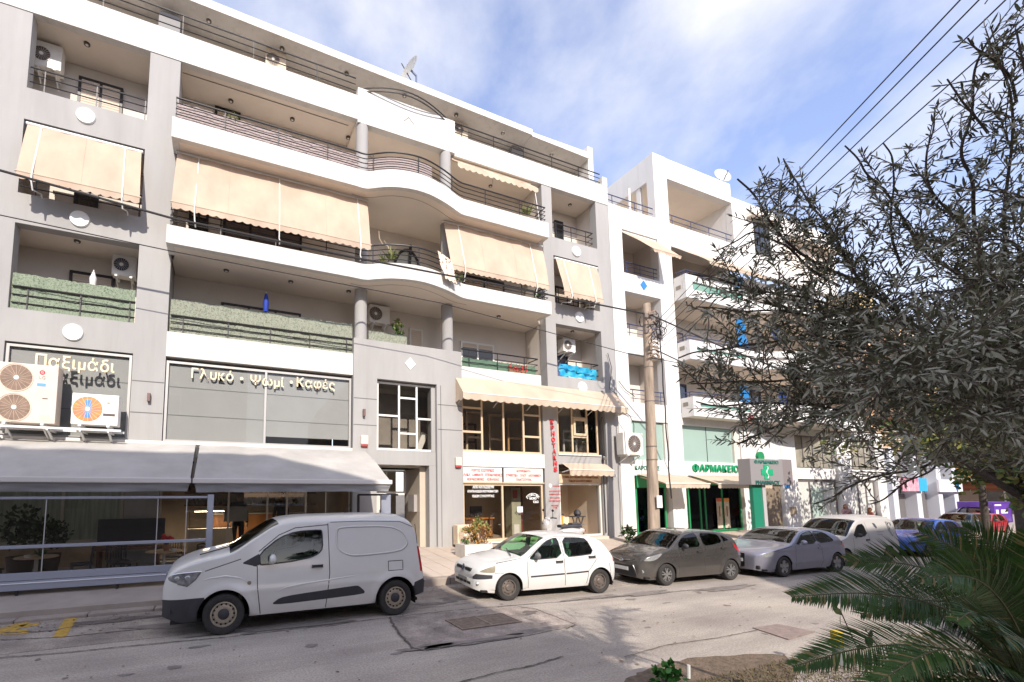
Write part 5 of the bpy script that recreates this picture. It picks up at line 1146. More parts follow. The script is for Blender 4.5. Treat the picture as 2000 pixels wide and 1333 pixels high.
# ---- the peach building and the ochre one at the end of the street
PEACH = mat('peach_render', (.62, .42, .27), .85, .1, .8, .1, 40); OCHRE = mat('ochre_render', (.42, .24, .09), .85, .12, .6, .1, 40); OCHD = mat('ochre_shutter', (.30, .14, .05), .7, .2, 4)
Pb = thing('peach_building', (34, YP+.3, .4), 'peach apartment building with white piers beyond the white one', 'building')
bx(Pb, 'wall', PEACH, 34.3, 43.0, YP+.3, 24, 4.6, 12.5); bx(Pb, 'ground_wall', mat('far_white', (.66, .66, .68), .85), 34.3, 43, YP+.5, 24, .3, 4.6)
for x in (34.9, 37.6, 40.3, 42.4): bx(Pb, 'pier', mat('pale_blue_pier', (.62, .64, .70), .8), x, x+.55, YP-.1, YP+.48, .3, 4.6)
for xa, xb in ((35.5, 37.5), (38.2, 40.2), (41, 42.3)):
    bx(Pb, 'window', mat('far_pane', (.20, .19, .16), .2, .3, 2), xa, xb, YP+.4, YP+.49, 3.0, 4.4); bx(Pb, 'shop_window', mat('far_shop', (.14, .13, .13), .15), xa, xb, YP+.38, YP+.49, .4, 2.0)
for z in (6.4, 9.2):
    bx(Pb, 'balcony', PEACH, 34.6, 42, YP-.7, YP+.295, z, z+.9)
    for x in (36, 39.5): bx(Pb, 'balcony_door', OCHD, x, x+1.4, YP+.25, YP+.295, z+.9, z+2.2)
for xa, xb, z, m, lb in ((35.5, 37.4, 2.15, mat('sign_pinkwhite', (.72, .60, .64), .5, .5, 3, col2=(.60, .12, .22)), 'white and red shop sign on the far shops'), (37.4, 38.4, 2.15, mat('sign_cyan', (.04, .38, .62), .5), 'cyan shop sign on the far shops'), (39.9, 43, 2.1, mat('sign_white', (.76, .75, .78), .5), 'white shop sign with blue emblem at the far corner')):
    s = bx(None, 'far_sign', m, xa, xb, YP-.3, YP-.2, z, z+.75); tag(s, lb, 'shop sign')
    if xa > 39: MB().prism([(42, 2.4), (42.2, 2.1), (42.5, 2.45), (42.25, 2.9)], YP-.33, YP-.301).build('emblem', BLUE, s)
bx(Pb, 'roof_turret', mat('turret_yellow', (.60, .44, .22), .85), 34.6, 36.6, YP+.5, 16, 12.5, 14.0)
Ob = thing('ochre_building', (56, 12, .4), 'ochre building with a long pale canopy at the end of the street', 'building')
bx(Ob, 'wall', OCHRE, 58, 70, -6, 30, 3.3, 9.5); bx(Ob, 'ground_wall', mat('beige_wall', (.46, .36, .28), .85, .1, .7), 58.3, 70, -6, 30, 0, 3.3)
bx(Ob, 'canopy', mat('canopy_pale', (.62, .54, .46), .8), 55.4, 57.99, -4, 26, 2.95, 3.28); bx(Ob, 'brick_band', mat('brick_red', (.36, .13, .07), .85), 58.2, 58.29, -6, 30, 2.2, 2.93)
for y in (2, 6, 10, 14, 18): 
    w = bx(Ob, 'window', mat('far_pane', (.20, .19, .16), .2), 58.22, 58.29, y, y+2.0, .9, 2.15); MB().box(58.18, 58.219, y+.95, y+1.05, .9, 2.15).build('frame', WHITEM, w)
for y in (0, 5, 10, 15, 20): bx(Ob, 'shutter', OCHD, 57.93, 57.99, y, y+1.8, 4.4, 6.2)
bx(Ob, 'green_hoarding', mat('green_board', (.02, .22, .13), .7), 57.2, 57.3, .5, 4.0, .4, 2.4)

# ================================================================== utility pole, wires
def cyl_pole():
    b, tp = Vector((13.36, 10.8, .2)), Vector((13.60, 10.8, 8.68))
    t = thing('utility_pole', b, 'tall weathered wooden utility pole with tangled cables at its top', 'pole')
    pts = [b.lerp(tp, k/16) for k in range(17)]
    MB().tube([p+Vector((random.uniform(-.008, .008), 0, 0)) for p in pts], [.185-.055*k/16 for k in range(17)], 20).build('shaft', mat('pole_wood', (.43, .34, .26), .9, .5, 2.6, 1.0, 18, stretch=(2.6, 2.6, .3)), t, True)
    for z in (7.9, 5.2, 3.2, 3.65, 6.4):
        f = (z-.2)/8.48; q = b.lerp(tp, f); r = .185-.055*f
        MB().lathe([(r+.006, z-.02), (r+.008, z), (r+.006, z+.02)], 20, (q.x, q.y, 0), cap=False).build('band', mat('band_dark', (.16, .13, .11), .6), t, True)
    cb = [Vector((13.60+.20*math.cos(.5), 10.8-.20, 8.2-k*.3)) for k in range(22)]
    MB().tube([p+Vector((.10+.02*math.sin(i*1.3), -.03-.003*i, 0)) for i, p in enumerate(cb)], .022, 6).build('cable', BLACKM, t, True)
    MB().bbox(13.28, 13.52, 10.55, 10.58, 1.6, 2.0, .01).build('paper', WHT, t)
    for k in range(9):
        a = random.uniform(0, 6.3); r = random.uniform(.10, .22); c = Vector((13.58+random.uniform(-.45, .45), 10.55+random.uniform(-.1, .1), 7.9+random.uniform(-.75, .35)))
        MB().tube([c+Vector((r*math.cos(j/14*6.6+a), .05*math.sin(j), r*1.15*math.sin(j/14*6.6+a))) for j in range(15)], .012, 5).build('cable_loop', BLACKM, t, True)
    for k in range(14):
        z = 6.7+random.random()*1.6; MB().tube([(13.58-.2, 10.58, z), (13.58+random.uniform(-.1, .1), 10.5, z+random.uniform(-.15, .15)), (13.58+.24, 10.6, z+random.uniform(-.1, .1))], random.uniform(.012, .035), 6).build('clamp', mat('clamp_brown', (.28, .20, .15), .7), t, True)
    for dx, z in ((-.3, 8.15), (.3, 8.1), (-.32, 7.6), (.34, 7.5)): MB().bbox(13.58+dx-.07, 13.58+dx+.07, 10.55, 10.66, z-.1, z+.08, .02).build('insulator', mat('insulator', (.20, .16, .14), .5), t)
cyl_pole()
def wire(name, pts, r, label, sag=0.0, group='overhead wires'):
    P_ = [Vector(p) for p in pts]; path = []
    for a, b in zip(P_, P_[1:]):
        for k in range(16): 
            t = k/16; q = a.lerp(b, t); path.append(q-Vector((0, 0, 4*sag*t*(1-t))))
    path.append(P_[-1]); return tag(MB().tube(path, r, 6).build(name, BLACKM, None, True), label, 'wire', group)
pt = (13.55, 10.6, 8.2)
wire('thick_cable', [at(-40, 322, 11.2), at(330, 425, 11.3), at(700, 505, 11.3), at(1000, 562, 11.1), pt], .026, 'thick black cable slung across the grey building to the pole top')
wire('thin_wire', [at(-40, 412, 11.6), at(330, 490, 11.5), at(860, 592, 11.3), at(1230, 692, 10.9), at(1330, 710, 10.7)], .012, 'thin wire crossing the lower balconies to the pole')
wire('pole_cable', [pt, at(1420, 682, 9.5), at(1560, 735, 8)], .026, 'black cable from the pole into the olive tree')
wire('pole_cable', [(13.6, 10.6, 7.0), at(1400, 740, 9.5), at(1480, 800, 8)], .02, 'lower black cable from the pole toward the olive tree')
for k, (p0, p1) in enumerate((((1876, 0), (1300, 640)), ((1915, 0), (1300, 668)), ((1950, 20), (1290, 690)), ((1985, 60), (1290, 700)), ((2010, 130), (1300, 650)))):
    a = atd(p0[0]+60, p0[1]-64, 5.0); b = at(p1[0]-20+k*8, p1[1]+18, 10.8)
    wire('overhead_wire', [a, Vector((13.45+.06*k, 10.75, 7.6-.18*k))], .010 if k < 4 else .007, ['uppermost overhead wire over the olive tree', 'second overhead wire from the top', 'third overhead wire from the top', 'fourth overhead wire from the top', 'faint lowest overhead wire behind olive twigs'][k])
# pharmacy totem
T = thing('pharmacy_totem', (19.2, 10.8, .3), 'pharmacy totem with grey lightbox and green post', 'sign')
MB().bbox(18.72, 20.72, 10.55, 11.0, 2.41, 3.40, .02).build('lightbox', mat('box_front', (.27, .255, .255), .5), T)
bx(T, 'side_panel', mat('box_side', (.24, .21, .21), .4), 20.722, 21.42, 10.6, 10.95, 2.43, 3.42)
bx(T, 'post', mat('totem_green', (.015, .20, .12), .45), 19.05, 19.60, 10.72, 10.85, .3, 2.408); bx(T, 'post_side', mat('box_grey', (.44, .42, .42), .5), 19.605, 19.80, 10.7, 10.9, .3, 2.408)
MB().box(19.5, 19.85, 10.535, 10.549, 2.62, 3.18).box(19.33, 20.05, 10.530, 10.548, 2.79, 3.01).build('cross', mat('cross_green', (.02, .36, .17), .4), T)
MB().tube([(19.67+.05*math.sin(k*.9), 10.52, 2.66+k*.045) for k in range(11)], .018, 6).build('snake', WHT, T, True)
put_text('ΦΑΡΜΑΚΕΙΟ', T, mat('sign_teal', (.02, .16, .12), .5), (19.7, 10.54, 3.28), width=1.5, height=.14, bold=.008); put_text('PHARMACY', T, mat('sign_darkgreen', (.02, .10, .08), .5), (19.7, 10.54, 2.50), width=1.5, height=.15, bold=.012)
MB().lathe([(.2, 10.7), (.2, 10.8)], 14, (19.7, 0, 3.5), 'y').build('crown_emblem', PHG, T, True)
T.location.x -= .44; T.location.z -= .03
# ================================================================== the houses across the street, behind the viewer
OPP = mat('opposite_render', (.34, .31, .27), .85, .1, .6)
def opposite(name, prof, y0, y1, label, wins):
    t = thing(name, (prof[0][0], y1, 0), label, 'building')
    MB().prism(prof, y0, y1).build('walls', OPP, t)
    for x, z, w, h in wins:
        f = MB().box(x, x+w, y1+.001, y1+.06, z, z+h).build('window', WHITEM, t); MB().box(x+.08, x+w-.08, y1+.061, y1+.065, z+.08, z+h-.08).build('pane', DARKG, f)
    return t
yb0 = -9.0; k13 = math.tan(SUN_EL)/math.cos(SUN_AZ); tx = math.tan(SUN_AZ)
def back(x13, z13): return (x13-tx*(13-yb0), z13+k13*(13-yb0))
pr = [back(*p) for p in ((-30, 2.7), (-4, 2.7), (-3.9, 2.55), (1.2, 2.6), (2.6, 1.75), (4.0, .75), (5.1, -1.8), (5.6, -4.3))]
prof = [(pr[0][0], 0)]+pr+[(pr[-1][0], 0)]
opposite('opposite_house', prof, yb0-10, yb0, 'pale apartment house across the street behind the viewer', [(x, z, 1.3, 1.5) for x in (-20, -16, -12, -8, -4) for z in (1.2, 4.4, 7.6, 10.8)])
pr = [back(*p) for p in ((11.9, -6.2), (12.9, -4.6), (14.2, -3.0), (40, -2.8), (80, -2.8))]
prof = [(pr[0][0], 0)]+pr+[(pr[-1][0], 0)]
opposite('opposite_house', prof, yb0-10, yb0, 'lower pale house across the street past the gap', [(x, z, 1.3, 1.5) for x in (14, 18, 22, 26, 30) for z in (1.2, 4.4, 7.4)])
# ================================================================== vehicles
def pchip(pts):
    xs = np.array([p[0] for p in pts], float); ys = np.array([p[1] for p in pts], float); h = np.diff(xs); d = np.diff(ys)/h; m = np.zeros(len(xs))
    m[0] = d[0]; m[-1] = d[-1]
    for i in range(1, len(xs)-1):
        if d[i-1]*d[i] > 0: w1, w2 = 2*h[i]+h[i-1], h[i]+2*h[i-1]; m[i] = (w1+w2)/(w1/d[i-1]+w2/d[i])
    def f(x):
        x = min(max(x, xs[0]), xs[-1]); i = int(min(max(np.searchsorted(xs, x)-1, 0), len(h)-1)); t = (x-xs[i])/h[i]
        return float((1+2*t)*(1-t)**2*ys[i]+t*(1-t)**2*h[i]*m[i]+t*t*(3-2*t)*ys[i+1]+t*t*(t-1)*h[i]*m[i+1])
    return f
def inpoly(x, z, P):
    c = False; n = len(P); j = n-1
    for i in range(n):
        if (P[i][1] > z) != (P[j][1] > z) and x < (P[j][0]-P[i][0])*(z-P[i][1])/(P[j][1]-P[i][1])+P[i][0]: c = not c
        j = i
    return c
def nearest(x, z, P):
    best = None
    for i in range(len(P)):
        a, b = P[i], P[(i+1) % len(P)]; dx, dz = b[0]-a[0], b[1]-a[1]; L2 = dx*dx+dz*dz or 1e-9
        t = min(1, max(0, ((x-a[0])*dx+(z-a[1])*dz)/L2)); q = (a[0]+t*dx, a[1]+t*dz); d = (q[0]-x)**2+(q[1]-z)**2
        if best is None or d < best[0]: best = (d, q)
    return best
def round_poly(P, n=2):
    for _ in range(n):
        Q = []
        for i in range(len(P)):
            a, b = P[i], P[(i+1) % len(P)]; Q += [(a[0]*.8+b[0]*.2, a[1]*.8+b[1]*.2), (a[0]*.2+b[0]*.8, a[1]*.2+b[1]*.8)]
        P = Q
    return P
TYRE = mat('tyre_rubber', (.035, .032, .03), .85, .3, 30, .2, 80); TRIM = mat('black_plastic', (.035, .035, .04), .6, .15, 8); SEAM = mat('panel_gap', (.05, .048, .045), .8)
CARG = glass('car_glass', (.36, .50, .40), 1.45, .005, .02); CARGL = glass('car_glass_green', (.52, .92, .66), 1.45, .005, .02); CARI = mat('car_interior', (.09, .085, .08), .8); LAMP = mat('lamp_clear', (.42, .43, .42), .08, .3, 20, metal=.4, coat=.8); LAMPY = mat('lamp_yellowed', (.38, .34, .25), .15, .2, 10, metal=.2, coat=.6)
LAMPR = mat('lamp_red', (.42, .015, .02), .15, coat=.7); CHROME = mat('chrome', (.62, .62, .63), .15, metal=1.0); GRILL = mat('grille_black', (.02, .02, .022), .5)
STEEL = mat('wheel_rusty', (.17, .14, .12), .55, .35, 16, metal=.4); BRONZE = mat('wheel_bronze', (.42, .36, .28), .45, .2, 12, metal=.5); ALLOY = mat('alloy_silver', (.42, .41, .40), .35, .2, 10, metal=.7); HOLE = mat('wheel_hole', (.012, .012, .012), .9)
PLATE = mat('number_plate', (.66, .66, .64), .5); LINER = mat('arch_liner', (.015, .014, .013), .95)
def dirty_paint(name, col, dirt, rough=.32, coat=.7, metal=0.0):
    m = mat(name, col, rough, .04, 2.0, metal=metal, coat=coat); t = m.node_tree; b = t.nodes['Principled BSDF']
    tcn = t.nodes.new('ShaderNodeTexCoord'); sp = t.nodes.new('ShaderNodeSeparateXYZ'); t.links.new(tcn.outputs['Object'], sp.inputs[0])
    n = t.nodes.new('ShaderNodeTexNoise'); n.inputs['Scale'].default_value = 5; n.inputs['Detail'].default_value = 5; t.links.new(tcn.outputs['Object'], n.inputs['Vector'])
    r = t.nodes.new('ShaderNodeMapRange'); r.inputs['From Min'].default_value = .75; r.inputs['From Max'].default_value = .15; r.inputs['To Min'].default_value = .06; r.inputs['To Max'].default_value = .62
    t.links.new(sp.outputs['Z'], r.inputs['Value']); mu = t.nodes.new('ShaderNodeMath'); mu.operation = 'MULTIPLY'; t.links.new(r.outputs[0], mu.inputs[0]); t.links.new(n.outputs['Fac'], mu.inputs[1])
    mx = t.nodes.new('ShaderNodeMixRGB'); src = b.inputs['Base Color'].links[0].from_socket; t.links.new(src, mx.inputs['Color1']); mx.inputs['Color2'].default_value = (*dirt, 1); t.links.new(mu.outputs[0], mx.inputs['Fac']); t.links.new(mx.outputs[0], b.inputs['Base Color'])
    ra = t.nodes.new('ShaderNodeMath'); ra.operation = 'MULTIPLY_ADD'; ra.inputs[1].default_value = .5; ra.inputs[2].default_value = rough; t.links.new(mu.outputs[0], ra.inputs[0]); t.links.new(ra.outputs[0], b.inputs['Roughness'])
    return m
def wheel(car, x, y, r, kind, w=.2, side=-1):
    """wheel with its centre at x, y, r; outer face towards side*y"""
    s = side; yo = y+s*w/2
    rt = r*.66
    ty = MB().lathe([(rt, y-s*w/2), (r*.93, y-s*w/2), (r*.985, y-s*w*.40), (r, y-s*w*.2), (r, y+s*w*.2), (r*.985, y+s*w*.40), (r*.93, y+s*w*.5), (r*.80, y+s*w*.53), (rt+.01, y+s*w*.47), (rt-.015, y+s*w*.40), (rt-.02, y-s*w*.3)], 36, (x, 0, r), 'y', cap=False).build('wheel', TYRE, car, True, local=True)
    def pt(a, rr, d=0.0): return (x+rr*math.cos(a), yo-s*.03+s*d, r+rr*math.sin(a))
    def part(m, n, mm, sm=False): return m.build(n, mm, ty, sm, local=True)
    if kind in ('bronze', 'steel'):
        mm = BRONZE if kind == 'bronze' else STEEL; d0 = yo-s*.035
        part(MB().lathe([(rt-.012, d0+s*.02), (rt-.03, d0+s*.022), (rt-.045, d0-s*.01), (rt*.80, d0-s*.012), (rt*.62, d0+s*.004), (rt*.5, d0-s*.0), (.0, d0)], 32, (x, 0, r), 'y', cap=False), 'rim', mm, True)
        h = MB(); nh = 14 if kind == 'bronze' else 8; hr = rt*.075 if kind == 'bronze' else rt*.085
        for k in range(nh):
            a = 2*math.pi*k/nh; c = pt(a, rt*.74); h.lathe([(0, d0-s*.002+s*.004), (hr, d0-s*.0+s*.004), (hr, d0-s*.02)], 8, (c[0], 0, c[2]), 'y', cap=False)
        part(h, 'vent_holes', HOLE)['kind'] = 'stuff'
        part(MB().lathe([(0, d0+s*.03), (rt*.30, d0+s*.028), (rt*.40, d0+s*.012), (rt*.41, d0-s*.01)], 20, (x, 0, r), 'y', cap=False), 'hub_cap', TRIM if kind == 'bronze' else STEEL, True)
    else:
        part(MB().lathe([(rt-.005, yo-s*.02), (rt-.02, yo-s*.022), (rt-.03, yo-s*.07), (rt-.03, yo-s*.12)], 36, (x, 0, r), 'y', cap=False), 'rim', ALLOY, True)
        part(MB().lathe([(0, yo-s*.09), (rt-.02, yo-s*.09)], 32, (x, 0, r), 'y', cap=False), 'brake', mat('brake_dark', (.06, .055, .05), .6, metal=.3))
        n = 5; sp = MB()
        for k in range(n):
            a = 2*math.pi*k/n+math.pi/2
            if kind == 'alloy_split':
                for da in (-.14, .14): sp.bar(pt(a+da*.6, rt*.14), pt(a+da*1.7, rt-.018), .036, .03, up=(0, 1, 0)) if False else sp.bar(pt(a+da*.6, rt*.14), pt(a+da*1.7, rt-.018), .03, .034, up=(0, 1, 0))
            else:
                p0, p1 = pt(a, rt*.12), pt(a, rt-.012); sp.bar(p0, p1, .105, .03, up=(0, 1, 0))
        part(sp, 'spokes', ALLOY); part(MB().lathe([(0, yo-s*.008), (rt*.16, yo-s*.012), (rt*.22, yo-s*.04)], 18, (x, 0, r), 'y', cap=False), 'hub_cap', ALLOY, True)
    return ty
def seat_set(car, x, W, zf, k=1.0):
    for sy in (-1, 1):
        s = MB().bbox(x, x+.5, sy*W*.22-.22, sy*W*.22+.22, zf+.05, zf+.22, .05)
        bm = bmesh.new(); bmesh.ops.create_cube(bm, size=1)
        for q in bm.verts: q.co = Vector((x+.52+q.co.x*.13+(q.co.z+.5)*.16, sy*W*.22+q.co.y*.44, zf+.45+q.co.z*.55))
        bmesh.ops.bevel(bm, geom=bm.edges[:], offset=.04, segments=2, affect='EDGES'); s.bm(bm); s.bbox(x+.63, x+.73, sy*W*.22-.12, sy*W*.22+.12, zf+.74, zf+.92, .03)
        s.build('seat', mat('seat_cloth', (.07, .07, .075), .9, .2, 12), car, True, local=True)
def make_car(name, loc, ang, sc, S, label, cat, paint, group='cars parked along the far kerb'):
    car = thing(name, loc, label, cat, group, ang, (sc, sc, sc))
    Tf, Bf, Pf, BLf = pchip(S['top']), pchip(S['bottom']), pchip(S['plan']), pchip(S['belt']); W2_ = S['W']/2; tum = S['tumble']; rc = pchip(S['rc']); x_end = S['L']
    sill = S.get('widest', .55)
    def zed(x): return max(Tf(x)-rc(x), Bf(x)+.06)
    crease = S.get('crease')
    def side(x, z):
        w = Pf(x)*W2_; b = min(BLf(x), zed(x)); zb = Bf(x)
        q = min(z, b); y = w*(1-.055*abs((q-sill)/max(sill-zb, .2))**2.0*(1 if q < sill else .35))
        for cz, dep, wd in S.get('creases', ()):
            zz = cz[0]+cz[1]*x; y += dep*math.exp(-((z-zz)/wd)**2)*min(1, max(0, (x-.35)/.5))*min(1, max(0, (x_end-x-.3)/.5))
        if z > b: y -= (z-b)*tum*(1+.35*(z-b))
        for (xa, xr) in ((S['wx'][0], S['ar']), (S['wx'][1], S['ar'])):
            d = math.hypot(x-xa, z-S['wr']); y += .018*math.exp(-((d-xr-.03)/.06)**2)*(1 if z > .25 else 0)
        return y
    xs = [0.0]; step = S.get('step', .024)
    while xs[-1] < x_end-1e-6: xs.append(min(x_end, xs[-1]+(step*.45 if xs[-1] < .22 or xs[-1] > x_end-.22 else step)))
    for r in S['tops']:
        for e in (r['x0'], r['x1']):
            k = min(range(1, len(xs)-1), key=lambda i: abs(xs[i]-e)); xs[k] = e
    ns, ntp = S.get('ns', 40), 12; N = 2*(ns+ntp)+1; V = []; info = []
    for i, x in enumerate(xs):
        zb, ze, T = Bf(x), zed(x), Tf(x); ye = side(x, ze); half = []
        for j in range(ns): half.append((side(x, zb+(ze-zb)*j/(ns-1)), zb+(ze-zb)*j/(ns-1)))
        for j in range(1, ntp+1):
            u = j/ntp; s_ = math.cos(u*math.pi/2)**.8 if j < ntp else 0.0; half.append((ye*s_, ze+(T-ze)*(1-s_**2.6)**.5))
        for (y, z) in half[:-1]: V.append([x, -y, z])
        V.append([x, 0.0, half[-1][1]])
        for (y, z) in reversed(half[:-1]): V.append([x, y, z])
    N = 2*(ns+ntp-1)+1; nh = ns+ntp-1
    def zone(j): jj = j if j < nh else 2*nh-1-j; return jj < ns-1, jj
    faces = []; cats = []
    arches = [(xa, S['wr'], S['ar']) for xa in S['wx']]
    for i in range(len(xs)-1):
        for j in range(N-1):
            f = (i*N+j, (i+1)*N+j, (i+1)*N+j+1, i*N+j+1); cx = sum(V[k][0] for k in f)/4; cyy = sum(V[k][1] for k in f)/4; cz = sum(V[k][2] for k in f)/4
            sd, jj = zone(j); c = 'body'
            if sd:
                for a in arches:
                    if math.hypot(cx-a[0], cz-a[1]) < a[2]: c = None
                if c:
                    for nm, P in S['sides'].items():
                        if inpoly(cx, cz, P): c = nm+('~' if cyy > 0 else '')
            else:
                for r in S['tops']:
                    ye = max(abs(V[i*N+ns-1][1]), 1e-3)
                    if r['x0']-1e-6 < cx < r['x1']+1e-6 and abs(cyy)/ye < r['u']: c = r['name']
            faces.append(f); cats.append(c)
    vf = {}
    for f, c in zip(faces, cats):
        for k in f: vf.setdefault(k, set()).add(c)
    for k, cs in vf.items():
        if len(cs) < 2: continue
        sd = (k % N) < ns or (k % N) >= N-ns
        if not sd: continue
        x, y, z = V[k]; sg = -1 if y < 0 else 1
        if None in cs:
            a = min(arches, key=lambda q: abs(q[0]-x)); d = math.hypot(x-a[0], z-a[1]); 
            if d > 1e-4 and z > Bf(x)+.005: x2, z2 = a[0]+(x-a[0])*a[2]/d, a[1]+(z-a[1])*a[2]/d
            else: x2, z2 = (a[0]+math.copysign(math.sqrt(max(a[2]**2-(z-a[1])**2, 0)), x-a[0]), z)
        else:
            nm = [c for c in cs if c.strip('~') in S['sides']]
            if not nm: continue
            d, q = min(nearest(x, z, S['sides'][c.strip('~')]) for c in nm)
            if d > .05**2: continue
            x2, z2 = q
        z2 = min(z2, zed(x2)); V[k] = [x2, sg*side(x2, z2), z2]
    ends = [tuple(range(N-1, -1, -1)), tuple((len(xs)-1)*N+j for j in range(N))]
    names = {}
    for f, c in zip(faces, cats):
        if c is not None: names.setdefault(c, []).append(f)
    names['body'] += ends
    for c, fl in names.items():
        used = sorted({k for f in fl for k in f}); mp_ = {k: n for n, k in enumerate(used)}; nm = c.strip('~')
        mm = paint if nm == 'body' else S['mats'].get(nm, CARG)
        if mm is CARG: mm = S.get('glass', CARG)
        o = MB(); o.v = [tuple(V[k]) for k in used]; o.f = [tuple(mp_[k] for k in f) for f in fl]
        o.build(S.get('names', {}).get(nm, nm.rstrip('0123456789')), mm, car, True, local=True)
        if S['mats'].get(nm, CARG) is CARG and nm in S['sides']:
            sg = 1 if c.endswith('~') else -1; P = S['sides'][nm]; pp = []
            for a, b in zip(P, P[1:]+P[:1]):
                for t in (0, .5): xx, zz = a[0]+(b[0]-a[0])*t, a[1]+(b[1]-a[1])*t; pp.append((xx, sg*(side(xx, min(zz, zed(xx)))+.002), zz))
            MB().tube(pp+pp[:1], .011, 5).build('window_seal', TRIM, car, True, local=True)
    def sline(pts, w=.013, m=SEAM, nm='panel_gap', both=True, off=.0015, th=None):
        for sg in ((-1, 1) if both else (-1,)):
            path = []
            for a, b in zip(pts, pts[1:]):
                n = max(2, int(math.hypot(b[0]-a[0], b[1]-a[1])/.05))
                for k in range(n): path.append((a[0]+(b[0]-a[0])*k/n, a[1]+(b[1]-a[1])*k/n))
            path.append(pts[-1]); q = [(x, sg*(side(x, z)+off), z) for x, z in path]
            if th: MB().tube(q, th, 6).build(nm, m, car, True, local=True)
            else:
                vs = []; fs = []
                for k, p in enumerate(q):
                    a, b = Vector(q[max(k-1, 0)]), Vector(q[min(k+1, len(q)-1)]); d = (b-a).normalized(); nr = Vector((0, sg, 0)); t = d.cross(nr).normalized()*w/2; vs += [Vector(p)+t, Vector(p)-t]
                    if k: fs.append((2*k-2, 2*k-1, 2*k+1, 2*k))
                MB().add(vs, fs).build(nm, m, car, local=True, fix=False)
    S['_side'] = side
    for pts in S.get('seams', ()): sline(pts)
    for pts, w in S.get('strips', ()): sline(pts, m=TRIM, nm='rub_strip', th=w, off=-w*.4)
    for (x, z) in S.get('handles', ()):
        for sg in (-1, 1):
            y = side(x, z); MB().bbox(x-.085, x+.085, sg*y-.014, sg*y+.03*sg+.0*sg if False else sg*(y+.03), z-.018, z+.022, .008).build('door_handle', S.get('handle_mat', TRIM), car, True, local=True)
    mx, mz = S['mirror']
    for sg in (-1, 1):
        y = side(mx, mz); m = MB().sphere((mx+.02, sg*(y+.11), mz+.07), .055, .095, .075, 12, 8).bar((mx, sg*(y-.01), mz), (mx+.01, sg*(y+.09), mz+.05), .06, .05)
        m.build('wing_mirror', S.get('mirror_mat', paint), car, True, local=True)
    # underside, arches, inside
    xm, W_ = x_end, W2_
    MB().box(.12, x_end-.12, -W_*.86, W_*.86, S['zfloor'], S['zfloor']+.05).build('floor_pan', LINER, car, local=True)
    for xa in S['wx']:
        for sg in (-1, 1):
            pr = [(xa+S['ar']*math.cos(math.pi*k/14), S['wr']+S['ar']*math.sin(math.pi*k/14)) for k in range(15)]; vs = []; fs = []
            y0_, y1_ = sg*side(xa, S['wr']+S['ar'])*.985, sg*W_*.52
            for k, p in enumerate([(xa+S['ar'], S['zfloor']-.02)]+pr+[(xa-S['ar'], S['zfloor']-.02)]):
                vs += [(p[0], y0_, p[1]), (p[0], y1_, p[1])]
                if k: fs.append((2*k-2, 2*k-1, 2*k+1, 2*k))
            n = len(vs)//2; fs.append(tuple(2*k+1 for k in range(n))); MB().add(vs, fs).build('wheel_arch', LINER, car, local=True, fix=False)
            wheel(car, xa, sg*(W_*S.get('track', .86)-.02), S['wr'], S['wheel'], S.get('ww', .19), sg)
    d = S['dash']; MB().bbox(d-.35, d+.15, -W_*.8, W_*.8, S['belt_in']-.28, S['belt_in']-.05, .05).build('dashboard', CARI, car, True, local=True)
    MB().box(d-.3, d-.25, -W_*.8, W_*.8, S['zfloor']+.05, S['belt_in']-.06).build('bulkhead', CARI, car, local=True)
    st = []
    for k in range(21): a = 2*math.pi*k/20; st.append((d+.22+.06*math.sin(a), -W_*.44+.17*math.cos(a), S['belt_in']-.02+.16*math.sin(a)))
    MB().tube(st, .014, 6).build('steering_wheel', CARI, car, True, local=True)
    seat_set(car, d+.42, S['W'], S['zfloor']+.1)
    if S.get('rear_seats'): seat_set(car, d+1.28, S['W'], S['zfloor']+.12)
    if S.get('bulk'): MB().box(S['bulk'], S['bulk']+.03, -W_*.8, W_*.8, S['zfloor'], S['zed_bulk']).build('partition', CARI, car, local=True)
    return car, side
def xrect(c, w, h): return [(c[0]-w/2, c[1]-h/2), (c[0]+w/2, c[1]-h/2), (c[0]+w/2, c[1]+h/2), (c[0]-w/2, c[1]+h/2)]

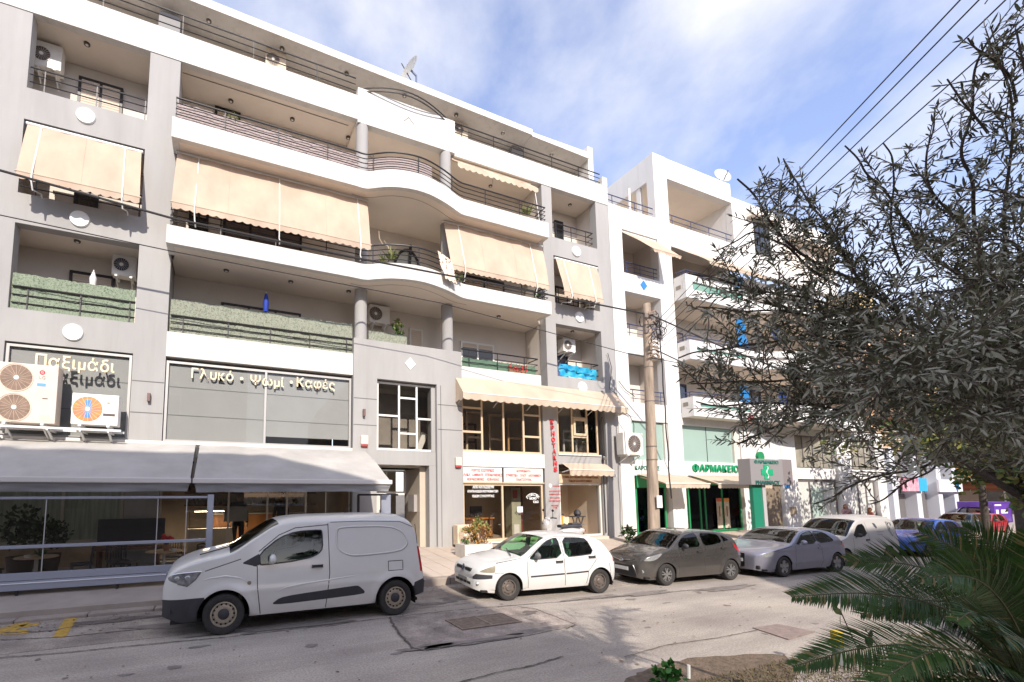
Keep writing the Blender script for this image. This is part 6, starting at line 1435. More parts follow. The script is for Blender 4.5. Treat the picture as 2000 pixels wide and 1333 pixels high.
# ---- white delivery van, measured in the photograph's scale
WHP = dirty_paint('van_white', (.66, .65, .62), (.44, .38, .31), .27, .55)
VAN = dict(L=4.17, W=1.72, widest=.62, zfloor=.2, wx=(.84, 3.60), wr=.30, ar=.365, wheel='bronze', ww=.2, track=.90, tumble=.10,
    top=[(0, .80), (.04, .93), (.10, 1.0), (.24, 1.075), (.5, 1.155), (.77, 1.205), (.92, 1.24), (1.25, 1.44), (1.62, 1.655), (1.8, 1.70), (2.12, 1.725), (3.1, 1.735), (3.75, 1.715), (3.90, 1.66), (4.0, 1.5), (4.07, 1.2), (4.12, .85), (4.15, .62), (4.17, .58)],
    bottom=[(0, .30), (.3, .22), (1.3, .235), (3.2, .24), (3.95, .30), (4.17, .33)],
    plan=[(0, .74), (.04, .80), (.12, .875), (.3, .95), (.6, .985), (1.2, 1), (3.6, 1), (4.0, .985), (4.12, .95), (4.17, .92)],
    belt=[(0, .80), (.5, .95), (1.1, 1.0), (2.3, 1.02), (4.17, 1.05)], rc=[(0, .10), (.4, .085), (1.1, .07), (1.7, .08), (2.2, .10), (3.8, .12), (4.05, .10), (4.17, .06)],
    tops=[dict(name='windshield', x0=.90, x1=1.62, u=.93), dict(name='rear_window', x0=3.93, x1=4.06, u=.8)],
    sides=dict(side_window1=round_poly([(1.335, 1.0), (1.335, 1.17), (1.63, 1.40), (1.89, 1.485), (2.29, 1.50), (2.31, 1.46), (2.32, 1.2), (2.25, 1.12), (2.13, 1.07), (1.81, 1.02), (1.39, .995)], 1),
        mirror_panel=[(1.07, 1.035), (1.25, .985), (1.32, .99), (1.32, 1.165)],
        lower_trim=round_poly([(1.52, .385), (1.65, .475), (1.87, .505), (2.85, .565), (2.93, .56), (3.04, .46), (3.03, .415), (2.37, .39), (1.69, .37)], 1),
        headlight=round_poly([(.06, .895), (.13, .925), (.53, .955), (.44, .83), (.32, .735), (.15, .80), (.07, .83)], 1),
        bumper_front=[(-.01, .55), (.57, .575), (.50, .44), (.48, .1), (-.01, .1)], bumper_rear=[(3.95, .54), (4.18, .60), (4.18, .3), (3.9, .28)], tail_light=[(4.02, 1.16), (4.105, 1.16), (4.145, .71), (4.075, .71)]),
    mats=dict(mirror_panel=TRIM, lower_trim=TRIM, headlight=mat('van_lamp', (.10, .11, .14), .08, .7, 9, metal=.6, coat=1, col2=(.5, .5, .52)), bumper_front=TRIM, bumper_rear=TRIM, tail_light=LAMPR, windshield=CARG, rear_window=CARG),
    seams=[[(1.30, .98), (1.31, .66), (1.365, .25)], [(2.41, 1.60), (2.435, .8), (2.38, .25)], [(1.30, .98), (1.24, .99)], [(1.32, 1.2), (1.62, 1.44), (1.88, 1.545), (2.41, 1.58)], [(.56, .95), (.86, 1.04), (1.06, 1.10)], [(3.46, .93), (3.73, .93), (3.73, .77), (3.46, .77), (3.46, .93)], [(4.0, 1.55), (4.03, 1.2)]],
    handles=[(2.23, .925)], mirror=(1.50, 1.02), dash=1.35, belt_in=1.02, bulk=2.45, zed_bulk=1.58, creases=(((.62, .0), .010, .05),))
van, vside = make_car('delivery_van', (-.71, 7.45+.86, 0), 0, 1.0, VAN, 'white delivery van parked in the shade before the cafe', 'van', WHP)
# pressed panel line on the van's side, grille, lamps, bumper slots
pnl = round_poly([(2.55, 1.46), (2.60, 1.54), (3.49, 1.53), (3.76, 1.42), (3.85, 1.22), (3.70, 1.09), (2.85, 1.05), (2.66, 1.11), (2.55, 1.22)], 2)
for sg in (-1,):
    q = [(x, sg*(vside(x, z)+.001), z) for x, z in pnl]; MB().tube(q+q[:1], .012, 6).build('pressed_rib', WHP, van, True, local=True)
    q = [(x+.012, sg*(vside(x, z)+.0035), z-.012) for x, z in pnl]; MB().tube(q+q[:1], .006, 5).build('rib_shadow_line', mat('rib_shadow_paint', (.34, .33, .32), .5), van, True, local=True)  # darker offset copy of the rib, its shadow put into colour
    q = [(x, sg*(vside(x, z)-.004), z) for x, z in [(1.55, .56), (1.75, .63), (2.0, .66), (2.4, .69), (3.1, .75)]]; MB().tube(q, [.004, .014, .016, .014, .004], 6).build('body_crease', WHP, van, True, local=True)
    q = [(x, sg*(vside(x, z)-.006), z) for x, z in [(.50, .80), (.62, .84), (.85, .86), (1.05, .82), (1.2, .75)]]; MB().tube(q, [.004, .014, .018, .014, .004], 6).build('body_crease', WHP, van, True, local=True)
MB().lathe([(.0, -.008), (.028, -.006), (.03, .0)], 12, (1.19, -vside(1.19, .74)-.001, .74), 'y').build('side_repeater', mat('repeater', (.25, .2, .14), .3), van, True, local=True)
for k in range(6): MB().bar((.018+.006*k, -.42, .70+.036*k), (.018+.006*k, .42, .70+.036*k), .03, .018).build('grille_bar', GRILL, van, local=True)
MB().lathe([(.075, 0), (.06, .012)], 16, (-.008, 0, .80), 'x').build('badge', CHROME, van, True, local=True)
for sg in (-1, 1): MB().bbox(.10, .30, sg*.70-.05, sg*.70+.05, .35, .45, .03).build('fog_recess', GRILL, van, True, local=True)
MB().bar((.48, -.6, 1.17), (.95, -.2, 1.245), .02, .015).build('wiper', TRIM, van, local=True)
for sg in (-1, 1):
    for x, z, r in ((.20, .86, .045), (.34, .865, .05)):
        MB().sphere((x, sg*(vside(x, z)-.012), z), r, .022, r*.8, 14, 8).build('headlight_lens', LAMP, van, True, local=True)
    q = [(x, sg*(vside(x, z)+.004), z) for x, z in [(.10, .905), (.2, .93), (.36, .945), (.52, .953)]]; MB().tube(q, .007, 5).build('headlight_trim', CHROME, van, True, local=True)
    q = [(x, sg*(vside(x, z)+.003), z) for x, z in [(.50, .945), (.44, .84), (.33, .745), (.2, .78)]]; MB().tube(q, .006, 5).build('headlight_trim', SEAM, van, True, local=True)
MB().add([(-.004, -.55, .66), (-.004, .55, .66), (.028, .55, .90), (.028, -.55, .90), (.06, -.55, .66), (.06, .55, .66), (.09, .55, .90), (.09, -.55, .90)], [(0,1,2,3), (4,7,6,5), (0,3,7,4), (1,5,6,2), (3,2,6,7), (0,4,5,1)]).build('grille', GRILL, van, local=True)
MB().bbox(-.022, -.008, -.26, .26, .44, .55, .004).build('number_plate', PLATE, van, local=True)
MB().tube([(2.9, 0, 1.735), (3.0, 0, 1.90)], .006, 5).build('aerial', TRIM, van, True, local=True)
q = [(x, -(vside(x, z)+.002), z) for x, z in [(2.45, 1.62), (3.0, 1.625), (3.7, 1.60), (3.95, 1.50)]]; MB().tube(q, .005, 5).build('roof_channel', SEAM, van, True, local=True)
# ---- small white five door hatchback
CLW = dirty_paint('hatch_white', (.66, .66, .64), (.40, .33, .26), .27, .6)
CLIO = dict(L=3.77, W=1.64, widest=.55, zfloor=.2, wx=(.76, 3.20), wr=.285, ar=.335, wheel='steel', ww=.18, track=.88, tumble=.33, glass=CARGL,
    top=[(0, .60), (.03, .66), (.10, .73), (.25, .80), (.5, .865), (.85, .925), (1.05, .96), (1.12, .985), (1.5, 1.21), (1.80, 1.365), (2.0, 1.41), (2.35, 1.43), (2.9, 1.40), (3.2, 1.34), (3.36, 1.26), (3.52, 1.06), (3.66, .88), (3.73, .75), (3.77, .62)],
    bottom=[(0, .26), (.2, .2), (.5, .18), (1.2, .2), (2.8, .21), (3.4, .25), (3.77, .30)],
    plan=[(0, .62), (.03, .70), (.10, .80), (.25, .895), (.5, .955), (.9, .985), (1.6, 1), (3.0, .995), (3.4, .955), (3.62, .90), (3.72, .84), (3.77, .76)],
    belt=[(0, .66), (.7, .82), (1.2, .86), (2.2, .885), (3.1, .93), (3.77, .95)], rc=[(0, .08), (.3, .07), (1.0, .05), (1.4, .05), (1.9, .06), (2.6, .07), (3.3, .08), (3.77, .06)],
    tops=[dict(name='windshield', x0=1.10, x1=1.80, u=.93), dict(name='rear_window', x0=3.37, x1=3.60, u=.86)],
    sides=dict(side_window1=round_poly([(1.28, .90), (1.52, 1.08), (1.80, 1.255), (2.0, 1.315), (2.14, 1.325), (2.155, .895), (1.40, .875)], 1), side_window2=round_poly([(2.26, .90), (2.265, 1.325), (2.7, 1.315), (2.93, 1.28), (3.05, .945), (2.6, .91)], 1),
        headlight=round_poly([(.07, .64), (.13, .72), (.27, .79), (.42, .815), (.44, .79), (.43, .64), (.38, .62)], 1), bumper_strip=[(-.01, .475), (.06, .475), (.36, .50), (.37, .575), (-.01, .60)], tail_light=[(3.60, 1.0), (3.66, .72), (3.74, .72), (3.70, .95)]),
    mats=dict(headlight=LAMPY, bumper_strip=TRIM, tail_light=LAMPR, windshield=CARG, rear_window=CARG),
    seams=[[(1.24, .88), (1.22, .6), (1.24, .25)], [(2.21, 1.33), (2.2, .7), (2.22, .25)], [(3.06, .95), (3.1, .80), (2.86, .55), (2.80, .27)], [(.42, .62), (.62, .62)], [(.46, .83), (.9, .89), (1.08, .91)], [(1.24, .90), (1.5, 1.1), (1.8, 1.29), (2.05, 1.355), (2.9, 1.34)], [(3.52, .7), (3.52, .35)]],
    strips=[([(1.30, .50), (1.5, .505), (2.19, .52)], .022), ([(2.24, .52), (2.85, .54)], .022)], handles=[(2.06, .80), (2.97, .87)], mirror=(1.42, .90), mirror_mat=mat('mirror_grey', (.16, .16, .16), .5), dash=1.45, belt_in=.9, rear_seats=True)
s_ = .88; a_ = math.atan2(7.33-7.54, 7.49-5.31); fw = Vector((5.31, 7.54, 0)); ux = Vector((math.cos(a_), math.sin(a_), 0)); uy = Vector((-math.sin(a_), math.cos(a_), 0))
clio, cs = make_car('hatchback', fw-ux*(.76*s_)+uy*(.82*s_), a_, s_, CLIO, 'small white hatchback with grey wing mirrors and rusty steel wheels, half in the sun', 'car', CLW)
def nose(car, x, z, items, S, nm='badge'):
    for it in items: it(car)
for sg in (-1, 1): MB().bbox(.0, .06, sg*.24-.15, sg*.24+.15, .615, .69, .02).build('grille', GRILL, clio, True, local=True)
MB().bar((-.012, 0, .60), (.04, 0, .73), .09, .03).build('badge', CHROME, clio, True, local=True)
for k in range(4): MB().bbox(-.012, .03, -.40+k*.21, -.22+k*.21, .33, .39, .01).build('intake', GRILL, clio, True, local=True)
for sg in (-1, 1): MB().lathe([(.05, -.012), (.06, .03)], 14, (.055, sg*.58, .38), 'x').build('fog_lamp', LAMP, clio, True, local=True)
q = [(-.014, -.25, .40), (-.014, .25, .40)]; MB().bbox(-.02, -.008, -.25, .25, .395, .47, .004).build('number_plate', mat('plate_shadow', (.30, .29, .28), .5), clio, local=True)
MB().bar((.95, -.55, .955), (1.2, .1, 1.04), .018, .014).build('wiper', TRIM, clio, local=True); MB().sphere((1.62, 0, 1.20), .02, .10, .035, 10, 6).build('inner_mirror', TRIM, clio, True, local=True)
# ---- grey brown five door hatchback
YAP = dirty_paint('hatch_taupe', (.105, .097, .09), (.18, .155, .13), .26, .9, .65)
YAR = dict(L=3.95, W=1.70, widest=.58, zfloor=.2, wx=(.80, 3.31), wr=.305, ar=.345, wheel='alloy_split', ww=.2, track=.90, tumble=.34,
    top=[(0, .62), (.03, .70), (.10, .80), (.22, .87), (.5, .945), (.85, 1.02), (.98, 1.06), (1.3, 1.25), (1.62, 1.43), (1.85, 1.49), (2.3, 1.515), (2.9, 1.49), (3.3, 1.43), (3.5, 1.36), (3.64, 1.2), (3.8, .95), (3.9, .78), (3.95, .66)],
    bottom=[(0, .22), (.3, .17), (.6, .18), (1.3, .2), (2.9, .21), (3.6, .25), (3.95, .32)],
    plan=[(0, .60), (.03, .69), (.10, .79), (.25, .885), (.5, .95), (.9, .985), (1.6, 1), (3.0, 1), (3.5, .97), (3.8, .90), (3.9, .84), (3.95, .76)],
    belt=[(0, .72), (.7, .92), (1.3, .98), (2.2, 1.02), (3.2, 1.10), (3.95, 1.15)], rc=[(0, .09), (.3, .08), (.95, .06), (1.4, .05), (1.9, .06), (2.7, .07), (3.4, .08), (3.95, .06)],
    tops=[dict(name='windshield', x0=.97, x1=1.62, u=.94), dict(name='rear_window', x0=3.5, x1=3.72, u=.85)],
    sides=dict(side_window1=round_poly([(1.30, 1.02), (1.32, 1.16), (1.58, 1.33), (1.85, 1.405), (2.13, 1.425), (2.17, 1.035), (1.8, 1.01)], 1), side_window2=round_poly([(2.27, 1.04), (2.25, 1.425), (2.7, 1.405), (2.98, 1.37), (3.06, 1.13), (2.7, 1.07)], 1), side_window3=[(3.10, 1.13), (3.06, 1.34), (3.18, 1.31), (3.36, 1.18)], mirror_panel=[(.98, .985), (1.28, .995), (1.28, 1.13)],
        headlight=round_poly([(.10, .70), (.22, .79), (.66, .945), (.74, .95), (.55, .78), (.36, .70)], 1), fog_panel=round_poly([(.09, .30), (.12, .50), (.24, .52), (.27, .34)], 1), tail_light=[(3.52, 1.10), (3.80, .90), (3.88, .82), (3.78, .80), (3.56, .96)]),
    mats=dict(headlight=LAMP, fog_panel=mat('fog_panel_dark', (.06, .055, .05), .5), tail_light=LAMPR, windshield=CARG, rear_window=CARG, mirror_panel=TRIM),  # fog lamp panels in a dark colour
    seams=[[(1.27, 1.0), (1.24, .6), (1.27, .25)], [(2.22, 1.44), (2.23, .8), (2.25, .25)], [(3.08, 1.12), (3.12, .95), (2.92, .6), (2.85, .27)], [(.70, .95), (.95, 1.0)], [(1.05, 1.06), (1.5, 1.33), (1.8, 1.44), (2.9, 1.43)]],
    handles=[(2.05, .90), (3.02, .97)], handle_mat=YAP, mirror=(1.42, 1.02), mirror_mat=TRIM, dash=1.32, belt_in=1.03, rear_seats=True, creases=(((.84, .04), .012, .05), ((.42, .03), .010, .06)))
s_ = .80; a_ = math.atan2(7.19-7.34, 11.43-9.44); fw = Vector((9.44, 7.34, 0)); ux = Vector((math.cos(a_), math.sin(a_), 0)); uy = Vector((-math.sin(a_), math.cos(a_), 0))
yar, ys_ = make_car('hatchback', fw-ux*(.80*s_)+uy*(.85*s_), a_, s_, YAR, 'grey brown five door hatchback with tinted windows behind the white one', 'car', YAP)
g = MB().add([(-.006, -.50, .24), (-.006, .50, .24), (-.006, .40, .54), (-.006, -.40, .54), (.05, -.5, .24), (.05, .5, .24), (.05, .4, .54), (.05, -.4, .54)], [(0,1,2,3), (4,7,6,5), (0,3,7,4), (1,5,6,2), (3,2,6,7), (0,4,5,1)]).build('grille', GRILL, yar, local=True)
for k in range(6): MB().box(-.012, -.007, -.46, .46, .265+k*.045, .277+k*.045).build('grille_bar', TRIM, yar, local=True)
MB().tube([(.25, -.74, .80), (.06, -.45, .715), (.005, -.14, .67), (-.01, 0, .65), (.005, .14, .67), (.06, .45, .715), (.25, .74, .80)], .016, 6).build('chrome_bar', CHROME, yar, True, local=True)
bd = [(-.018, .07*math.cos(t), .665+.048*math.sin(t)) for t in [2*math.pi*k/16 for k in range(17)]]; MB().tube(bd, .010, 6).tube([(-.018, .03*math.cos(2*math.pi*k/10), .665+.045*math.sin(2*math.pi*k/10)) for k in range(11)], .007, 5).build('badge', CHROME, yar, True, local=True)
for sg in (-1, 1):
    MB().lathe([(.06, -.02), (.065, .03)], 16, (.10, sg*.62, .40), 'x').build('fog_lamp', LAMP, yar, True, local=True)
    MB().tube([(.0, sg*.42, .56), (.005, sg*.50, .40), (.01, sg*.53, .24)], .014, 6).build('grille_edge', CHROME, yar, True, local=True)
pl_ = MB().bbox(-.022, -.008, -.25, .25, .385, .485, .004).build('number_plate', PLATE, yar, local=True)
# ---- bluish grey three door hatchback
AUP = dirty_paint('hatch_bluegrey', (.31, .31, .38), (.24, .21, .19), .28, .8, .55)
AUD = dict(L=4.2, W=1.765, widest=.56, zfloor=.2, wx=(.88, 3.458), wr=.31, ar=.345, wheel='alloy5', ww=.21, track=.90, tumble=.36,
    top=[(0, .62), (.03, .70), (.10, .76), (.25, .81), (.6, .88), (1.0, .94), (1.25, .99), (1.35, 1.03), (1.7, 1.22), (2.05, 1.37), (2.3, 1.41), (2.7, 1.42), (3.2, 1.37), (3.5, 1.30), (3.7, 1.20), (3.9, 1.03), (4.08, .95), (4.15, .85), (4.2, .66)],
    bottom=[(0, .22), (.3, .17), (.6, .18), (1.3, .19), (3.0, .2), (3.7, .24), (4.2, .32)],
    plan=[(0, .62), (.03, .71), (.10, .80), (.25, .89), (.5, .95), (.9, .985), (1.6, 1), (3.2, 1), (3.7, .97), (4.0, .91), (4.12, .86), (4.2, .78)],
    belt=[(0, .70), (.9, .86), (1.4, .90), (2.4, .93), (3.4, .98), (4.2, 1.0)], rc=[(0, .08), (.4, .065), (1.2, .05), (1.7, .05), (2.2, .06), (3.0, .07), (3.8, .07), (4.2, .06)],
    tops=[dict(name='windshield', x0=1.33, x1=2.05, u=.94), dict(name='rear_window', x0=3.55, x1=3.88, u=.86)],
    sides=dict(side_window1=round_poly([(1.52, .945), (1.72, 1.08), (2.0, 1.25), (2.3, 1.315), (2.52, 1.325), (2.53, .955)], 1), side_window2=round_poly([(2.58, .96), (2.57, 1.325), (2.9, 1.305), (3.15, 1.235), (3.40, 1.03), (3.30, .99)], 1),
        headlight=round_poly([(.08, .62), (.14, .735), (.40, .775), (.50, .76), (.50, .655), (.30, .63)], 1), tail_light=[(3.86, .98), (4.02, .90), (4.08, .74), (3.98, .74), (3.88, .84)]),
    mats=dict(headlight=LAMP, tail_light=LAMPR, windshield=CARG, rear_window=CARG), names={},
    seams=[[(1.46, .92), (1.42, .6), (1.44, .23)], [(2.56, .94), (2.70, .8), (2.74, .4), (2.66, .24)], [(.5, .78), (1.0, .86), (1.3, .91)], [(1.5, .97), (1.95, 1.27), (2.3, 1.355), (3.1, 1.28)]],
    handles=[(2.58, .82)], handle_mat=AUP, mirror=(1.70, .95), dash=1.72, belt_in=.95, rear_seats=True, creases=(((.78, .02), .014, .035), ((.40, .01), .014, .04)))
s_ = .815; a_ = math.atan2(6.80-6.92, 15.16-13.06); fw = Vector((13.06, 6.92, 0)); ux = Vector((math.cos(a_), math.sin(a_), 0)); uy = Vector((-math.sin(a_), math.cos(a_), 0))
aud, as_ = make_car('hatchback', fw-ux*(.88*s_)+uy*(.88*s_), a_, s_, AUD, 'bluish grey three door hatchback with five hole alloy wheels', 'car', AUP)
MB().bbox(-.012, .05, -.30, .30, .30, .70, .03).build('grille', GRILL, aud, True, local=True)
for k in range(4): MB().tube([(-.02, -.135+.09*k+.055*math.cos(2*math.pi*j/14), .655+.055*math.sin(2*math.pi*j/14)) for j in range(15)], .008, 5).build('badge_ring', CHROME, aud, True, local=True)
MB().tube([(-.014, -.31, .70), (-.016, .31, .70), (-.016, .29, .30), (-.016, -.29, .30), (-.014, -.31, .70)], .010, 5).build('grille_frame', CHROME, aud, True, local=True)
for sg in (-1, 1): MB().bbox(.02, .10, sg*.52-.16, sg*.52+.16, .25, .36, .02).build('intake', GRILL, aud, True, local=True)
MB().bbox(-.024, -.013, -.25, .25, .44, .54, .004).build('number_plate', PLATE, aud, local=True)
# ---- white small van with dark shield emblem
W2P = dirty_paint('van2_white', (.50, .48, .455), (.34, .30, .26), .35, .5)
V2 = dict(L=4.4, W=1.80, widest=.6, zfloor=.2, wx=(.88, 3.56), wr=.31, ar=.36, wheel='steel', ww=.19, track=.90, tumble=.16,
    top=[(0, .72), (.04, .80), (.14, .88), (.4, .96), (.9, 1.06), (1.1, 1.12), (1.5, 1.42), (1.8, 1.62), (2.05, 1.73), (2.6, 1.82), (3.6, 1.83), (4.1, 1.79), (4.3, 1.65), (4.36, 1.2), (4.4, .66)],
    bottom=[(0, .25), (.3, .2), (1.3, .22), (3.0, .22), (4.0, .27), (4.4, .33)], plan=[(0, .70), (.05, .80), (.15, .88), (.35, .95), (.7, .985), (1.5, 1), (3.8, 1), (4.3, .98), (4.4, .94)],
    belt=[(0, .8), (1, 1.0), (2, 1.04), (4.4, 1.1)], rc=[(0, .08), (.5, .07), (1.3, .06), (1.9, .08), (2.5, .13), (4.2, .15), (4.4, .08)],
    tops=[dict(name='windshield', x0=1.08, x1=1.95, u=.94), dict(name='rear_window', x0=4.31, x1=4.36, u=.8)],
    sides=dict(side_window1=round_poly([(1.42, 1.05), (1.75, 1.40), (1.95, 1.50), (2.25, 1.52), (2.32, 1.07)], 1), headlight=round_poly([(.06, .68), (.14, .80), (.45, .84), (.5, .72), (.3, .66)], 1), tail_light=[(4.28, 1.2), (4.36, 1.2), (4.38, .7), (4.30, .7)], bumper_front=[(-.01, .55), (.5, .56), (.5, .1), (-.01, .1)]),
    mats=dict(headlight=LAMP, tail_light=LAMPR, windshield=CARG, rear_window=CARG, bumper_front=TRIM), seams=[[(1.4, 1.02), (1.38, .25)], [(2.38, 1.6), (2.42, .25)]], handles=[(2.25, .92)], mirror=(1.6, 1.05), mirror_mat=TRIM, dash=1.5, belt_in=1.05, bulk=2.5, zed_bulk=1.6)
p0 = atz(1668, 1111); a_ = -.06; s_ = .765
van2, v2s = make_car('delivery_van', p0+Vector((-.3, 1.0, 0)), a_, s_, V2, 'whitish small van with a dark shield emblem, partly behind the palm fronds', 'van', W2P)
sh_ = [(3.72, 1.58), (4.12, 1.52), (4.10, 1.15), (3.95, 1.0), (3.78, 1.2)]
MB().add([(x, -(v2s(x, z)+.004), z) for x, z in sh_], [(0,1,2,3,4)]).build('emblem', mat('emblem_dark', (.07, .07, .08), .4), van2, local=True, fix=False)
sh_ = [(3.76, 1.54), (4.08, 1.49), (4.06, 1.17), (3.95, 1.06), (3.82, 1.22)]
MB().tube([(x, -(v2s(x, z)+.008), z) for x, z in sh_+sh_[:1]], .008, 5).build('emblem_line', PLATE, van2, True, local=True)
MB().add([(x, -(v2s(x, z)+.004), z) for x, z in [(2.85, 1.55), (3.0, 1.52), (3.08, 1.38), (3.0, 1.32), (2.9, 1.42)]], [(0,1,2,3,4)]).build('emblem', mat('emblem_dark', (.07, .07, .08), .4), van2, local=True, fix=False)
for k, w in enumerate((.5, .35)): MB().add([(2.95, -(v2s(2.95, 1.2-.1*k)+.004), 1.21-.1*k), (2.95+w, -(v2s(3.4, 1.2-.1*k)+.004), 1.21-.1*k), (2.95+w, -(v2s(3.4, 1.18-.1*k)+.004), 1.185-.1*k), (2.95, -(v2s(2.95, 1.18-.1*k)+.004), 1.185-.1*k)], [(0,1,2,3)]).build('side_print', mat('print_grey', (.3, .29, .28), .6), van2, local=True, fix=False)
for k in range(4): MB().bar((.0+.01*k, -.45, .60+.045*k), (.0+.01*k, .45, .60+.045*k), .03, .02).build('grille_bar', GRILL, van2, local=True)
# ---- bright blue hatchback, and smaller far vehicles built from the same body kinds
import copy
BLP = dirty_paint('hatch_blue', (.02, .09, .42), (.10, .12, .22), .25, .9)
p0 = atz(1836, 1090)
S2 = dict(CLIO); S2['mats'] = dict(CLIO['mats'], headlight=LAMP); S2['step'] = .05; S2['ns'] = 24
blue, _ = make_car('hatchback', p0+Vector((-.6, .9, 0)), -.06, .84, S2, 'bright blue hatchback with pale headlight behind the palm fronds', 'car', BLP)
far = [('hatchback', 'small red car far down the street by the purple van', dirty_paint('far_red', (.42, .02, .03), (.3, .1, .1)), (1880, 985), 36.0, S2, .72, -.05),
       ('hatchback', 'dark car parked far down the street beside the white pier', dirty_paint('far_dark', (.03, .045, .05), (.1, .1, .1)), (1840, 985), 34.0, S2, .75, .0)]
for nm, lb, pm, (px, py), dist, SS, s_, a_ in far:
    d = ray(px, 965); q = CAM+d*(dist/ d.length*1.0); make_car(nm, (q.x, q.y, 0), a_, s_, SS, lb, 'car', pm)
SV = dict(V2); SV['step'] = .06; SV['ns'] = 20
q = CAM+ray(1872, 965)*26.0
pv_, pvs = make_car('delivery_van', (q.x, q.y, 0), -.10, .72, SV, 'purple and white box van far down the street', 'van', dirty_paint('van3_white', (.6, .6, .58), (.4, .35, .3)))
MB().bbox(1.95, 4.5, -.98, .98, .45, 2.12, .05).build('cargo_box', mat('purple_box', (.13, .05, .36), .4, .1, 3, coat=.4), pv_, True, local=True)
MB().box(1.97, 4.48, -.995, -.981, 2.0, 2.06).box(1.97, 4.48, -.995, -.981, .50, .58).box(1.97, 2.03, -.995, -.981, .581, 1.999).box(4.42, 4.48, -.995, -.981, .581, 1.999).build('box_trim', mat('purple_trim', (.07, .03, .2), .5), pv_, local=True)
put_ = MB()
for x, z, w, h in ((2.2, 1.8, .9, .12), (2.3, 1.1, .35, .4), (3.0, 1.2, .9, .3)): put_.box(x, x+w, -.988, -.982, z, z+h)
put_.build('side_print', WHT, pv_, local=True)
d = ray(1905, 965); q = CAM+d*(13.2/d.length)
make_car('hatchback', (q.x, q.y-.3, 0), -.08, .84, dict(S2), 'silver car in the shade behind the palm fronds, next to the blue hatchback', 'car', dirty_paint('far_silver', (.36, .37, .40), (.3, .28, .26), .3, .7, .4))
# ================================================================== olive tree close to the viewer
def leafmat(name, top, under, rough=.5, var=.5):
    m = mat(name, top, rough, var, 11, spec=.35); t = m.node_tree; b = t.nodes['Principled BSDF']
    g = t.nodes.new('ShaderNodeNewGeometry'); mx = t.nodes.new('ShaderNodeMixRGB'); src = b.inputs['Base Color'].links[0].from_socket
    t.links.new(src, mx.inputs['Color1']); mx.inputs['Color2'].default_value = (*under, 1); t.links.new(g.outputs['Backfacing'], mx.inputs['Fac']); t.links.new(mx.outputs[0], b.inputs['Base Color'])
    return m
OLV = leafmat('olive_leaf', (.14, .145, .08), (.34, .33, .25)); BARK = mat('olive_bark', (.085, .066, .055), .9, .4, 12, .5, 60); TWIG = mat('olive_twig', (.15, .115, .09), .8, .3, 10)
class Leaves:
    def __init__(s): s.v = []; s.f = []
    def leaf(s, p, d, n, L, w, bend=.12):
        """pointed leaf from p along d, its face towards n"""
        sd = d.cross(n); sd = sd.normalized() if sd.length > 1e-5 else d.orthogonal().normalized(); nn = sd.cross(d).normalized(); o = len(s.v)
        a = p+d*L*.32+nn*L*.02; b = p+d*L*.68-nn*L*bend*.3; t = p+d*L-nn*L*bend
        s.v += [p, a+sd*w*.5, a-sd*w*.5, b+sd*w*.42, b-sd*w*.42, t]; s.f += [(o, o+2, o+1), (o+1, o+2, o+4, o+3), (o+3, o+4, o+5)]
    def build(s, name, m, parent, kind=None):
        b = MB(); b.v = [tuple(q) for q in s.v]; b.f = s.f; return b.build(name, m, parent, kind=kind, fix=False)
rng = random.Random(11)
def rvec(): return Vector((rng.gauss(0, 1), rng.gauss(0, 1), rng.gauss(0, 1))).normalized()
def project(p):
    q = Vector(p)-CAM; z = q.dot(_w); return (PX+F_*q.dot(CR)/z, PY-F_*q.dot(CU)/z, z) if z > .05 else (9e9, 9e9, z)
olive = thing('olive_tree', atd(2150, 1500, 2.7), 'olive tree with grey green leaves reaching across the street view', 'tree')
ENV = [(1425,340), (1470,318), (1510,345), (1520,288), (1560,300), (1590,330), (1640,272), (1680,290), (1722,262), (1770,285), (1810,210), (1835,140), (1868,150), (1880,62), (1925,55), (1960,20), (2060,-20), (2200,-50), (2200,930), (1960,890), (1890,915), (1850,900), (1780,950), (1700,990), (1640,985), (1560,1000), (1580,960), (1650,930), (1560,890), (1500,872), (1435,885), (1385,872), (1400,850), (1470,850), (1430,810), (1380,815), (1325,800), (1330,770), (1370,765), (1325,735), (1310,700), (1370,690), (1345,670), (1330,640), (1380,640), (1335,600), (1325,560), (1340,545), (1400,565), (1385,515), (1400,480), (1450,480), (1425,400)]
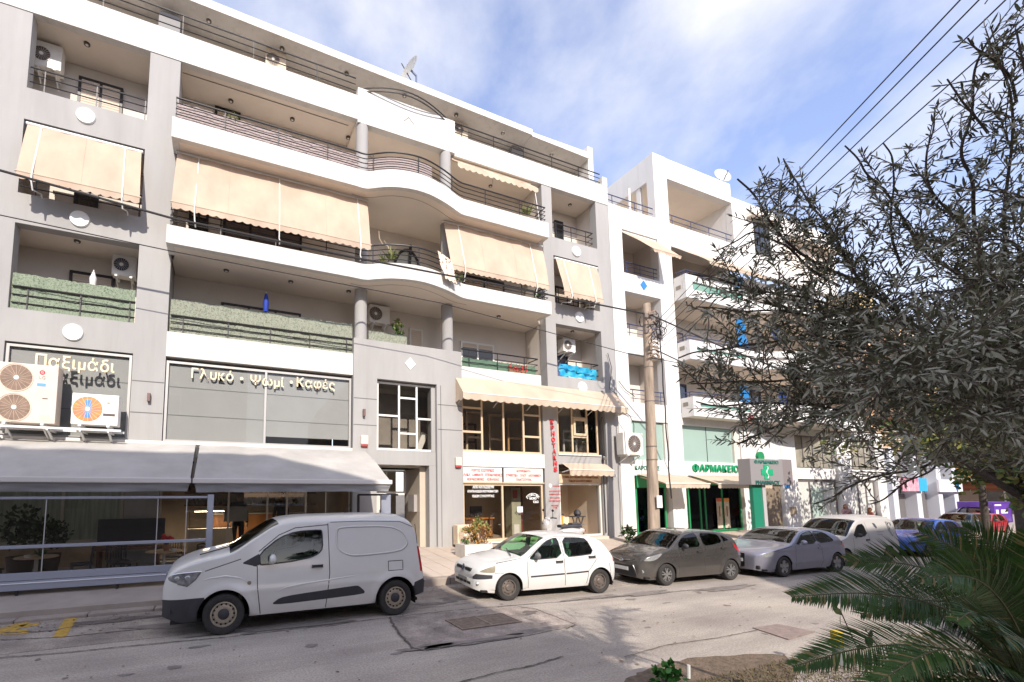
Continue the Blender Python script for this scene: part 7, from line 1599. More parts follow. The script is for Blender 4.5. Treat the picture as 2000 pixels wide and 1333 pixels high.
limbs = [([(2180,1500,2.7), (2130,1150,2.65), (2090,930,2.6), (2070,820,2.55)], .075),
    ([(2075,850,2.55), (1930,770,2.4), (1820,742,2.3), (1720,770,2.25), (1640,800,2.2), (1560,820,2.2), (1500,840,2.15), (1440,868,2.1)], .03),
    ([(2070,820,2.55), (1900,680,2.5), (1740,600,2.45), (1600,520,2.4), (1500,430,2.35), (1440,350,2.3)], .026),
    ([(2070,800,2.55), (1980,600,2.4), (1900,420,2.3), (1870,300,2.2), (1900,150,2.1), (1930,80,2.0)], .022),
    ([(2030,740,2.5), (1880,540,2.5), (1760,420,2.5), (1690,340,2.5), (1650,285,2.45)], .02),
    ([(1990,620,2.4), (1960,420,2.2), (1980,260,2.1), (1950,120,2.0)], .016),
    ([(2060,880,2.5), (1930,890,2.35), (1830,900,2.3), (1740,925,2.25), (1650,955,2.2), (1590,985,2.2)], .018),
    ([(1800,640,2.45), (1660,610,2.4), (1520,575,2.3), (1420,550,2.25), (1345,535,2.2)], .014),
    ([(1800,700,2.4), (1650,680,2.3), (1500,670,2.2), (1400,685,2.15), (1325,700,2.1)], .014),
    ([(1740,660,2.4), (1600,620,2.3), (1450,610,2.2), (1360,600,2.15)], .012),
    ([(1700,750,2.3), (1560,740,2.2), (1440,745,2.15), (1350,750,2.1)], .012),
    ([(1680,780,2.25), (1560,790,2.2), (1450,790,2.15), (1360,785,2.1)], .011),
    ([(1640,560,2.4), (1540,480,2.4), (1470,450,2.35), (1400,490,2.3)], .011),
    ([(1700,580,2.45), (1620,440,2.4), (1560,360,2.4), (1530,310,2.35)], .012),
    ([(1760,520,2.5), (1740,400,2.45), (1745,330,2.4), (1725,280,2.35)], .011),
    ([(1900,480,2.4), (1820,380,2.3), (1810,290,2.25), (1825,220,2.2)], .011),
    ([(1930,260,2.1), (1880,200,2.05), (1850,155,2.0)], .008), ([(1985,200,2.1), (1930,110,2.0), (1890,75,1.95)], .008), ([(2060,300,2.0), (2010,180,1.9), (1985,60,1.85)], .01),
    ([(2080,760,2.2), (1950,700,1.9), (1800,725,1.75), (1660,750,1.7)], .010), ([(2080,720,2.0), (1960,690,1.75), (1850,700,1.65), (1740,735,1.6)], .010), ([(2080,840,2.1), (1960,800,1.8), (1850,820,1.75), (1760,850,1.7)], .009),
    ([(2080,600,2.2), (1960,560,2.0), (1850,570,1.9), (1740,590,1.9)], .010), ([(2080,520,2.1), (1980,470,1.95), (1880,470,1.9)], .009), ([(2080,420,2.0), (1990,380,1.9), (1910,370,1.85)], .008), ([(2080,900,2.2), (1990,900,2.0), (1900,930,1.95)], .008),
    ([(2070,820,2.55), Vector((4.3, .7, 3.0)), Vector((4.5, .5, 3.7)), Vector((4.8, .2, 4.3))], .03), ([(2070,820,2.55), Vector((4.7, .9, 3.0)), Vector((5.2, .8, 3.5)), Vector((5.7, .6, 3.9))], .028), ([(2070,820,2.55), Vector((4.1, .3, 3.0)), Vector((3.7, -.2, 3.6)), Vector((3.3, -.6, 4.1))], .028), ([(2070,820,2.55), Vector((4.9, 1.2, 2.8)), Vector((5.5, 1.4, 3.1)), Vector((6.0, 1.5, 3.2))], .024), ([Vector((4.3, .7, 3.0)), Vector((3.9, .5, 3.6)), Vector((3.8, .4, 4.2))], .018),
    ([(1830,905,2.3), (1800,930,2.25), (1740,965,2.2), (1700,985,2.2)], .007), ([(1950,900,2.2), (1900,920,2.1), (1860,900,2.05)], .007)]
LV = Leaves(); TW = MB(); nleaf = 0
def twig(p, d, L, depthk, leafL=.042):
    global nleaf
    n = max(3, int(L/.019)); pts = [p]; q = Vector(p); dd = d.copy()
    for k in range(n):
        dd = (dd+rvec()*.10+Vector((0, 0, -.012))).normalized(); q = q+dd*(L/n); pts.append(q.copy())
    x, y, z = project(pts[-1]); xm, ym, zm = project(pts[len(pts)//2])
    if not (inpoly(x, y, ENV) and inpoly(xm, ym, ENV)) and x < 1995: return
    TW.tube(pts[::max(1, n//5)]+[pts[-1]], .0022, 4, False)
    ax = dd.orthogonal().normalized()
    for k in range(1, n+1):
        t = k/n; ax.rotate(Matrix.Rotation(1.55, 3, dd))
        for s in (1, -1):
            if rng.random() < .13: continue
            ld = (dd*.75+ax*s*.72+rvec()*.22).normalized(); Lf = leafL*(1.15-.45*abs(t-.45))*rng.uniform(.75, 1.2)
            LV.leaf(pts[k], ld, (rvec()+Vector((0, -.2, .9))).normalized(), Lf, Lf*rng.uniform(.15, .215), rng.uniform(-.05, .28)); nleaf += 1
    LV.leaf(pts[-1], dd, rvec(), leafL, leafL*.2)
for nodes, r in limbs:
    pts = [q if isinstance(q, Vector) else atd(*q) for q in nodes]; sm = [pts[0]]
    P3 = pts
    if r < .05:
        P3 = [P3[0]]+[q for a, b in zip(P3, P3[1:]) for q in (a.lerp(b, .5)+rvec()*(b-a).length*.09, b)]
    for _ in range(2):
        Q = [P3[0]]
        for a, b in zip(P3, P3[1:]): Q += [a.lerp(b, .25), a.lerp(b, .75)]
        Q.append(P3[-1]); P3 = Q
    rr = [r*(.45 if r < .05 else 1)*(1-.9*(k/(len(P3)-1))**.7)+.0025 for k in range(len(P3))]
    MB().tube(P3, rr, 8).build('trunk' if r > .05 else 'limb', BARK, olive, True)
    if r > .05: continue
    tot = 0
    for a, b in zip(P3, P3[1:]):
        L = (b-a).length; d = (b-a).normalized(); m = max(1, int(L/.0145+rng.random()*.6))
        for k in range(m):
            p = a.lerp(b, rng.random()); x, y, z = project(p)
            dens = (.36 if y > 880 else .5) if (y > 835 and x > 1780) or y > 880 else .52 if x < 1500 else (.58 if x < 1640 else (.30 if y < 470 else (.6 if y < 580 else 1.0)))
            if rng.random() > dens: continue
            dr = (d*rng.uniform(.25, 1.0)+rvec()*.75+Vector((0, 0, .12))).normalized(); LL = rng.uniform(.12, .34)
            twig(p, dr, LL, z)
            if rng.random() < .5: twig(p+dr*LL*.5, (dr+rvec()*.8).normalized(), LL*.7, z)
    twig(P3[-1], (P3[-1]-P3[-3]).normalized(), .16, 0)
TW.build('twigs', TWIG, olive, True, kind='stuff', fix=False)
LV.build('foliage', OLV, olive, kind='stuff')
print('olive leaves', nleaf)
# ================================================================== sago palm in the corner
PALM = mat('palm_leaf', (.019, .050, .007), .45, .5, 10, spec=.25, col2=(.052, .105, .016)); DRYP = mat('palm_dry', (.22, .17, .05), .6, .4, 12); RACH = mat('palm_rachis', (.10, .09, .03), .6, .3, 8)
palm = thing('sago_palm', atd(2030, 1420, 2.1), 'dark green sago palm with arching fronds in the near corner', 'palm')
def frond(nodes, roll, Lmax=.19, n=66, thick=.007, fold=.35, droop=.05, tipside=1.0):
    """one feather frond along (px, py, depth) nodes; roll turns its face from up (0) towards the viewer (1)"""
    P3 = [atd(*q) for q in nodes]
    for _ in range(3):
        Q = [P3[0]]
        for a, b in zip(P3, P3[1:]): Q += [a.lerp(b, .25), a.lerp(b, .75)]
        Q.append(P3[-1]); P3 = Q
    cum = [0]
    for a, b in zip(P3, P3[1:]): cum.append(cum[-1]+(b-a).length)
    tot = cum[-1]; lf = Leaves()
    def pos(s):
        i = 0
        while i < len(cum)-2 and cum[i+1] < s: i += 1
        t = (s-cum[i])/(cum[i+1]-cum[i]); return P3[i].lerp(P3[i+1], t), (P3[i+1]-P3[i]).normalized()
    n = int(tot/.0092)
    for k in range(n):
        s = tot*(.10+.895*k/(n-1)); p, d = pos(s); u = s/tot
        nrm = (Vector((0, 0, 1))*(1-roll)+(CAM-p).normalized()*roll*1.5).normalized(); sd = d.cross(nrm).normalized(); nn = sd.cross(d).normalized()
        L = Lmax*min(1, 2.8*u)**.6*(min(1, (1-u)*3.2+.22))*rng.uniform(.92, 1.06)
        for sg in (1, -1):
            ld = (d*(.45+.55*u)+sd*sg*.9+nn*fold*.35+rvec()*(.03 if rng.random() < .88 else .16)).normalized()
            w = .0078; ndir = (nn+rvec()*.25).normalized(); o = len(lf.v); sv = ld.cross(ndir).normalized()
            L *= rng.uniform(.5, .8) if rng.random() < .05 else 1; q0, q1, q2 = p, p+ld*L*.5, p+ld*L-nn*L*droop*2
            lf.v += [q0+sv*w*.25, q0-sv*w*.25, q1+sv*w*.5, q1-sv*w*.5, q2]; lf.f += [(o, o+1, o+3, o+2), (o+2, o+3, o+4)]
    rt = [thick*(1-.75*c/tot) for c in cum]
    f = MB().tube(P3, rt, 6).build('frond', RACH, palm, True)
    b = MB(); b.v = [tuple(q) for q in lf.v]; b.f = lf.f; ob = b.build('leaflets', PALM, f, fix=False, kind='stuff'); ob.data.materials.append(DRYP)
    dry = [rng.random() < (.05 if k/len(lf.f) < .8 else .14) for k in range(0, len(lf.f), 2)]
    for k, pl in enumerate(ob.data.polygons): pl.material_index = int(dry[k//2])
frond([(2040,1390,2.1), (1960,1262,2.0), (1840,1180,1.9), (1700,1155,1.85), (1545,1166,1.8)], .62, .17)
frond([(2050,1380,2.2), (1985,1230,2.2), (1900,1150,2.2), (1790,1100,2.2), (1655,1096,2.25)], .70, .19)
frond([(2040,1400,2.0), (1960,1310,1.8), (1840,1262,1.7), (1700,1258,1.65), (1548,1302,1.65)], .55, .17)
frond([(2050,1360,2.2), (2010,1220,2.15), (1950,1130,2.1), (1870,1070,2.1), (1795,1040,2.15)], .80, .17)
frond([(2050,1360,2.2), (2020,1200,2.3), (1985,1110,2.3), (1935,1060,2.35), (1880,1030,2.4)], .75, .20)
frond([(2060,1360,2.2), (2030,1200,2.3), (2010,1100,2.4), (1990,1045,2.5)], .85, .18)
frond([(2030,1430,1.9), (1960,1345,1.65), (1860,1300,1.5), (1760,1310,1.45), (1650,1390,1.45)], .45, .16)
frond([(2030,1430,1.9), (1990,1300,1.65), (1930,1215,1.5), (1900,1190,1.42), (1868,1215,1.38)], .6, .14)
frond([(2040,1400,2.0), (1950,1280,1.9), (1870,1215,1.85), (1800,1195,1.85), (1730,1205,1.85)], .35, .17)
frond([(2040,1400,2.1), (1990,1240,2.1), (1900,1180,2.05), (1780,1170,2.05), (1680,1200,2.05)], .5, .18)
frond([(2060,1420,1.9), (2000,1330,1.6), (1920,1270,1.45), (1820,1265,1.4), (1720,1330,1.38)], .6, .15)
frond([(2050,1400,2.0), (2000,1250,1.9), (1950,1160,1.8), (1890,1120,1.75), (1800,1130,1.72)], .7, .17)
frond([(2070,1400,2.0), (2040,1220,2.0), (2030,1120,2.0), (2010,1040,2.0)], .8, .18); frond([(2080,1380,1.8), (2040,1280,1.6), (1990,1240,1.5), (1930,1250,1.45)], .6, .16)
for nodes, rl, lm_ in (([(2050,1380,2.3), (2000,1200,2.4), (1950,1120,2.45), (1880,1085,2.5), (1820,1090,2.5)], .8, .17),
    ([(2060,1400,2.4), (2030,1240,2.5), (1970,1150,2.5), (1900,1110,2.5), (1820,1110,2.5)], .8, .2), ([(2070,1400,2.3), (2050,1230,2.35), (2000,1130,2.4), (1950,1090,2.4)], .9, .2), ([(2050,1420,1.8), (1980,1340,1.7), (1900,1320,1.65), (1820,1350,1.65)], .7, .15)):
    frond(nodes, rl, lm_)
MB().tube([atd(2040,1900,2.1), atd(2040,1420,2.1), atd(2040,1370,2.1)], [.16, .15, .08], 12).build('trunk', BARK, palm, True)
# ================================================================== other plants
def blade_plant(name, c, n, L, m, label, cat='plant', spread=.6, w=.012, pot=None, base=0):
    t = thing(name, (c[0], c[1], c[2]), label, cat); b = Leaves()
    for k in range(n):
        d = Vector((rng.gauss(0, spread), rng.gauss(0, spread), 1)).normalized(); b.leaf(Vector(c)+Vector((rng.gauss(0, .03), rng.gauss(0, .03), base)), d, rvec(), L*rng.uniform(.5, 1.1), w, .3)
    b.build('leaves', m, t)
    if pot: MB().lathe([(pot*.75, c[2]), (pot, c[2]+pot*1.6)], 14, (c[0], c[1], 0)).build('pot', mat('terracotta', (.34, .16, .09), .8), t, True)
    return t
LIME = leafmat('lime_leaf', (.16, .20, .035), (.22, .24, .08)); MIDG = leafmat('mid_leaf', (.05, .12, .025), (.10, .17, .05)); ORNG = leafmat('orange_leaf', (.36, .16, .035), (.40, .22, .07)); YEG = leafmat('yellow_green_leaf', (.17, .17, .035), (.22, .21, .06))
def shrub(name, c, r, n, mats, label, leafL=.1, wk=.45, stems=6, z0=None, rz=1.0, group=None, cat='shrub', gap=0.0):
    t = thing(name, (c[0], c[1], z0 if z0 is not None else c[2]-r*rz), label, cat, group)
    base = Vector((c[0], c[1], z0 if z0 is not None else c[2]-r*rz)); per = [Leaves() for _ in mats]; st = MB()
    cl = [Vector(c)+Vector((q.x*r, q.y*r, q.z*r*rz))*rng.uniform(.45, .95) for q in (rvec() for _ in range(max(6, n//45)))]
    for q in cl[:stems*2]: st.tube([base, base.lerp(q, .5)+rvec()*.03, q], [.018, .012, .005], 5)
    for k in range(n):
        q = rng.choice(cl)+rvec()*r*rng.uniform(.05, .36); h = (q.z-base.z)/(2*r*rz+1e-6)
        i = min(len(mats)-1, int((1-min(1, max(0, h+rng.gauss(0, .18))))*len(mats))); per[i].leaf(q, (rvec()+Vector((0, 0, .4))).normalized(), rvec(), leafL*rng.uniform(.6, 1.2), leafL*wk*rng.uniform(.8, 1.1), .2)
    for b, m in zip(per, mats):
        if b.v: b.build('foliage', m, t)
    st.build('stems', TWIG, t, True); return t
c = at(934, 1042, 11.35); shrub('shrub', (c.x, 11.35, c.z+.02), .40, 700, [LIME, LIME, ORNG, ORNG], 'yellow green shrub with orange lower leaves in the white planter', .10, .45, 8, z0=.62, rz=1.2)
c = at(905, 1060, 11.4); shrub('shrub', (c.x+.05, 11.3, c.z), .14, 120, [MIDG, LIME], 'small leafy plant at the edge of the white planter', .07, .5, 3, z0=.55)
q = at(932, 1086, 11.2); pb = thing('planter', (q.x, 11.3, .28), 'white wooden planter box holding the yellow green shrub', 'planter')
x0, x1 = at(908, 1075, 11.1).x, at(962, 1075, 11.1).x
MB().box(x0, x1, 11.1, 11.65, .30, .66).build('box', mat('planter_white', (.66, .62, .56), .7, .15, 5), pb)
sl = MB()
for k in range(6): sl.box(x0+.02, x1-.02, 11.085, 11.098, .32+k*.055, .355+k*.055)
sl.build('slats', WHITEM, pb); MB().bar((x0+.05, 11.08, .33), ((x0+x1)/2, 11.08, .64), .03, .012).build('brace', WHITEM, pb)
c = at(1226, 1048, 12.0); shrub('shrub', (c.x, 12.0, c.z), .38, 330, [MIDG, MIDG, LEAFD], 'low green shrub between the downpipe and the utility pole', .15, .35, 5, z0=.35)
c = atz(1302, 1326, .18); shrub('weed', (c.x, c.y, .2), .15, 110, [leafmat('weed_leaf', (.03, .16, .02), (.08, .22, .04))], 'bright green weed growing in the near planting bed', .07, .75, 5, z0=.1)
c = atz(1345, 1322, .12); tag(MB().tube([(c.x, c.y, .1), (c.x+.01, c.y, .24)], .018, 8).build('stake', mat('stake_pale', (.5, .5, .47), .6), None, True), 'short pale stake beside the bright green weed', 'stake')
c = at(1640, 1308, 3.1); bt = thing('bollard', (c.x, 3.1, .12), 'grey bollard with yellow band behind the palm fronds', 'bollard')
zt = at(1640, 1232, 3.1).z
MB().lathe([(.055, .1), (.055, zt-.16)], 16, (c.x, 3.1, 0)).build('shaft', mat('bollard_grey', (.13, .14, .14), .6), bt, True); MB().lathe([(.057, zt-.159), (.057, zt), (.03, zt+.012)], 16, (c.x, 3.1, 0)).build('band', mat('bollard_yellow', (.55, .38, .03), .5, .3, 12), bt, True)
vn = thing('vine', atd(1750, 1340, 2.4), 'thin vine with yellow green leaves climbing among the palm fronds', 'plant'); b = Leaves(); st = MB()
for nodes in ([(1720,1400,2.4), (1690,1300,2.4), (1660,1235,2.4), (1640,1190,2.4)], [(1740,1400,2.3), (1720,1270,2.3), (1690,1230,2.3)], [(1760,1420,2.3), (1780,1330,2.3), (1850,1290,2.3), (1900,1300,2.3)], [(1700,1420,2.4), (1720,1340,2.35), (1800,1310,2.3)], [(1640,1420,2.5), (1660,1340,2.5), (1700,1300,2.45)], [(1780,1420,2.0), (1820,1345,2.0), (1900,1335,2.0)]):
    P3 = [atd(*q_) for q_ in nodes]; st.tube(P3, .0025, 4)
    for a_, b_ in zip(P3, P3[1:]):
        for k in range(max(2, int((b_-a_).length/.05))): p = a_.lerp(b_, rng.random()); b.leaf(p, (rvec()+Vector((0, -.3, -.2))).normalized(), rvec(), rng.uniform(.04, .07), rng.uniform(.025, .038), .2)
st.build('stem', TWIG, vn, True); b.build('leaves', leafmat('vine_leaf', (.10, .13, .02), (.15, .17, .05)), vn)
# dry ground cover in the bed
gc = Leaves()
for k in range(6500):
    px_, py_ = rng.uniform(1230, 1990), rng.uniform(1286, 1345); p = atz(px_, py_, .12)
    if p.y > 3.4-.0*(p.x): continue
    gc.leaf(p, (rvec()+Vector((0, 0, .6))).normalized(), rvec(), rng.uniform(.015, .05), rng.uniform(.006, .014), .3)
gc.build('ground_cover', mat('dry_litter', (.16, .10, .055), .9, .6, 16, col2=(.07, .08, .03)), None, kind='stuff')
# trees far along the street
def street_tree(name, c, h, r, n, mats, label, leafL=.35):
    t = thing(name, (c[0], c[1], 0), label, 'tree', 'trees along the street'); per = [Leaves() for _ in mats]
    MB().tube([(c[0], c[1], 0), (c[0]+.05, c[1], h*.4), (c[0]-.03, c[1], h*.62)], [.02*h, .016*h, .011*h], 10).build('trunk', BARK, t, True)
    lm = MB(); cl = []
    for k in range(26):
        q = Vector((c[0], c[1], h*.72))+Vector((rng.gauss(0, 1)*r*.5, rng.gauss(0, 1)*r*.5, rng.gauss(0, .5)*r*.55)); cl.append(q); lm.tube([(c[0], c[1], h*.5), Vector((c[0], c[1], h*.55)).lerp(q, .6), q], [.07, .04, .015], 5)
    lm.build('limbs', BARK, t, True)
    for k in range(n):
        q = rng.choice(cl)+rvec()*r*.33*rng.random()**.4; i = rng.randrange(len(mats)); per[i].leaf(q, rvec(), rvec(), leafL*rng.uniform(.5, 1.1), leafL*.4, .2)
    for b_, m in zip(per, mats): b_.build('crown', m, t)
d = ray(2000, 940); p = CAM+d*(15.0/d.length)
street_tree('street_tree', (p.x, p.y), 3.9, 1.25, 2600, [YEG, MIDG, YEG], 'yellow green street tree by the far parked cars', .17)
for k, (px_, dist, h, r, lb) in enumerate(((1915, 30, 6.5, 2.4, 'leafy street tree in front of the ochre building'), (1985, 24, 7.5, 2.6, 'taller street tree nearer the frame edge than the leafy one'))):
    d = ray(px_, 940); p = CAM+d*(dist/d.length); street_tree('street_tree', (p.x, p.y), h, r, 2200, [YEG, MIDG, OLV], lb, .32)
# ================================================================== things on the balconies
def screen_mat(name, c1, c2, c3):
    m = mat(name, c1, .9, .1, 30, .6, 40); t = m.node_tree; b = t.nodes['Principled BSDF']; r = [n for n in t.nodes if n.type == 'VALTORGB'][0]; e = r.color_ramp.elements.new(.5); e.color = (*c3, 1); r.color_ramp.elements[0].color = (*c1, 1); r.color_ramp.elements[1].color = (*c2, 1); r.color_ramp.elements[-1].color = (*c2, 1)
    return m
GSC = screen_mat('green_screen', (.05, .10, .05), (.25, .295, .215), (.13, .185, .115)); GSC2 = screen_mat('green_grey_screen', (.075, .105, .07), (.29, .305, .24), (.175, .20, .15)); PINK = screen_mat('pink_screen', (.26, .21, .20), (.40, .33, .315), (.33, .27, .26))
def screen(x0, x1, y, z0, z1, m, label, tufts=True):
    vs = []; fs = []; n = max(6, int((x1-x0)/.05)); k = 5
    for i in range(n+1):
        x = x0+(x1-x0)*i/n; top = z1+random.uniform(-.018, .018)
        for j in range(k+1): vs.append((x+random.uniform(-.006, .006), y+.009*math.sin(x*9+1.5*math.sin(x*3))*(.4+j/k)+random.uniform(-.008, .008), z0+(top-z0)*j/k))
        if i:
            for j in range(k): o = (i-1)*(k+1)+j; fs.append((o, o+k+1, o+k+2, o+1))
    t = thing('balcony_screen', ((x0+x1)/2, y, z0), label, 'screen', 'balcony screens'); MB().add(vs, fs).build('sheet', m, t, fix=False)
    if tufts:
        b = MB()
        for q in range(int((x1-x0)*220)):
            x = random.uniform(x0, x1); z = random.uniform(z0, z1); d = random.uniform(.015, .04); a = random.uniform(-.6, .6); b.add([(x, y-.015, z), (x+d*.3, y-.03, z+d*.5), (x+d*a, y-.035, z+d)], [(0,1,2)])
        b.build('needles', m, t, fix=False, kind='stuff')
a, b = at(22, 534, 13.06), at(268, 566, 13.06); screen(-4.70, -2.17, 13.065, 6.47, (a.z+b.z)/2, GSC, 'green artificial hedge screen in the narrow bay over the cream lettering')
a, b = at(331, 583, 13.1), at(694, 636, 13.1); screen(-1.36, 3.63, 13.085, 6.35, (a.z+b.z)/2, GSC2, 'long grey green artificial hedge screen above the wide shop window')
a, b = at(722, 645, 12.98), at(797, 656, 12.98); screen(a.x, b.x, 13.1, 6.55, (a.z+b.z)/2+.04, GSC2, 'short patterned green screen between the two round columns')
screen(-1.38, 3.6, YB+.135, 11.905, 12.44, PINK, 'pinkish screen behind the rails of the third floor balcony', False)
screen(7.5, 10.6, 13.12, 6.37, 6.72, cloth('green_net', (.16, .27, .19), .4), 'low green net behind the rails above the pale shop awning', False)
curv = [p for p in E2 if 3.9 < p[0] < 5.9]
MB().ribbon([(p[0], p[1]+.05) for p in curv], .01, 11.9, 12.40).build('cloth_screen', PINK, None, True); tag(bpy.data.objects['cloth_screen'], 'pale pink cloth behind the rails of the upper curved balcony', 'screen', 'balcony screens')
# patterned cloth over the curved rail
m = mat('patterned_cloth', (.70, .62, .54), .85); t_ = m.node_tree; vo = t_.nodes.new('ShaderNodeTexVoronoi'); vo.inputs['Scale'].default_value = 9.5; gg = t_.nodes.new('ShaderNodeNewGeometry'); rr_ = t_.nodes.new('ShaderNodeValToRGB')
t_.links.new(gg.outputs['Position'], vo.inputs['Vector']); t_.links.new(vo.outputs['Distance'], rr_.inputs['Fac']); rr_.color_ramp.elements[0].position = .22; rr_.color_ramp.elements[0].color = (.10, .06, .05, 1); rr_.color_ramp.elements[1].position = .34; rr_.color_ramp.elements[1].color = (.74, .60, .48, 1); t_.links.new(rr_.outputs[0], t_.nodes['Principled BSDF'].inputs['Base Color'])
a, b = at(852, 492, 11.95), at(880, 512, 12.1); c, d = at(893, 556, 12.0), at(866, 546, 11.9)
tag(fabric((a.x, 11.86, a.z), (b.x, 12.02, b.z), (c.x, 11.98, c.z), (d.x, 11.80, d.z), .02, 10, 10, .015).build('hanging_cloth', m, None, 'all', fix=False), 'dotted cream cloth hung over the curved balcony rail', 'cloth')
# plants and folded parasols
for (px, py, y, n, L, lb, mm, w) in ((765, 503, 12.15, 60, .42, 'spiky yellow green plant on the lower curved balcony', LIME, .03), (748, 508, 12.3, 40, .3, 'smaller spiky plant beside the spiky yellow green one', LIME, .025), (455, 240, 12.6, 50, .4, 'thin plant behind the pinkish balcony screen', LIME, .02), (1030, 415, 12.7, 60, .45, 'plant behind the rails at the end of the third floor balcony', LIME, .03)):
    p = at(px, py, y); blade_plant('balcony_plant', (p.x, y, p.z-.1), n, L, mm, lb, w=w)
p = at(781, 648, 13.3); shrub('balcony_plant', (p.x, 13.3, p.z+.12), .25, 220, [LIME, MIDG], 'bushy lit plant beside the short patterned screen', .12, .4, 4, z0=p.z-.25, cat='plant', rz=1.3)
p = at(890, 545, 12.2); shrub('trailing_plant', (p.x+.05, 12.15, p.z+.0), .18, 160, [LIME, MIDG], 'trailing green plant below the dotted cloth', .07, .4, 3, z0=p.z-.1, cat='plant')
p = at(1150, 600, 12.9); shrub('balcony_plant', (p.x, 12.95, p.z+.1), .16, 120, [LEAFD, MIDG], 'potted plant hung inside the small awning bay', .07, .5, 3, z0=p.z-.05, cat='plant')
MB().lathe([(.07, 9.30), (.10, 9.45)], 12, (p.x, 12.95, 0)).build('pot', mat('pot_pale', (.5, .42, .36), .7), None, True); tag(bpy.data.objects['pot.001'] if 'pot.001' in bpy.data.objects and bpy.data.objects['pot.001'].parent is None else COL.objects[-1], 'pale plant pot on the ledge of the small awning bay', 'pot')
p = at(1050, 572, 12.5); shrub('balcony_plant', (p.x, 12.5, p.z), .2, 150, [LEAFD, MIDG], 'dark plant at the open end of the second floor balcony', .09, .4, 3, z0=p.z-.2, cat='plant')
# bare twisted branch on the curved balcony
pts = [at(x, y, 12.3) for x, y in ((762, 496), (758, 482), (747, 477), (741, 466), (740, 452))]; tag(MB().tube(pts, [.02, .016, .014, .012, .008], 6).tube([pts[1], at(750, 470, 12.3)], .008, 5).build('dry_branch', mat('dry_wood', (.50, .38, .24), .8), None, True), 'bare pale twisted branch above the spiky plant', 'branch')
def parasol(px, pytop, pybot, y, m, label):
    a, b = at(px, pytop, y), at(px, pybot, y); t = thing('folded_parasol', (b.x, y, b.z), label, 'parasol'); L = a.z-b.z
    MB().lathe([(.03, a.z), (.05, a.z-.08), (.085, a.z-L*.45), (.07, b.z+L*.1), (.10, b.z+.02), (.05, b.z)], 10, (b.x, y, 0)).build('canopy', m, t, True); MB().tube([(b.x, y, b.z-.6), (b.x, y, a.z+.06)], .015, 6).build('pole', WHITEM, t, True)
parasol(519, 574, 612, 13.4, mat('parasol_blue', (.01, .04, .34), .7, .2, 6), 'folded dark blue parasol behind the long hedge screen'); parasol(181, 532, 560, 13.4, WHITEM, 'folded white parasol behind the green hedge screen')
# things on the balcony with the blue cloth
bc = thing('blue_sheet', (12.6, 13.06, 6.45), 'bright blue sheet draped over the rail above the white disc', 'cloth'); fabric((11.65, 13.04, 6.95), (13.45, 13.04, 6.88), (13.5, 13.03, 6.47), (11.62, 13.03, 6.47), .03, 20, 8, .03).build('sheet', mat('sheet_blue', (.01, .22, .58), .5, .6, 5, col2=(.02, .42, .50)), bc, 'all', fix=False)
p = at(1012, 722, 13.0); fb = thing('flower_box', (p.x, 13.0, 6.4), 'red flowers in a box on the white parapet over the shop awning', 'flower box')
MB().box(p.x-.35, p.x+.35, 13.03, 13.15, 6.38, 6.5).build('box', mat('box_brown', (.22, .12, .07), .8), fb); fl = Leaves()
for k in range(90): fl.leaf(Vector((p.x+rng.uniform(-.38, .38), 13.0+rng.uniform(-.05, .12), 6.52+rng.uniform(-.08, .12))), rvec(), rvec(), .07, .05)
fl.build('petals', mat('petal_red', (.60, .02, .03), .6), fb)
tag(MB().bbox(-4.66, -4.3, 13.5, 13.8, 6.9, 7.25, .02).build('wicker_chair_back', mat('wicker', (.42, .22, .09), .8, .3, 20), None), 'brown wicker chair back at the edge of the green screen', 'chair')
# bowed cables on the facade near the right pillar
for k, pts in enumerate(([(1187,690), (1195,720), (1190,760), (1205,770)], [(1208,744), (1222,762), (1240,775)], [(1213,800), (1230,812), (1238,830), (1238,900)])):
    tag(MB().tube([at(x, y, 12.93) for x, y in pts], .014, 6).build('wall_cable', BLACKM, None, True), ['loose black cable on the grey pillar above the shop awning', 'black cable drooping on the white pillar', 'cable running down the white wall to the outdoor unit'][k], 'cable')
# ================================================================== scooter behind the white hatchback
s0 = at(1095, 1050, 11.5); SCW = dirty_paint('scooter_silver', (.60, .58, .56), (.4, .35, .3), .3, .8, .2)
sc_ = thing('scooter', (s0.x, 11.5, pz(11.5)), 'silver motor scooter with black seat parked behind the white hatchback', 'scooter', None, math.pi-.15, (.98, .98, .98))
def SL(b, n, m, s=True): return b.build(n, m, sc_, s, local=True)
for x in (-.62, .62):
    w_ = SL(MB().lathe([(.14, -.045), (.21, -.05), (.235, -.02), (.235, .02), (.21, .05), (.14, .045)], 24, (x, 0, .235), 'y'), 'wheel', TYRE); MB().lathe([(.13, -.03), (.13, .03)], 16, (x, 0, .235), 'y').build('rim', ALLOY, w_, True, local=True)
SL(MB().tube([(.62, 0, .235), (.50, 0, .62), (.44, 0, .98)], .035, 8), 'fork', CHROME)
SL(MB().sphere((.66, 0, .46), .20, .085, .07), 'mudguard', SCW)
bm = bmesh.new(); pr_ = [(.60, .50, .10), (.56, .70, .19), (.48, .90, .20), (.42, 1.02, .14), (.36, .92, .17), (.42, .65, .18), (.46, .38, .16), (.30, .30, .17), (-.05, .28, .17), (-.06, .23, .15), (.34, .22, .15), (.52, .34, .10)]
SL(MB().prism([(x, z) for x, z, w in pr_], -.15, .15), 'leg_shield', SCW)
SL(MB().sphere((.52, 0, .80), .12, .17, .20), 'front_fairing', SCW); SL(MB().sphere((.57, 0, .84), .07, .09, .08), 'headlamp', LAMP)
SL(MB().sphere((-.35, 0, .52), .48, .17, .22, 16, 10), 'rear_body', SCW); SL(MB().sphere((-.75, 0, .60), .16, .10, .09), 'tail_cowl', SCW); SL(MB().bbox(-.90, -.84, -.07, .07, .56, .63, .02), 'tail_lamp', LAMPR)
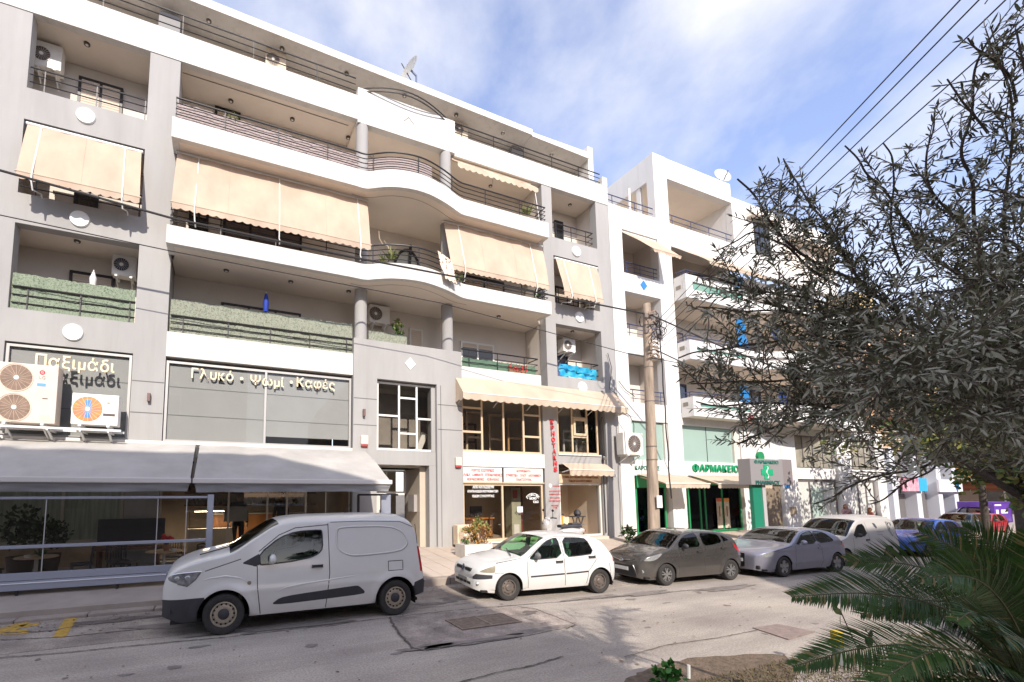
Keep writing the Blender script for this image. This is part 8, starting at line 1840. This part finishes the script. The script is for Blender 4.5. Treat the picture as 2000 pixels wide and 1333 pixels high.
SL(MB().bbox(-.72, .05, -.14, .14, .70, .80, .045), 'seat', CHM); SL(MB().bbox(-.70, -.35, -.13, .13, .78, .85, .04), 'pillion_seat', CHM)
SL(MB().tube([(.34, -.34, 1.03), (.40, -.18, 1.04), (.44, 0, .99), (.40, .18, 1.04), (.34, .34, 1.03)], .02, 8), 'handlebar', BLACKM); SL(MB().sphere((.44, 0, 1.0), .11, .13, .07), 'dash_cowl', SCW)
for sy in (-1, 1): SL(MB().tube([(.40, sy*.22, 1.04), (.43, sy*.27, 1.22)], .008, 6).sphere((.43, sy*.28, 1.27), .02, .065, .045), 'mirror', BLACKM)
SL(MB().tube([(-.62, -.12, .26), (-.3, -.12, .26)], .05, 8), 'exhaust', CHROME); SL(MB().tube([(-.55, .1, .86), (-.86, .1, .78), (-.86, -.1, .78), (-.55, -.1, .86)], .014, 6), 'grab_rail', CHROME); SL(MB().tube([(-.62, 0, .235), (-.2, 0, .28)], .06, 8), 'engine', BLACKM)
# ================================================================== people
def skin_body(name, joints, edges, m, parent, sub=2, root=0):
    me = bpy.data.meshes.new(name); me.from_pydata([j[0] for j in joints], edges, []); o = bpy.data.objects.new('tmp', me); COL.objects.link(o)
    o.modifiers.new('skin', 'SKIN'); sv = me.skin_vertices[0].data
    for k, j in enumerate(joints): sv[k].radius = (j[1], j[2] if len(j) > 2 else j[1]); sv[k].use_root = (k == root)
    s = o.modifiers.new('sub', 'SUBSURF'); s.levels = sub; s.render_levels = sub
    bpy.context.view_layer.update(); dg = bpy.context.evaluated_depsgraph_get(); nm = bpy.data.meshes.new_from_object(o.evaluated_get(dg)); bpy.data.objects.remove(o)
    nm.name = name; nm.materials.clear(); nm.materials.append(m); nm.shade_smooth(); ob = bpy.data.objects.new(name, nm); COL.objects.link(ob); ob.parent = parent; return ob
def person(loc, rz, sc, label, coat, legs, skin, hair, long_hair=False, arm_up=False):
    p = thing('person', loc, label, 'person', None, rz, (sc, sc, sc))
    ra = [(-.23, -.02, 1.12), (-.25, -.06, .86)] if not arm_up else [(-.24, -.06, 1.14), (-.16, -.24, 1.30)]
    J = [((0, 0, .92), .15, .11), ((0, 0, 1.10), .15, .10), ((0, -.01, 1.30), .18, .11), ((0, 0, 1.42), .12, .085), ((0, 0, 1.50), .055, .055),
         ((-.17, 0, 1.41), .075, .07), (ra[0], .052, .052), (ra[1], .042, .042), ((.17, 0, 1.41), .075, .07), ((.23, -.02, 1.12), .052, .052), ((.25, -.06, .86), .042, .042),
         ((-.09, 0, .86), .10, .10), ((-.10, -.01, .48), .07, .07), ((-.10, .01, .08), .05, .05), ((.09, 0, .86), .10, .10), ((.10, -.01, .48), .07, .07), ((.10, .01, .08), .05, .05), ((-.10, -.13, .04), .04, .035), ((.10, -.13, .04), .04, .035)]
    E = [(0,1), (1,2), (2,3), (3,4), (3,5), (5,6), (6,7), (3,8), (8,9), (9,10), (0,11), (11,12), (12,13), (0,14), (14,15), (15,16), (13,17), (16,18)]
    body = skin_body('body', J, E, coat, p)
    body.data.materials.append(legs)
    for f in body.data.polygons:
        if f.center.z < .88: f.material_index = 1
    h = MB().sphere((0, 0, 1.62), .076, .095, .115, 18, 14); h.sphere((0, -.095, 1.605), .016, .02, .022, 8, 6); h.tube([(0, 0, 1.48), (0, -.005, 1.56)], .05, 10)
    for sx in (-1, 1): h.sphere((sx*.076, .01, 1.615), .014, .022, .03, 8, 6)
    hd = h.build('head', skin, p, True, local=True)
    e = MB()
    for sx in (-1, 1): e.sphere((sx*.03, -.083, 1.635), .011, .008, .008, 8, 6)
    e.build('eyes', BLACKM, hd, True, local=True); MB().tube([(-.025, -.088, 1.562), (0, -.095, 1.56), (.025, -.088, 1.562)], .006, 6).build('mouth', mat('lips', (.36, .14, .12), .6), hd, True, local=True)
    hr = MB().sphere((0, .022, 1.655), .086, .095, .095, 16, 10)
    if long_hair: hr.sphere((0, .07, 1.54), .095, .06, .16, 14, 10).sphere((-.06, .03, 1.52), .035, .05, .13).sphere((.06, .03, 1.52), .035, .05, .13)
    hr.build('hair', hair, p, True, local=True)
    for sx, w in ((-1, ra[1]), (1, (.25, -.06, .86))):
        wv = Vector(w); dn = Vector((0, -.05, -.12)) if not (arm_up and sx < 0) else Vector((.05, -.02, .13)); k = MB().sphere(wv+dn*.45, .035, .022, .05, 8, 6)
        for i in range(4): b0 = wv+dn*.75+Vector((0, (i-1.5)*.016, 0)); k.tube([b0, b0+dn*(.35+.04*(i in (1, 2))), b0+dn*(.6+.05*(i in (1, 2)))+Vector((-sx*.012, 0, 0))], [.0085, .008, .006], 6)
        k.tube([wv+dn*.3+Vector((0, -.02, 0)), wv+dn*.55+Vector((0, -.045, 0)), wv+dn*.8+Vector((-sx*.01, -.05, 0))], [.010, .009, .007], 6); k.build('hand', skin, p, True, local=True)
    return p
SKIN = mat('skin', (.42, .26, .19), .6); BLKC = mat('black_coat', (.012, .013, .020), .85, .2, 8); HAIRB = mat('hair_dark', (.03, .02, .015), .6); HAIRO = mat('hair_auburn', (.20, .08, .03), .5, .3, 30)
q = at(466, 1000, 13.6); person((q.x, 13.75, .42), math.pi, .98, 'person in a black coat and trousers standing in the cafe doorway, seen from behind', BLKC, BLKC, SKIN, mat('hair_grey', (.16, .11, .09), .7))
q = at(548, 1000, 15.0); person((q.x, 14.8, .42), math.pi+.4, .98, 'person in dark clothes standing deeper inside the cafe', BLKC, mat('jeans_grey', (.12, .11, .11), .9), SKIN, HAIRB)
q = at(1652, 986, 10.4); person((q.x, 10.4, pz(10.4)), -.4, (q.z+.03-pz(10.4))/1.75, 'person with auburn hair and patterned top walking behind the whitish van', mat('patterned_top', (.55, .36, .34), .8, .6, 25, col2=(.20, .09, .10)), BLKC, SKIN, HAIRO, True, True)
q = at(1699, 993, 10.4); person((q.x, 10.4, pz(10.4)), .9, (q.z+.03-pz(10.4))/1.75, 'person with reddish brown hair showing only the head above the whitish van', mat('red_top', (.36, .10, .08), .8), BLKC, SKIN, HAIRO, True)
